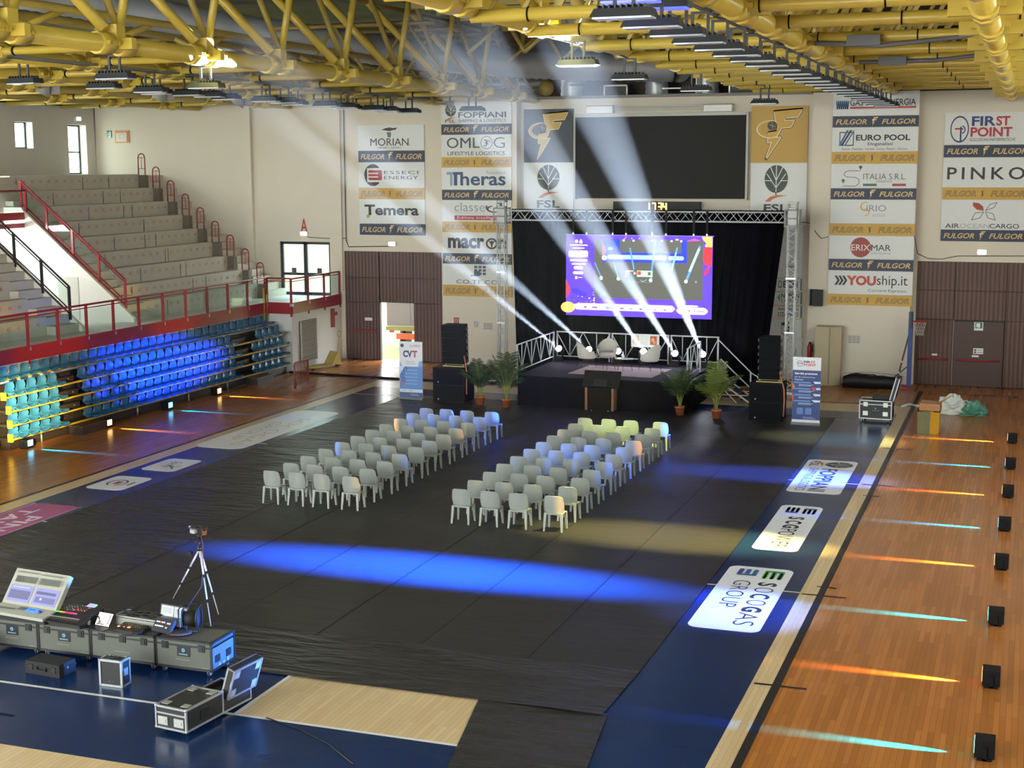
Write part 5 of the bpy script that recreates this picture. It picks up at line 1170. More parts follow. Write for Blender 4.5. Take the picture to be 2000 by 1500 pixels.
# ------------------------------------------------------------------ palms
m_leaf = mat('dark_palm_green', '#2f4522', .45, var=.3, scale=3); m_stemg = mat('yellow_green_stalk', '#7f8a3c', .5, var=.15)
m_pot = mat('terracotta_plastic', '#b0603c', .55); m_soil = mat('dark_soil', '#2a2019', .95)
def palm(x, y, h, seed, lab, n=11, light=False):
    rd = random.Random(seed); r = thing('potted_palm', lab, 'palm', (x, y, 0), 0, 'potted palms before the stage')
    MB().lathe([(.12, 0), (.165, .27), (.18, .27), (.18, .31), (.155, .31), (.15, .26)], (0, 0, 0), 18).build('pot', m_pot, r)
    MB().lathe([(.15, .27), (.001, .275)], (0, 0, 0), 16).build('soil', m_soil, r)
    ml = mat('bright_palm_green', '#5f6d30', .45, var=.3, scale=3) if light else m_leaf
    for i in range(n):
        a = 2*pi*i/n+rd.uniform(-.3, .3); L = h*rd.uniform(.55, 1.0); lean = rd.uniform(.15, .75)
        pts = []
        for k in range(9):
            t = k/8; out = L*lean*(t**1.7)*.75; z = .27+L*(t-.38*lean*t**3.2)*.93
            pts.append(V((out*cos(a)+.03*cos(a), out*sin(a)+.03*sin(a), z)))
        MB().path(pts, [.013*(1-.75*k/8) for k in range(9)], 6).build('stalk', m_stemg, r)
        fm = MB(); side = V((-sin(a), cos(a), 0))
        for k in range(26):
            t = .38+.62*k/25; q = t*8; i0 = min(7, int(q)); p = pts[i0].lerp(pts[i0+1], q-i0); d = (pts[i0+1]-pts[i0]).normalized()
            ll = h*.22*(1-abs(t-.62)*1.3)+.05
            for s in (-1, 1):
                dr = (side*s*.75+d*.7+V((0, 0, -.12-rd.uniform(0, .25)))).normalized(); e1 = p+dr*ll*.55; tip = p+dr*ll+V((0, 0, -.10*ll-.02)); wv = d*.011*(1.2 if ll > .1 else .8)
                fm.add([p-wv*.6, p+wv*.6, e1+wv, e1-wv, tip], [(0, 1, 2, 3), (3, 2, 4)])
        fm.build('leaf', ml, r)
palm(-18.03, 47.0, 1.75, 3, 'potted palm left of the stage, the one nearer the loudspeakers', 11)
palm(-16.95, 46.75, 2.05, 8, 'potted palm at the left front corner of the stage', 13)
palm(-10.85, 47.1, 1.9, 5, 'potted palm at the right front corner of the stage', 12)
palm(-9.55, 46.85, 1.95, 13, 'yellow-green potted palm right of the stage, nearer the right loudspeakers', 12, True)
# ------------------------------------------------------------------ roll-up banners
def rollup(x0, x1, Y, z1, lab, els, rz=0.0):
    r = thing('rollup_banner', lab, 'banner', ((x0+x1)/2, Y, 0), rz, 'roll-up banners'); w2 = (x1-x0)/2
    MB().prism([(-w2-.02, -.14, 0), (-w2-.02, .14, 0), (-w2-.02, .08, .09), (-w2-.02, -.06, .09)], (2*w2+.04, 0, 0)).build('base', m_alu, r)
    MB().tube((0, .03, .05), (0, .03, z1), .012, 6).build('pole', m_alu, r)
    MB().box(-w2, -.01, z1-.01, w2, .02, z1+.02).build('top_bar', m_alu, r)
    bn = MB().box(-w2, -.004, .08, w2, 0, z1).build('banner_sheet', ink('#d9dbe2'), r)
    f = Face((-w2, -.004, z1), (1, 0, 0), (0, 0, -1), 2*w2, z1-.08, .002, .0006).draw(els, 'printing'); f.finish(r)
nb = '#2f4068'
e = [('e', .12, .065, .08, .033, '#3a3f48'), ('o', .52, .07, .06, .022, .25, '#6a7690'), ('t', 'FIRST', .62, .045, .92, .065, nb), ('t', 'POINT', .62, .07, .92, .09, '#b84a50'), ('t', 'CV', .16, .15, .56, .275, nb, {'b': .05}), ('t', 'T', .56, .15, .78, .275, '#b84a50', {'b': .05})]
e += [('r', .26, .345, .66, .355, '#8a94a8'), ('r', .26, .385, .72, .395, '#8a94a8'), ('p', [(.0,.34),(.12,.42),(.08,.5),(0,.55)], '#8fb0d8'), ('p', [(1,.33),(.86,.34),(.80,.42),(.92,.55),(1,.57)], '#7fa3d4'), ('r', .0, .44, 1, .85, '#5b86c4'), ('p', [(0,.44),(.25,.44),(.02,.58),(0,.85)], '#c9d6ea')]
e += [('r', .25, .50+.062*k, .78, .508+.062*k, '#a9c2e6') for k in range(5)]
e += [('o', x, y, .085, .033, .3, c) for x, y, c in ((.25,.485,nb), (.16,.55,nb), (.10,.615,nb), (.18,.68,nb), (.10,.745,'#b84a50'))]
e += [('r', 0, .855, 1, .90, '#c9d2e0'), ('r', .1, .87, .3, .88, '#8a94a8'), ('r', .4, .87, .6, .88, '#5a6478'), ('r', 0, .905, 1, 1.0, '#38507f'), ('r', .45, .93, .8, .94, '#8aa0c8'), ('r', .5, .955, .85, .965, '#8aa0c8')]
rollup(-21.26, -20.36, 47.3, 2.1, 'white and blue roll-up banner left of the left loudspeaker stack', e)
e = [('r', 0, .19, 1, .955, '#31447c'), ('o', .25, .09, .10, .045, .14, nb), ('l', [(.17,.085),(.33,.085)], .008, nb), ('t', 'FIR', .38, .045, .62, .08, nb, {'b': .03}), ('t', 'ST', .63, .045, .80, .08, '#c84450', {'b': .03}), ('t', 'POINT', .38, .09, .82, .125, '#c84450', {'b': .03}), ('t', 'Servizi premium', .08, .225, .88, .265, '#e6ebf6', {'b': .03}), ('t', 'per far crescere il tuo', .08, .285, .80, .312, '#cfd8ee', {'b': .01}), ('t', 'business', .08, .322, .38, .347, '#cfd8ee', {'b': .01})]
for k in range(4):
    y = .37+.095*k; e += [('r', .05, y, .65, y+.022, '#5f8fcf'), ('p', [(.74-.05*(k % 2),y-.01),(1,y-.01),(1,y+.02),(.80,y+.024)], '#cfe0f4'), ('r', .22, y+.04, .75, y+.047, '#b9c8e8'), ('r', .22, y+.056, .66, y+.063, '#b9c8e8')]
e += [('p', [(0,.38),(.1,.44),(0,.50)], '#d8704a'), ('p', [(0,.55),(.06,.60),(0,.75)], '#c85a5a'), ('e', .78, .475, .08, .03, '#c83a42'), ('p', [(.3,.19),(0,.19),(0,.23)], '#3f5aa0'), ('r', .18, .77, .40, .87, '#5f7fc0'), ('r', .48, .77, .70, .87, '#5f7fc0'), ('t', 'ISO', .21, .79, .37, .82, '#a9c0e8'), ('t', 'ISO', .51, .79, .67, .82, '#a9c0e8')] if False else [('p', [(0,.38),(.1,.44),(0,.50)], '#d8704a'), ('p', [(0,.55),(.06,.60),(0,.75)], '#c85a5a'), ('e', .78, .475, .08, .03, '#c83a42'), ('r', .18, .77, .40, .87, '#5f7fc0'), ('r', .48, .77, .70, .87, '#5f7fc0'), ('r', .40, .91, .75, .918, '#8aa0c8'), ('r', .40, .93, .85, .938, '#8aa0c8')]
rollup(-7.02, -6.12, 46.6, 2.2, 'dark blue roll-up banner with a white head right of the right loudspeaker stack', e)
# ------------------------------------------------------------------ black floor cloths
def cloth_mat(name, wr, rough=.36):
    m = bpy.data.materials.new(name); m.use_nodes = True; nt = m.node_tree; b = nt.nodes['Principled BSDF']
    b.inputs['Base Color'].default_value = (*hx('#262524'), 1); b.inputs['Roughness'].default_value = rough; b.inputs['Specular IOR Level'].default_value = .3
    t = nt.nodes.new('ShaderNodeTexCoord'); mp = nt.nodes.new('ShaderNodeMapping'); mp.inputs['Scale'].default_value = (.55, 2.6, 1); mp.inputs['Rotation'].default_value = (0, 0, .12)
    no = nt.nodes.new('ShaderNodeTexNoise'); no.inputs['Scale'].default_value = 1.6; no.inputs['Detail'].default_value = 3; no.inputs['Distortion'].default_value = .6
    bp = nt.nodes.new('ShaderNodeBump'); bp.inputs['Strength'].default_value = wr; bp.inputs['Distance'].default_value = .10
    n2 = nt.nodes.new('ShaderNodeTexNoise'); n2.inputs['Scale'].default_value = .5; mr = nt.nodes.new('ShaderNodeMapRange'); mr.inputs[3].default_value = rough-.05; mr.inputs[4].default_value = rough+.14
    nt.links.new(t.outputs['Object'], mp.inputs[0]); nt.links.new(mp.outputs[0], no.inputs['Vector']); nt.links.new(no.outputs['Fac'], bp.inputs['Height']); nt.links.new(bp.outputs[0], b.inputs['Normal'])
    nt.links.new(t.outputs['Object'], n2.inputs['Vector']); nt.links.new(n2.outputs['Fac'], mr.inputs[0]); nt.links.new(mr.outputs[0], b.inputs['Roughness'])
    return m
m_c0 = cloth_mat('creased_black_vinyl', 1.0); m_c1 = cloth_mat('smooth_black_vinyl', .10, .42)
def cloth(lab, xa, xb, y0, y1, z, m, skew=(0, 0), wr=0.0, seed=1):
    """strip from y0 to y1; xa/xb at y0, plus skew at y1; wr = height of the modelled creases"""
    rd = random.Random(seed); rows = []
    ny = max(2, int((y1-y0)/(.12 if wr else 2.5))); nxs = max(2, int((xb-xa)/(.25 if wr else 1.2)))
    ph = [rd.uniform(0, 6.28) for _ in range(8)]
    def hgt(x, y):
        if not wr: return 0
        v = sin(3.1*y+.8*sin(.9*x+ph[0])+ph[1])*sin(.7*x+ph[2]+.6*y)+.7*sin(5.3*y+1.3*sin(.6*x+ph[3])+ph[4])*sin(1.1*x+ph[5])
        return wr*max(0, v)**1.5
    for i in range(ny+1):
        v = i/ny; y = y0+(y1-y0)*v
        rows.append([(xa+skew[0]*v+(xb+skew[1]*v-xa-skew[0]*v)*j/nxs, y, z+hgt(xa+(xb-xa)*j/nxs, y)) for j in range(nxs+1)])
    o = MB().slab(rows, (0, 0, -.004)).build('floor_cloth', m); return tag(o, lab, 'floor cloth', 'black floor cloths')
cloth('black floor cloth along the left court edge, strongly creased', -21.9, -18.55, 22.0, 48.2, .016, m_c0, (.5, -1.0), .016, 2)
cloth('black floor cloth strip, second from the left court edge', -18.6, -17.45, 22.0, 48.2, .019, m_c0, (-1.0, -.3), .008, 4)
sm = [-17.45, -15.82, -13.82, -11.82, -9.82, -7.8, -5.8]
for i, (a, b) in enumerate(zip(sm, sm[1:])):
    cloth('smooth black floor cloth strip, '+['under the left edge of the left chairs', 'under the right half of the left chairs', 'under the aisle between the chair blocks', 'under the left half of the right chairs', 'under the right edge of the right chairs', 'along the right court edge'][i], a-.02, b, 22.0, 48.2 if i not in () else 47, .018+.003*((i+1) % 2), m_c1, (-.3 if i == 0 else 0, 0))
for i, x in enumerate(sm[1:-1]):
    tag(MB().box(x-.022, 22.4, .02, x+.022, 47.2, .0245).build('seam_tape', mat('black_tape', '#0c0c0d', .5)), 'black tape along a cloth seam, %s from the left' % nth(i), 'tape', 'tapes along the cloth seams')
tag(MB().prism([(-17.5, 22.4, .024), (-17.44, 22.4, .024), (-17.74, 47.2, .024), (-17.80, 47.2, .024)], (0, 0, .003)).build('seam_tape', mat('black_tape', '#0c0c0d')), 'black tape along the slanted cloth seam left of the chairs', 'tape')
cloth('wrinkled black cloth laid across the near ends of the strips', -17.6, -5.85, 20.36, 22.45, .028, m_c0, (.1, .05), .03, 9)
cloth('black cloth strip running toward the camera at the bottom of the floor', -6.6, -4.9, 14.0, 20.45, .024, m_c0, (-1.3, -.88), .006, 5)

# ------------------------------------------------------------------ floor stickers (reading along -Y)
def sticker(x0, x1, ya, yb, lab, c, els, rad=.10, em=None):
    """x0..x1 across, ya (far) .. yb (near) along the reading direction"""
    w_ = ya-yb; h_ = x1-x0; f0 = Face((x1, ya, .005), (0, -1, 0), (-1, 0, 0), w_, h_, 0, .0006)
    mb = MB(); pts = []
    r_ = rad*2
    for cx, cyy, a0 in ((w_-r_, r_, -90), (w_-r_, h_-r_, 0), (r_, h_-r_, 90), (r_, r_, 180)):
        for q in range(5): t = radians(a0+q*22.5); pts.append(V((x1-(cyy+r_*sin(t)), ya-(cx+r_*cos(t)), .005)))
    o = mb.prism(pts[::-1], (0, 0, .004)).build('floor_sticker', ink(c, 0, .35)); tag(o, lab, 'floor sticker', 'sponsor stickers on the court')
    f = Face((x1, ya, .009), (0, -1, 0), (-1, 0, 0), w_, h_, .0006, .0006)
    f.draw(els, 'lettering'); 
    if em: f.draw(em, 'emblem')
    f.finish(o)
def E_(x0, y0, x1, y1, c, flip=False):
    els = []
    for k in range(3):
        y = y0+(y1-y0)*k/3; els.append(('r', x0, y, x1, y+(y1-y0)*.22, c[k], (x1-x0)*.12))
    els.append(('r', (x0 if not flip else x1-(x1-x0)*.2), y0, (x0+(x1-x0)*.2 if not flip else x1), y1-(y1-y0)*.12, c[1]))
    return els
tx = '#2c3440'
sticker(-5.62, -4.28, 29.4, 25.1, 'white court sticker with blue and green bars, nearest the camera', '#e2e4e6', [('t', 'S', .25, .13, .31, .42, tx, {'b': .035}), ('t', 'O', .335, .13, .415, .42, tx, {'b': -.012}), ('t', 'C', .44, .13, .515, .42, tx, {'b': .03}), ('t', 'O', .54, .13, .62, .42, tx, {'b': -.012}), ('t', 'G', .645, .13, .725, .42, tx, {'b': .045}), ('t', 'AS', .74, .13, .92, .42, tx, {'b': -.012}), ('t', 'GROUP', .25, .52, .68, .78, tx, {'b': -.012})],
        em=E_(.05, .12, .19, .46, ['#2f7a5a', '#3c8f4a', '#4fa03c'])+E_(.05, .52, .16, .86, ['#3f6fa0', '#3a5f98', '#4a4a98'], True))
sticker(-5.48, -4.46, 35.25, 30.85, 'white court sticker with blue bars and one heavy-light word, second from the camera', '#e2e4e6', [('t', 'S', .27, .28, .33, .66, tx, {'b': .035}), ('t', 'C', .36, .28, .43, .66, tx, {'b': .035}), ('t', 'G', .45, .28, .53, .66, tx, {'b': .045}), ('t', 'POWER', .55, .28, .94, .66, tx, {'b': .0})],
        em=E_(.06, .12, .19, .46, ['#4a62a8', '#4a62a8', '#4a62a8'])+E_(.06, .52, .19, .86, ['#4a62a8', '#4a62a8', '#4a62a8'], True))
sticker(-5.66, -4.27, 41.1, 36.75, 'white court sticker with a dark tree emblem, third from the camera', '#e2e4e6', [('t', 'FOPPIANI', .28, .30, .95, .62, tx, {'b': .02}), ('t', 'SHIPPING & LOGISTICS', .28, .68, .95, .86, '#4a5560'), ('t', 'FSL', .05, .74, .22, .92, tx, {'b': .02})], em=sub(tree(bgc='#e2e4e6'), .03, .06, .25, .78))
sticker(-23.25, -22.1, 32.85, 31.25, 'white court sticker with a small round red and black emblem on the left side', '#dddfe0', [('l', [(.38,.18),(.62,.18)], .06, '#2c2c30')], em=[('o', .5, .55, .22, .24, .2, '#3a3438', 20, 340), ('r', .40, .45, .60, .62, '#9a4a52'), ('t', '1919', .42, .50, .58, .58, '#e0d8d8')] if False else [('o', .5, .55, .22, .24, .2, '#3a3438', 20, 340), ('r', .40, .45, .60, .62, '#9a4a52')])
sticker(-23.2, -22.1, 35.35, 33.72, 'white court sticker with blue-green handwriting on the left side', '#dddfe0', [('t', 'Sport', .22, .38, .72, .72, '#3a6a96', {'s': .3})], em=[('l', [(.55,.15),(.62,.3),(.58,.5),(.7,.3),(.8,.22)], .06, '#3a9a8a')])
sticker(-23.62, -21.95, 44.0, 37.1, 'long white court sticker with faint grey outlined lettering on the far left side', '#e4e6e4', [('t', 'SOCOGAS', .22, .22, .92, .44, '#a9aca8', {'b': -.02}), ('t', 'GROUP', .35, .56, .80, .76, '#a9aca8', {'b': -.02})], .2)
sticker(-23.35, -21.95, 29.42, 24.6, 'pink court sticker with white hand lettering at the left edge', '#a8487e', [('t', 'PINK', .25, .16, .72, .46, '#e2d6e4', {'b': .02}), ('t', 'TAKE', .12, .55, .62, .85, '#e2d6e4', {'b': .02})], .14, em=[('r', .0, .0, 1, .02, '#d8c4d4'), ('r', 0, .98, 1, 1, '#d8c4d4'), ('e', .76, .36, .03, .07, '#e2d6e4')])

# ------------------------------------------------------------------ chairs
m_chair = mat('pale_grey_polypropylene', '#969c95', 0.42, var=.03)
def make_chair():
    r = thing('plastic_chair', 'x', 'chair', (0, 0, 0), 0, 'x')
    rows = []
    for i in range(9):
        v = i/8; row = []
        for j in range(11):
            u = -1+2*j/10; hw = .205+.022*sin(pi*min(1, v*1.1))*1.0; 
            zt = .44+.385*v+.018*(1-u*u)*v-(.03*abs(u)**8 if v > .9 else 0); y = -.165-.07*v+.085*u*u
            row.append((hw*u, y, zt))
        rows.append(row)
    b = MB().slab(rows, (0, -.014, 0))
    rim = [V(rows[i][0])+V((0, -.007, 0)) for i in range(9)]+[V(p)+V((0, -.007, 0)) for p in rows[8][1:-1]]+[V(rows[i][-1])+V((0, -.007, 0)) for i in range(8, -1, -1)]
    b.path(rim, .014, 6); b.build('backrest', m_chair, r)
    rows = []
    for i in range(7):
        v = i/6; rows.append([(( .21+.012*v)*(-1+2*j/6), -.19+.40*v, .435-.018*(1-((j-3)/3)**2)*sin(pi*v)-(.02*v**6)) for j in range(7)])
    MB().slab(rows, (0, 0, -.02)).box(-.2, -.17, .39, .2, -.155, .425).box(-.2, .165, .385, .2, .18, .42).build('seat', m_chair, r)
    for sx_, sy_ in ((-1, -1), (1, -1), (-1, 1), (1, 1)):
        t = V((sx_*.19, sy_*.165, .425)); q = V((sx_*.215, sy_*.195-(.02 if sy_ < 0 else 0), 0)); m = MB()
        for a, c, w0, w1 in ((t, q, .032, .02),):
            vs = []
            for p, w_ in ((a, w0), (c, w1)): vs += [p+V((dx*w_, dy*w_*.8, 0)) for dx, dy in ((-1, -1), (1, -1), (1, 1), (-1, 1))]
            m.add(vs, [(3,2,1,0), (4,5,6,7), (0,1,5,4), (1,2,6,5), (2,3,7,6), (3,0,4,7)])
        m.build('leg', m_chair, r)
    return r
pc = make_chair(); remember(pc)
first_ = [True]; jr = random.Random(3)
for blk, xs, ya, dy in (('left', (-17.58, -16.89, -16.18, -15.40), 31.15, .985), ('right', (-12.33, -11.61, -10.90, -10.02), 30.76, 1.013)):
    for rI in range(11):
        for cI in range(4):
            o = pc if first_[0] else copy_tree(pc); first_[0] = False
            o.location = (xs[cI]+jr.uniform(-.02, .02), ya+dy*rI+.215+jr.uniform(-.02, .02), .024); o.rotation_euler = (0, 0, jr.uniform(-.04, .04))
            o['label'] = 'grey plastic chair, %s from left in %s row of %s block' % (ORD[cI], 'nearest' if rI == 0 else ('farthest' if rI == 10 else nth(rI)+' nearest'), blk)
            o['group'] = 'plastic chairs of the %s block' % blk

# ------------------------------------------------------------------ floor wash lights
COLS = {'o': (1.0, .50, .10), 'c': (.0, .14, 1.0), 't': (.0, .24, 1.0), 'b': (.02, .10, 1.0), 'r': (1.0, .38, .09), 'y': (1.0, .80, .22), 'v': (.75, .8, .25)}
def par(x, y, s, ck, lab, pw, deg, aim=(1.0, .0)):
    """s=+1 throws light towards +X, -1 towards -X"""
    r = thing('floor_wash_light', lab, 'stage light', (x, y, 0.005), 0, 'floor wash lights along the '+('left stand' if s > 0 else 'right side'))
    M = Matrix.Translation(V((0, 0, .17))) @ Matrix.Rotation(s*.0, 4, 'Y')
    MB().box(-.14, -.16, .03, .14, .16, .28).build('housing', m_black, r)
    MB().box(-.1, -.19, .0, .1, .19, .03).box(-.03, -.19, 0, .03, -.165, .2).box(-.03, .165, 0, .03, .19, .2).build('bracket', m_black, r)
    xl = s*.145
    MB().box(min(xl, xl-s*.01), -.12, .08, max(xl, xl-s*.01), .12, .26).build('lens', mat('lit_lens_'+ck, {'o': (1, .6, .2), 'c': (.15, .6, 1), 't': (.2, .8, 1), 'r': (1, .45, .15)}[ck], .2, emit=PARLENS if s > 0 else PARLENS*.1), r)
    o = spot('floor_wash', (x+s*.16, y, .11), (x+s*aim[0], y+aim[1], .0), pw, COLS[ck], deg, 1.0, .02); o.scale = (.17, .25, 1)
    spot('floor_wash_far', (x+s*.17, y, .24), (x+s*12, y, 1.05), PAR_FAR, COLS[ck], 9, .7, .06)
PR = [(-.26, 20.71, 't'), (-.25, 23.75, 'r'), (-.25, 27.11, 't'), (-.23, 31.01, 'o'), (-.23, 34.4, 'c'), (-.21, 37.97, 'r'), (-.2, 41.6, 'c'), (-.2, 45.54, 'o')]
for i, (x, y, ck) in enumerate(PR): par(x, y, -1, ck, 'small black floor light with %s glow on the right parquet, %s' % ({'t': 'turquoise', 'r': 'red-orange', 'o': 'orange', 'c': 'cyan'}[ck], 'nearest the camera' if i == 0 else ('farthest, beside the cardboard' if i == 7 else nth(i)+' nearest')), PAR_R*(5.0 if ck in 'ct' else 1.4), 64)
for i, (x, y, ck) in enumerate(((-28.2, 35.28, 'c'), (-28.0, 39.0, 'o'), (-28.05, 42.63, 'c'), (-28.1, 45.95, 'o'))):
    par(x, y, 1, ck, 'small floor light with bright %s lens before the blue seats, %s from the left' % ('blue' if ck == 'c' else 'orange', nth(i)), PAR_L*(4.5 if ck in 'ct' else 1.4), 64)
# added spots, most hung without fixtures, colour the floor pools, seats and chairs
for name, loc, tgt, pw, ck, deg, sy_, bl in WASH:
    spot(name, loc, tgt, pw, COLS.get(ck, ck), deg, bl, .12, sy_)
# ------------------------------------------------------------------ control desk in the foreground
m_case = mat('dark_grey_laminate', '#55574f', .5, var=.08, scale=12); m_edge = mat('black_case_edge', '#17181a', .45); m_aluc = mat('satin_aluminium_edge', '#a9adb0', .35, .6)
m_rub = mat('black_rubber', '#121212', .7); m_blackp = mat('black_laminate', '#1b1c1d', .5)
def edges(mb, L, W_, z0, z1, t, m=0):
    for x in (-L/2, L/2):
        for y in (-W_/2, W_/2): mb.cbox((x, y, (z0+z1)/2), (t, t, z1-z0+t), m)
        for z in (z0, z1): mb.cbox((x, 0, z), (t, W_, t), m)
    for y in (-W_/2, W_/2):
        for z in (z0, z1): mb.cbox((0, y, z), (L, t, t), m)
    return mb
def casters(r, L, W_, h):
    for sx_ in (-1, 1):
        for sy_ in (-1, 1):
            x, y = sx_*(L/2-.1), sy_*(W_/2-.09)
            c = MB().box(x-.035, y-.03, h-.03, x+.035, y+.03, h).box(x-.03, y-.028, .03, x-.02, y+.028, h-.02).box(x+.02, y-.028, .03, x+.03, y+.028, h-.02).build('caster', m_aluc, r)
            MB().tube((x-.018, y, .045), (x+.018, y, .045), .045, 12).build('wheel', m_rub, c)
def big_case(x, y, L, lab, badge=True):
    r = thing('flight_case', lab, 'flight case', (x, y, 0.005), 0, 'dark flight cases of the control desk')
    W_ = .72; z0, z1 = .13, .60
    MB().box(-L/2, -W_/2, z0, L/2, W_/2, z1).build('body', m_case, r)
    edges(MB(), L, W_, z0, z1, .035).box(-L/2, -W_/2-.012, .50, L/2, W_/2+.012, .525).build('edge_frame', m_edge, r)
    for k in (-.33, 0, .33):
        if badge and k == 0: continue
        MB().box(k*L-.06, -W_/2-.02, .44, k*L+.06, -W_/2-.005, .56).box(k*L-.03, -W_/2-.03, .46, k*L+.03, -W_/2-.015, .54).build('latch', m_edge, r)
    MB().box(L/2, -.25, .24, L/2+.012, -.10, .36).box(L/2, .10, .24, L/2+.012, .25, .36).build('side_handle', m_edge, r)
    f = Face((-L/2, -W_/2, z1), (1, 0, 0), (0, 0, -1), L, z1-z0, .006, .0008)
    if badge:
        MB().box(-.12, -W_/2-.008, .33, .13, -W_/2-.002, .50).build('badge_plate', mat('black_badge', '#0e0f10', .5), r)
        g_ = Face((-.12, -W_/2-.008, .50), (1, 0, 0), (0, 0, -1), .25, .17, .002, .0008).draw([('e', .48, .38, .13, .2, '#5a9ac0'), ('p', [(.44,.28),(.44,.48),(.54,.38)], '#0e0f10')]+[('r', .14+.1*k, .72, .21+.1*k, .84, '#8fa0a8') for k in range(7)], 'emblem'); g_.finish(r)
    f.draw([('r', .36+.028*k, .68, .38+.028*k, .715, '#7c7f78') for k in range(9)]+[('r', .82, .9, .95, .915, '#8a8c84')], 'printing'); f.finish(r)
    f = Face((L/2, -W_/2, z1), (0, 1, 0), (0, 0, -1), W_, z1-z0, .006, .0008).draw([('r', .08, .10, .92, .16, '#2a2c2e'), ('r', .30, .85, .38, .95, '#8a9298'), ('r', .48, .85, .56, .95, '#8a9298'), ('r', .66, .80, .74, .95, '#8a9298')], 'printing'); f.finish(r)
    casters(r, L, W_, z0); return r
yc = 19.84+.36
big_case(-16.38, yc, 1.06, 'dark grey flight case under the large lighting console, leftmost of the desk')
big_case(-15.30, yc, 1.05, 'dark grey flight case under the small audio mixer and white tablet')
big_case(-14.115, yc, 1.27, 'dark grey flight case under the open cable case, without badge', False)
big_case(-12.93, yc, 1.06, 'dark grey flight case with a bare top at the right end of the desk')
TZ = .62
# lighting console
m_cons = mat('pale_grey_console', '#9fa093', .45)
lc = thing('lighting_console', 'large pale grey lighting console with two screens on the left flight case', 'console', (-16.25, 20.1, TZ), radians(-6))
tr = MB().box(-.66, -.30, 0, .68, .45, .04).build('tray', m_edge, lc)
MB().prism([(-.62, -.28, .04), (-.62, .1, .04), (-.62, .1, .16), (-.62, -.28, .09)], (1.24, 0, 0)).build('desk_base', m_cons, lc)
Rx = Matrix.Translation(V((0, .06, .13))) @ Matrix.Rotation(radians(-38), 4, 'X')
MB().box(-.62, -.03, 0, .62, .06, .66, 0, Rx).build('screen_hood', m_cons, lc)
U = V((1, 0, 0)); Dn = Rx.to_3x3() @ V((0, 0, -1)); O = Rx @ V((-.62, -.03, .66))
f = Face(O, U, Dn, 1.24, .66, .004, .001).draw([('r', .07+.017*k, .20, .08+.017*k, .38, '#4d4f4a') for k in range(24)]+[('r', .52+.017*k, .20, .53+.017*k, .38, '#4d4f4a') for k in range(24)]+[('r', .07, .10, .47, .13, '#6a6c64'), ('r', .52, .10, .93, .13, '#6a6c64')], 'key_rows'); f.finish(lc)
f = Face(O, U, Dn, 1.24, .66, .006, .001).draw([('r', .04, .46, .47, .92, '#6f6fa0'), ('r', .52, .46, .95, .92, '#6f6fa0'), ('r', .06, .60, .44, .84, '#50506e'), ('r', .54, .55, .90, .63, '#4a4a66'), ('r', .56, .70, .92, .86, '#56567a'), ('e', .66, .76, .015, .03, '#e8e4f4'), ('r', .08, .5, .4, .53, '#8c8cc0')], 'screen', .55); f.finish(lc)
f = Face((-.62, .1, .16), (1, 0, 0), V((0, -.38, -.07)).normalized(), 1.24, .386, .004, .001).draw([('r', .03+.03*k, .55, .05+.03*k, .68, '#5c5e56') for k in range(12)]+[('r', .42+.03*k, .35, .44+.03*k, .6, '#5c5e56') for k in range(5)], 'key_rows')
f.finish(lc)
f = Face((-.62, .1, .16), (1, 0, 0), V((0, -.38, -.07)).normalized(), 1.24, .386, .006, .001).draw([('r', .55, .30, .80, .62, '#3a7af0'), ('r', .58, .36, .70, .44, '#1c3aa0')], 'key_display', .9); f.finish(lc)
MB().ball((.38, -.1, .135), .035).build('trackball', mat('purple_ball', '#4a3f86', .2), lc)
# audio mixer
am = thing('audio_mixer', 'black audio mixer with coloured channel strips on the second flight case', 'mixer', (-15.25, 20.08, TZ), radians(-6))
MB().prism([(-.40, -.32, 0), (-.40, .30, 0), (-.40, .30, .20), (-.40, -.32, .06)], (.80, 0, 0)).build('body', m_edge, am)
Dn = V((0, -.62, -.14)).normalized()
f = Face((-.40, .30, .20), (1, 0, 0), Dn, .80, .635, .004, .001)
rd = random.Random(2)
f.draw([('e', .08+.08*i, .10+.09*j, .018, .02, rd.choice(['#8a8a80', '#5c5c58', '#c8c0b0'])) for i in range(9) for j in range(4)]+[('r', .06+.055*k, .78, .075+.055*k, .95, '#6a6a66') for k in range(16)]+[('r', .055+.055*k, .84, .085+.055*k, .88, '#c4c4bc') for k in range(16)], 'knobs')
f.draw([('r', .12+.055*k, .62, .165+.055*k, .68, c) for k, c in enumerate(['#3ad24a', '#3ad24a', '#e0a020', '#e0a020', '#e07a20', '#f02a5a', '#f02a6a', '#f02a6a', '#e82a8a', '#e8308a', '#f0384a'])]+[('e', .5+.05*k, .46+.03*(k % 2), .012, .014, '#ff3a2a') for k in range(7)]+[('e', .86, .30, .012, .014, '#ff5a3a')], 'lit_keys', 1.2)
f.draw([('r', .70, .08, .92, .26, '#8c8cc8'), ('r', .90, .12, .94, .24, '#6af08a')], 'screen', .8); f.finish(am)
hp = thing('headphones', 'pair of black headphones lying right of the audio mixer', 'headphones', (-14.78, 20.0, TZ), .4)
MB().path([(-.09, 0, .05)]+[(-.09*cos(pi*k/8), .02, .05+.14*sin(pi*k/8)) for k in range(1, 8)]+[(.09, 0, .05)], .012, 6).build('headband', m_rub, hp)
for s in (-1, 1): MB().tube((s*.07, 0, .05), (s*.11, 0, .05), .045, 12).build('ear_cup', mat('grey_pad', '#77736a', .8), hp)
tb = thing('tablet', 'tablet with a bright white and pink screen propped up by the mixer', 'tablet', (-14.62, 19.98, TZ), radians(-8))
Rx = Matrix.Translation(V((0, 0, .01))) @ Matrix.Rotation(radians(-35), 4, 'X')
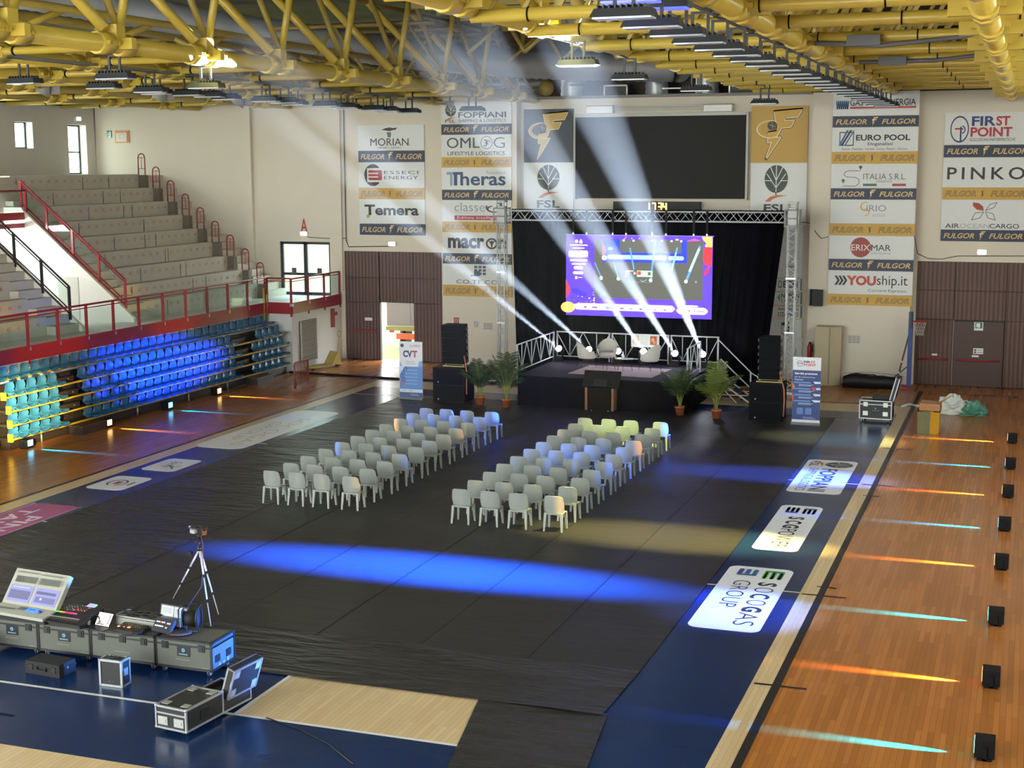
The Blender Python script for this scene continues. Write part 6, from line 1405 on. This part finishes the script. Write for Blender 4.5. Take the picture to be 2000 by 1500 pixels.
MB().box(-.16, -.008, 0, .16, .008, .24, 0, Rx).build('body', m_edge, tb)
f = Face(Rx @ V((-.16, -.008, .24)), (1, 0, 0), Rx.to_3x3() @ V((0, 0, -1)), .32, .24, .002, .0008).draw([('r', .02, .03, .98, .97, '#f0e6ea'), ('r', .1, .15, .68, .7, '#f2c8d0'), ('r', .15, .28, .6, .33, '#d88a9a'), ('r', .1, .82, .3, .92, '#3a3436'), ('r', .36, .82, .6, .92, '#4a4446')]+[('r', .78, .12+.1*k, .92, .18+.1*k, '#3a3436') for k in range(7)], 'screen', .75); f.finish(tb)
MB().box(-.2, -.2, 0, .2, -.02, .012).build('cover_flap', m_edge, tb)
# open aluminium case with cables
oc = thing('cable_case', 'open silver case heaped with black cables at the back of the desk', 'case', (-14.05, 20.33, TZ), radians(-4))
edges(MB(), .86, .36, .01, .16, .02).build('edge_frame', m_aluc, oc)
MB().box(-.43, -.18, 0, .43, .18, .13).build('body', mat('pale_grey_foam', '#8b8c84', .8), oc)
cm = MB(); rd = random.Random(4)
for k in range(14):
    cx, cyy = rd.uniform(-.28, .28), rd.uniform(-.06, .08); a, b = rd.uniform(.08, .2), rd.uniform(.05, .09)
    cm.path([(cx+a*cos(t*.7), cyy+b*sin(t*.7), .15+.012*k/2+.02*sin(t+k)) for t in range(9)], .008, 5, 0, True)
cm.build('cable_coils', m_rub, oc)['kind'] = 'stuff'
# switcher, little boxes, double monitor, multiviewer, cable reel, pouch
sw = thing('vision_switcher', 'small black switcher with warm glowing buttons on the badge-less case', 'switcher', (-14.0, 19.95, TZ), radians(-5))
MB().prism([(-.26, -.13, 0), (-.26, .13, 0), (-.26, .13, .09), (-.26, -.13, .04)], (.52, 0, 0)).build('body', m_edge, sw)
f = Face((-.26, .13, .09), (1, 0, 0), V((0, -.26, -.05)).normalized(), .52, .265, .004, .001).draw([('e', .08+.09*i, .2+.2*j, .02, .04, rd.choice(['#c8b060', '#7a7468', '#b8b0a0'])) for i in range(10) for j in range(3)], 'keys')
f.draw([('e', .1, .8, .04, .08, '#ffd84a'), ('e', .5, .75, .06, .11, '#ff7a4a'), ('r', .28, .72, .34, .82, '#ff5a3a')], 'lit_keys', 2.0); f.finish(sw)
for k in range(2): MB().path([(.1+.1*k, -.1, .03), (.2+.1*k, -.22, .02), (.0+.1*k, -.27, .015)], .007, 5).build('cable', m_rub, sw)
mv = thing('vision_mixer', 'black vision mixer with rows of white and red buttons tilted on the desk', 'mixer', (-13.46, 19.98, TZ), radians(-10))
Rx = Matrix.Translation(V((0, 0, .02))) @ Matrix.Rotation(radians(-40), 4, 'X')
MB().box(-.2, -.02, 0, .2, .04, .26, 0, Rx).build('body', mat('dark_blue_black', '#20222c', .5), mv)
f = Face(Rx @ V((-.2, -.02, .26)), (1, 0, 0), Rx.to_3x3() @ V((0, 0, -1)), .4, .26, .003, .001).draw([('r', .1+.1*k, .28+.28*j, .17+.1*k, .36+.28*j, c) for j in range(2) for k, c in enumerate(['#f0e8e4', '#f0e8e4', '#ff5a4a' if j == 0 else '#f0e8e4', '#f0e8e4', '#e8e0dc'])]+[('r', .70, .3, .9, .4, '#9a98a0'), ('r', .7, .6, .8, .7, '#9a98a0')], 'buttons', .7); f.finish(mv)
mo = thing('preview_monitor', 'flat preview monitor with a pale split picture behind the vision mixer', 'monitor', (-13.42, 20.3, TZ), radians(-8))
Rx = Matrix.Translation(V((0, 0, .03))) @ Matrix.Rotation(radians(-14), 4, 'X')
MB().box(-.30, -.02, 0, .30, .02, .36, 0, Rx).build('body', m_edge, mo)
MB().box(-.15, -.05, 0, .15, .16, .03).build('stand', m_edge, mo)
f = Face(Rx @ V((-.30, -.02, .36)), (1, 0, 0), Rx.to_3x3() @ V((0, 0, -1)), .6, .36, .003, .001).draw([('r', .03, .04, .97, .96, '#3c3e40'), ('r', .05, .06, .49, .55, '#a6acb0'), ('r', .52, .06, .95, .55, '#9aa2a6'), ('r', .08, .14, .45, .42, '#8a9296'), ('r', .56, .14, .9, .42, '#868e92'), ('r', .7, .6, .84, .94, '#b8b0a4'), ('r', .05, .6, .5, .9, '#55585c')], 'screen', .35); f.finish(mo)
cr = thing('cable_reel', 'black cable reel in a square tube frame at the back of the desk', 'reel', (-13.1, 20.35, TZ), radians(20))
for s in (-1, 1): MB().path([(s*.16, -.17, .02), (s*.16, .17, .02), (s*.16, .17, .40), (s*.16, -.17, .40)], .014, 6, 0, True).build('frame', m_rub, cr)
MB().tube((-.16, .17, .4), (.16, .17, .4), .012, 6).tube((-.16, -.17, .02), (.16, -.17, .02), .012, 6).build('frame', m_rub, cr)
for s in (-1, 1): MB().tube((s*.13, 0, .2), (s*.11, 0, .2), .17, 20).build('flange', mat('dark_blue_flange', '#1c2436', .45), cr)
MB().tube((-.11, 0, .2), (.11, 0, .2), .13, 18).build('cable_winding', m_rub, cr)
po = thing('zip_pouch', 'dark zip pouch lying on the right flight case', 'pouch', (-13.17, 20.08, TZ), radians(15))
MB().lathe([(.10, 0), (.2, .008), (.205, .025), (.2, .042), (.10, .05), (.001, .052)], (0, 0, 0), 16, 0, Matrix.Diagonal((1.1, .75, 1, 1))).build('body', mat('charcoal_nylon', '#26262a', .8), po)
MB().path([(.22*cos(t*.4)*1.02, .152*sin(t*.4)*1.02, .03) for t in range(-5, 6)], .006, 5).build('zip', mat('rust_zip', '#8a4f38', .5), po)
# cases on the floor
pl = thing('tool_case', 'black rugged plastic case on the blue floor before the desk', 'case', (-15.15, 19.25, .005), radians(-4))
MB().box(-.36, -.2, .0, .36, .2, .13).build('lower_shell', m_rub, pl)
MB().box(-.36, -.2, .135, .36, .2, .22).box(-.37, -.21, .12, .37, .21, .145).build('lid', m_rub, pl)
MB().box(-.1, -.24, .09, .1, -.2, .11).box(-.1, -.24, .09, -.08, -.2, .15).box(.08, -.24, .09, .1, -.2, .15).build('handle', m_rub, pl)
for x in (-.24, .24): MB().box(x-.04, -.215, .08, x+.04, -.2, .17).build('latch', m_edge, pl)
MB().ball((.365, 0, .13), .02).build('side_badge', mat('bright_steel', '#b9bcc0'), pl)
sc_ = thing('small_flight_case', 'small upright flight case with bright aluminium edges before the desk', 'flight case', (-13.77, 19.1, .005), radians(2))
MB().box(-.20, -.11, .01, .20, .11, .45).build('body', m_blackp, sc_)
edges(MB(), .40, .22, .02, .44, .035).build('edge_frame', m_aluc, sc_)
MB().box(-.08, -.03, .455, .08, .03, .47).path([(-.06, 0, .46), (-.05, 0, .50), (.05, 0, .50), (.06, 0, .46)], .008, 6).build('handle', m_edge, sc_)
MB().box(.2, -.06, .18, .212, .06, .30).build('latch', m_aluc, sc_)
for x in (-.03, .03): MB().ball((x, -.115, .09), .008).build('stud', m_aluc, sc_)
bc = thing('small_flight_case', 'flight case with blue-lit aluminium edge cut off by the left picture edge', 'flight case', (-16.88, 19.3, .005))
MB().box(-.2, -.15, .01, .2, .15, .42).build('body', m_blackp, bc); edges(MB(), .40, .30, .02, .42, .035).build('edge_frame', m_aluc, bc)
# open twin flight case
def strip_case(r, L, W_, z0, z1, name='body'):
    MB().box(-L/2, -W_/2, z0, L/2, W_/2, z1).build(name, m_blackp, r); edges(MB(), L, W_, z0, z1, .03).build('edge_frame', m_aluc, r)
    k = MB()
    for x in (-L/2, L/2):
        for y in (-W_/2, W_/2):
            for z in (z0, z1): k.ball((x, y, z), .028)
    k.build('corner_balls', m_aluc, r)
ang = math.atan2(19.0-17.55, -11.5+11.68) - pi/2
tw = thing('twin_flight_case', 'closed black flight case with aluminium edges and two front handles, nearest the camera', 'flight case', (-11.66, 18.0, .005), radians(-7))
strip_case(tw, .56, .86, .09, .42)
MB().box(-.29, -.445, .31, .29, -.43, .335).build('lid_seam', m_aluc, tw)
for x in (-.15, .15): MB().box(x-.09, -.447, .14, x+.09, -.432, .27).box(x-.055, -.455, .18, x+.055, -.445, .23).build('handle', mat('chrome_plate', '#b9bab2', .3, .5), tw)
for x in (-.18, .18):
    for y in (-.3, .3): MB().box(x-.06, y-.06, .43, x+.06, y+.06, .44).build('caster_dish', mat('chrome_plate', '#b9bab2'), tw)
MB().box(.282, -.1, .16, .29, .1, .3).build('badge_plate', mat('black_badge', '#0e0f10'), tw)
casters(tw, .56, .86, .09)
ow = thing('open_flight_case', 'open black flight case with raised lid behind the closed one', 'flight case', (-11.62, 18.85, .005), radians(-7))
edges(MB(), .56, .72, .05, .28, .03).build('edge_frame', m_aluc, ow)
MB().box(-.28, -.36, .03, -.265, .36, .28).box(.265, -.36, .03, .28, .36, .28).box(-.28, -.36, .03, .28, -.345, .28).box(-.28, .345, .03, .28, .36, .28).box(-.28, -.36, .03, .28, .36, .05).build('body', m_blackp, ow)
MB().box(-.25, -.33, .05, .25, .33, .20).build('foam', m_rub, ow)
Ry = Matrix.Translation(V((.30, 0, .30))) @ Matrix.Rotation(radians(18), 4, 'Y')
ld = MB().box(-.03, -.36, 0, .09, .36, .52, 0, Ry).build('lid', m_blackp, ow)
em = MB()
for x in (-.03, .09):
    for a in ((-.36, 0, -.33, .52), (.33, 0, .36, .52), (-.36, 0, .36, .03), (-.36, .49, .36, .52)): em.box(x-.015, a[0], a[1], x+.015, a[2], a[3], 0, Ry)
for y in (-.36, .345): em.box(-.03, y, .49, .09, y+.015, .52, 0, Ry)
em.build('lid_edge', m_aluc, ld)
for y in (-.26, .26):
    for z in (.1, .42): MB().box(.09, y-.06, z-.06, .105, y+.06, z+.06, 0, Ry).build('caster_dish', mat('chrome_plate', '#b9bab2'), ld)
tag(MB().box(-14.95, 17.4, .010, -14.45, 17.45, .013).build('floor_tape', m_black), 'short black tape mark on the blue floor at the bottom left', 'tape')
# tripod with camcorder
tp = thing('tripod', 'silver video tripod standing on the black cloth behind the desk', 'tripod', (-14.7, 23.25, .03))
feet = [FL(412, 1226, 0), FL(427, 1203, 0), FL(338, 1172, 0)]
for q in feet:
    q = V((q.x+14.7, q.y-23.25, 0)); a = V((0, 0, 1.12)); d = q-a
    MB().tube(a+d*.04, a+d*.38, .020, 8).tube(a+d*.36, a+d*.70, .016, 8).tube(a+d*.68, q, .012, 8, r2=.009).tube(a+d*.35, a+d*.39, .025, 8, 1).tube(a+d*.67, a+d*.71, .021, 8, 1).build('leg', [m_alul, m_rub], tp)
MB().lathe([(.05, 1.08), (.06, 1.12), (.045, 1.17), (.02, 1.18), (.018, 1.33), (.045, 1.34), (.05, 1.40)], (0, 0, 0), 14).build('head', mat('black_metal', '#19191c', .4), tp)
MB().tube((0, 0, .95), (0, 0, 1.3), .016, 8).build('centre_column', m_alul, tp)
MB().tube((0, 0, 1.38), (.05, -.28, 1.30), .010, 6).build('pan_handle', m_rub, tp)
MB().box(-.24, -.05, .98, -.16, .01, 1.05).tube((-.17, -.02, 1.0), (-.08, 0, 1.03), .012, 6).build('clamp', m_rub, tp)
vc = thing('camcorder', 'black camcorder on top of the tripod', 'camcorder', (-14.7, 23.25, 1.44), radians(70))
MB().box(-.06, -.16, 0, .06, .14, .13).box(-.02, -.12, .15, .02, .1, .17).box(-.02, -.12, .12, .02, -.1, .17).box(-.02, .08, .12, .02, .1, .17).build('body', mat('black_metal', '#19191c'), vc)
MB().tube((0, .13, .07), (0, .27, .07), .05, 14, r2=.06).build('lens', mat('purple_black_lens', '#2a2740', .2), vc)
MB().box(-.14, -.02, .03, -.06, .1, .1).build('side_screen', mat('silver_side', '#a8a8ae', .3), vc)
MB().tube((0, -.14, .1), (0, -.25, .15), .025, 8).build('eyepiece', m_rub, vc)
tag(MB().path([(-14.65, 23.2, 1.5), (-14.5, 23.05, 1.3), (-14.48, 23.0, .9), (-14.5, 22.95, .5), (-14.65, 22.6, .12), (-14.8, 22.4, .05), (-14.4, 22.35, .05), (-14.6, 22.5, .05)], .008, 5).build('camera_cable', mat('purple_grey_cable', '#4c4556', .5)), 'thin cable hanging from the camcorder to the floor', 'cable')
tag(MB().path([(-14.3+.14*cos(t*.9), 22.3+.1*sin(t*.9), .05+.008*t) for t in range(14)], .010, 5).build('cable_coil', mat('purple_grey_cable', '#4c4556')), 'small coil of cable at the tripod foot', 'cable')
# ------------------------------------------------------------------ right side: padded column, bag, hoop, case, cardboard
cp = thing('column_padding', 'tall beige padded column guard against the wall right of the stage', 'column guard', (-7.25, 55.5, 0))
a, b = AY(1594, 645, 55.6), AY(1640, 755, 55.6)
MB().prism([(a.x+7.25, -.1, 0), ((a.x+b.x)/2+7.32, -.15, 0), (b.x+7.25, .1, 0), (b.x+7.25, .55, 0), (a.x+7.25, .55, 0)], (0, 0, 2.25)).build('padding', mat('worn_beige_vinyl', '#b5aa8c', .55, var=.12, scale=2), cp)
MB().box((a.x+b.x)/2+7.30, -.16, .02, (a.x+b.x)/2+7.34, -.12, 2.22).build('seam', mat('dark_beige_seam', '#8f8468', .6), cp)
p = AY(1581, 684, YP-.15)
fe = thing('fire_extinguisher', 'red fire extinguisher hung on the wall left of the padded column', 'extinguisher', (p.x, YP-.15, p.z-.28))
MB().lathe([(.08, 0), (.09, .03), (.09, .42), (.06, .5), (.03, .53)], (0, 0, 0), 14).build('cylinder', mat('fire_red', '#a01e1e', .3), fe)
MB().box(-.03, -.05, .52, .03, .05, .6).path([(.04, 0, .56), (.12, 0, .5), (.12, 0, .2)], .012, 6).build('valve', m_rub, fe)
eb = thing('equipment_bag', 'long black zipped bag lying by the wall below the notice', 'bag', (-5.45, 55.35, 0), radians(2))
rows = []
for k in range(9):
    t = k/8; x = -.98+1.96*t; s = .75+.25*sin(pi*min(1, max(0, t*1.15))) 
    rows.append([(x, .34*cos(q*pi/8*2)*s, .30*s*(1+.97*sin(q*pi/8*2))*(.9+.1*sin(9*t)) if q != 12 else .0) for q in range(17)])
g_ = MB().grid([[V((p[0], p[1], max(0.005, p[2]))) for p in r_] for r_ in rows]); g_.poly([V((p[0], p[1], max(.005, p[2]))) for p in rows[0][:-1]]).poly([V((p[0], p[1], max(.005, p[2]))) for p in rows[-1][:-1]][::-1])
g_.build('body', mat('black_nylon', '#15151a', .6, var=.3, scale=6, bump=.3), eb)
MB().path([(-.4, -.32, .42), (-.2, -.36, .55), (.2, -.36, .55), (.4, -.32, .42)], .018, 6).build('handle', m_rub, eb)
MB().path([(-.95, -.05, .53), (0, -.05, .60), (.95, -.05, .53)], .008, 5).build('zip', mat('grey_zip', '#55555c', .4), eb)
# basketball stand
bs = thing('basketball_stand', 'mobile basketball stand with red ring and white net before the right brown door', 'basketball hoop', (-4.05, 55.5, 0))
MB().box(-.06, -.05, .05, .10, .12, 2.9).build('upright', mat('blue_post', '#1c3a86', .4), bs)
MB().box(-1.0, -.35, 0, .1, .35, .10).build('base', mat('red_white_base', '#8b2f2c', .5), bs)
MB().tube((-.45, 0, .1), (0, 0, 2.2), .03, 8).tube((-.9, 0, .08), (.02, 0, .9), .02, 8).build('brace', mat('dark_steel', '#3c3c3c'), bs)
mt_ = MB()
for k in range(5): mt_.tube(V((-.45, -.05, .1)).lerp(V((0, -.05, 2.2)), .12+.1*k), V((-.45, -.05, .1)).lerp(V((0, -.05, 2.2)), .16+.1*k), .034, 8, k % 2)
mt_.build('hazard_tape', [mat('tape_red', '#a8322c', .5), mat('tape_white', '#d8d0c8', .5)], bs)
MB().box(-.02, -.12, 2.3, .06, -.05, 2.9).path([(.04, -.06, 2.55), (.35, -.2, 2.6)], .03, 6).build('arm', mat('dark_steel', '#3c3c3c'), bs)
c = V((.38, -.45, 2.6)); rg = [c+V((.225*cos(2*pi*k/16), .225*sin(2*pi*k/16), 0)) for k in range(16)]
MB().path(rg, .022, 6, 0, True).tube((.1, -.15, 2.55), (.25, -.3, 2.6), .02, 6).build('ring', mat('orange_red_ring', '#a5362a', .4), bs)
nt_ = MB()
def np_(k, l): r_ = (.225, .20, .165, .14, .135)[l]; a_ = 2*pi*(k+.5*(l % 2))/12; return c+V((r_*cos(a_), r_*sin(a_), -.13*l))
for k in range(12):
    for l in range(4):
        nt_.tube(np_(k, l), np_(k, l+1), .009, 4)
        nt_.tube(np_(k, l), np_(k-1 if l % 2 == 0 else k+1, l+1), .009, 4)
nt_.build('net', mat('grey_white_net', '#b8b0a4', .8), bs)
# flight case with open lid
fc = thing('flight_case', 'black flight case with silver edges and open lid on the right court edge', 'flight case', (-4.47, 48.1, .005), radians(-3))
strip_case(fc, 1.02, .62, .12, .71)
MB().box(-.52, -.325, .575, .52, -.315, .60).build('lid_seam', m_aluc, fc)
for x in (-.32, .32):
    MB().box(x-.08, -.33, .22, x+.08, -.318, .36).build('handle', mat('chrome_plate', '#b9bab2'), fc)
    MB().box(x-.07, -.335, .52, x+.07, -.318, .66).build('latch', mat('chrome_plate', '#b9bab2'), fc)
f = Face((-.51, -.32, .71), (1, 0, 0), (0, 0, -1), 1.02, .59, .006, .0008).draw([('e', .5, .42, .025, .035, '#5a9ac0'), ('r', .40, .52, .62, .55, '#6a7078')], 'emblem'); f.finish(fc)
casters(fc, 1.02, .62, .12)
Ry = Matrix.Translation(V((.50, 0, .74))) @ Matrix.Rotation(radians(14), 4, 'Y')
ld = MB().box(-.06, -.31, 0, .06, .31, .78, 0, Ry).build('lid', m_blackp, fc)
em = MB()
for a in ((-.32, 0, -.29, .78), (.29, 0, .32, .78), (-.32, 0, .32, .03), (-.32, .75, .32, .78)):
    for x in (-.06, .06): em.box(x-.015, a[0], a[1], x+.015, a[2], a[3], 0, Ry)
em.build('lid_edge', m_aluc, ld)
tag(MB().prism([(-4.6, 47.95, .74), (-4.1, 47.95, .74), (-4.15, 48.25, .74), (-4.65, 48.25, .74)], (.05, 0, .14)).build('folded_bag', mat('black_nylon', '#15151a')), 'folded black bag lying on the flight case with the open lid', 'bag')
# bin bag, cardboard, crumpled sheets
bx = thing('square_bin', 'square black and gold foil bin on the right parquet under the cardboard', 'bin', (-2.68, 46.45, .005), radians(0))
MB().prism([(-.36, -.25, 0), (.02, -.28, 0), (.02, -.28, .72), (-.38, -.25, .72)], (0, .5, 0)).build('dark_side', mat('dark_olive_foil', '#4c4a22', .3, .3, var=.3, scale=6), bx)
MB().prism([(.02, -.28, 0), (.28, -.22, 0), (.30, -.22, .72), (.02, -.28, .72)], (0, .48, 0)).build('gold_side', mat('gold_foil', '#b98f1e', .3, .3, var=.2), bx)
MB().box(-.38, -.26, .70, .32, .26, .74).build('rim', m_black, bx)
ca = MB().prism([(-3.0, 46.15, .75), (-2.38, 46.12, .75), (-2.34, 46.5, .78), (-2.95, 46.6, .80)], (0, .02, .22)).prism([(-2.45, 46.2, .95), (-2.1, 46.3, 1.18), (-2.05, 46.6, 1.2), (-2.45, 46.5, .97)], (0, 0, .012))
tag(ca.build('cardboard', mat('brown_cardboard', '#9c7350', .85)), 'crumpled brown cardboard lying on the square bin', 'cardboard')
def crumple(x, y, sx_, sy_, sz_, seed, c, lab, name):
    rd = random.Random(seed); mb = MB(); M_ = 14; N_ = 22; rows = []
    for i in range(M_+1):
        t = pi/2*i/M_; rows.append([V((x+sx_*cos(t)*cos(2*pi*j/N_)*(1+rd.uniform(-.18, .18)), y+sy_*cos(t)*sin(2*pi*j/N_)*(1+rd.uniform(-.18, .18)), max(.008, sz_*sin(t)*(1+rd.uniform(-.3, .3))))) for j in range(N_)])
    for r_ in rows: r_.append(r_[0])
    mb.grid(rows, 0, False, False); return tag(mb.build(name, mat('film_'+c[1:], c, .35, var=.12, scale=10)), lab, 'plastic sheet')
crumple(-2.2, 50.4, .62, .4, .55, 3, '#c9cfc6', 'heap of crumpled white plastic film on the right parquet', 'plastic_film')
crumple(-1.55, 50.3, .5, .38, .42, 7, '#4e8a74', 'heap of crumpled green netting beside the white film', 'green_netting')
tag(MB().path([FL(1762, 794, .02), FL(1775, 790, .03), FL(1790, 793, .02), FL(1808, 792, .03), FL(1825, 790, .03)], .05, 6).build('film_strand', mat('film_c9cfc6', '#c9cfc6')), 'twisted white plastic strand trailing left from the film heap', 'plastic strand')
# ------------------------------------------------------------------ haze that shows the beams
hm = bpy.data.materials.new('stage_haze'); hm.use_nodes = True; nt = hm.node_tree; nt.nodes.clear()
o_ = nt.nodes.new('ShaderNodeOutputMaterial'); vs_ = nt.nodes.new('ShaderNodeVolumeScatter'); vs_.inputs['Density'].default_value = HAZE; vs_.inputs['Anisotropy'].default_value = 0.0
vs_.inputs['Color'].default_value = (.95, .97, 1, 1)
nt.links.new(vs_.outputs[0], o_.inputs['Volume'])
hz = MB().box(-20.5, 29.4, 1.5, -9.0, 52.6, 12.2).build('stage_haze', hm); tag(hz, 'thin haze over the stage and chairs that shows the light beams', 'haze', None, 'stuff')
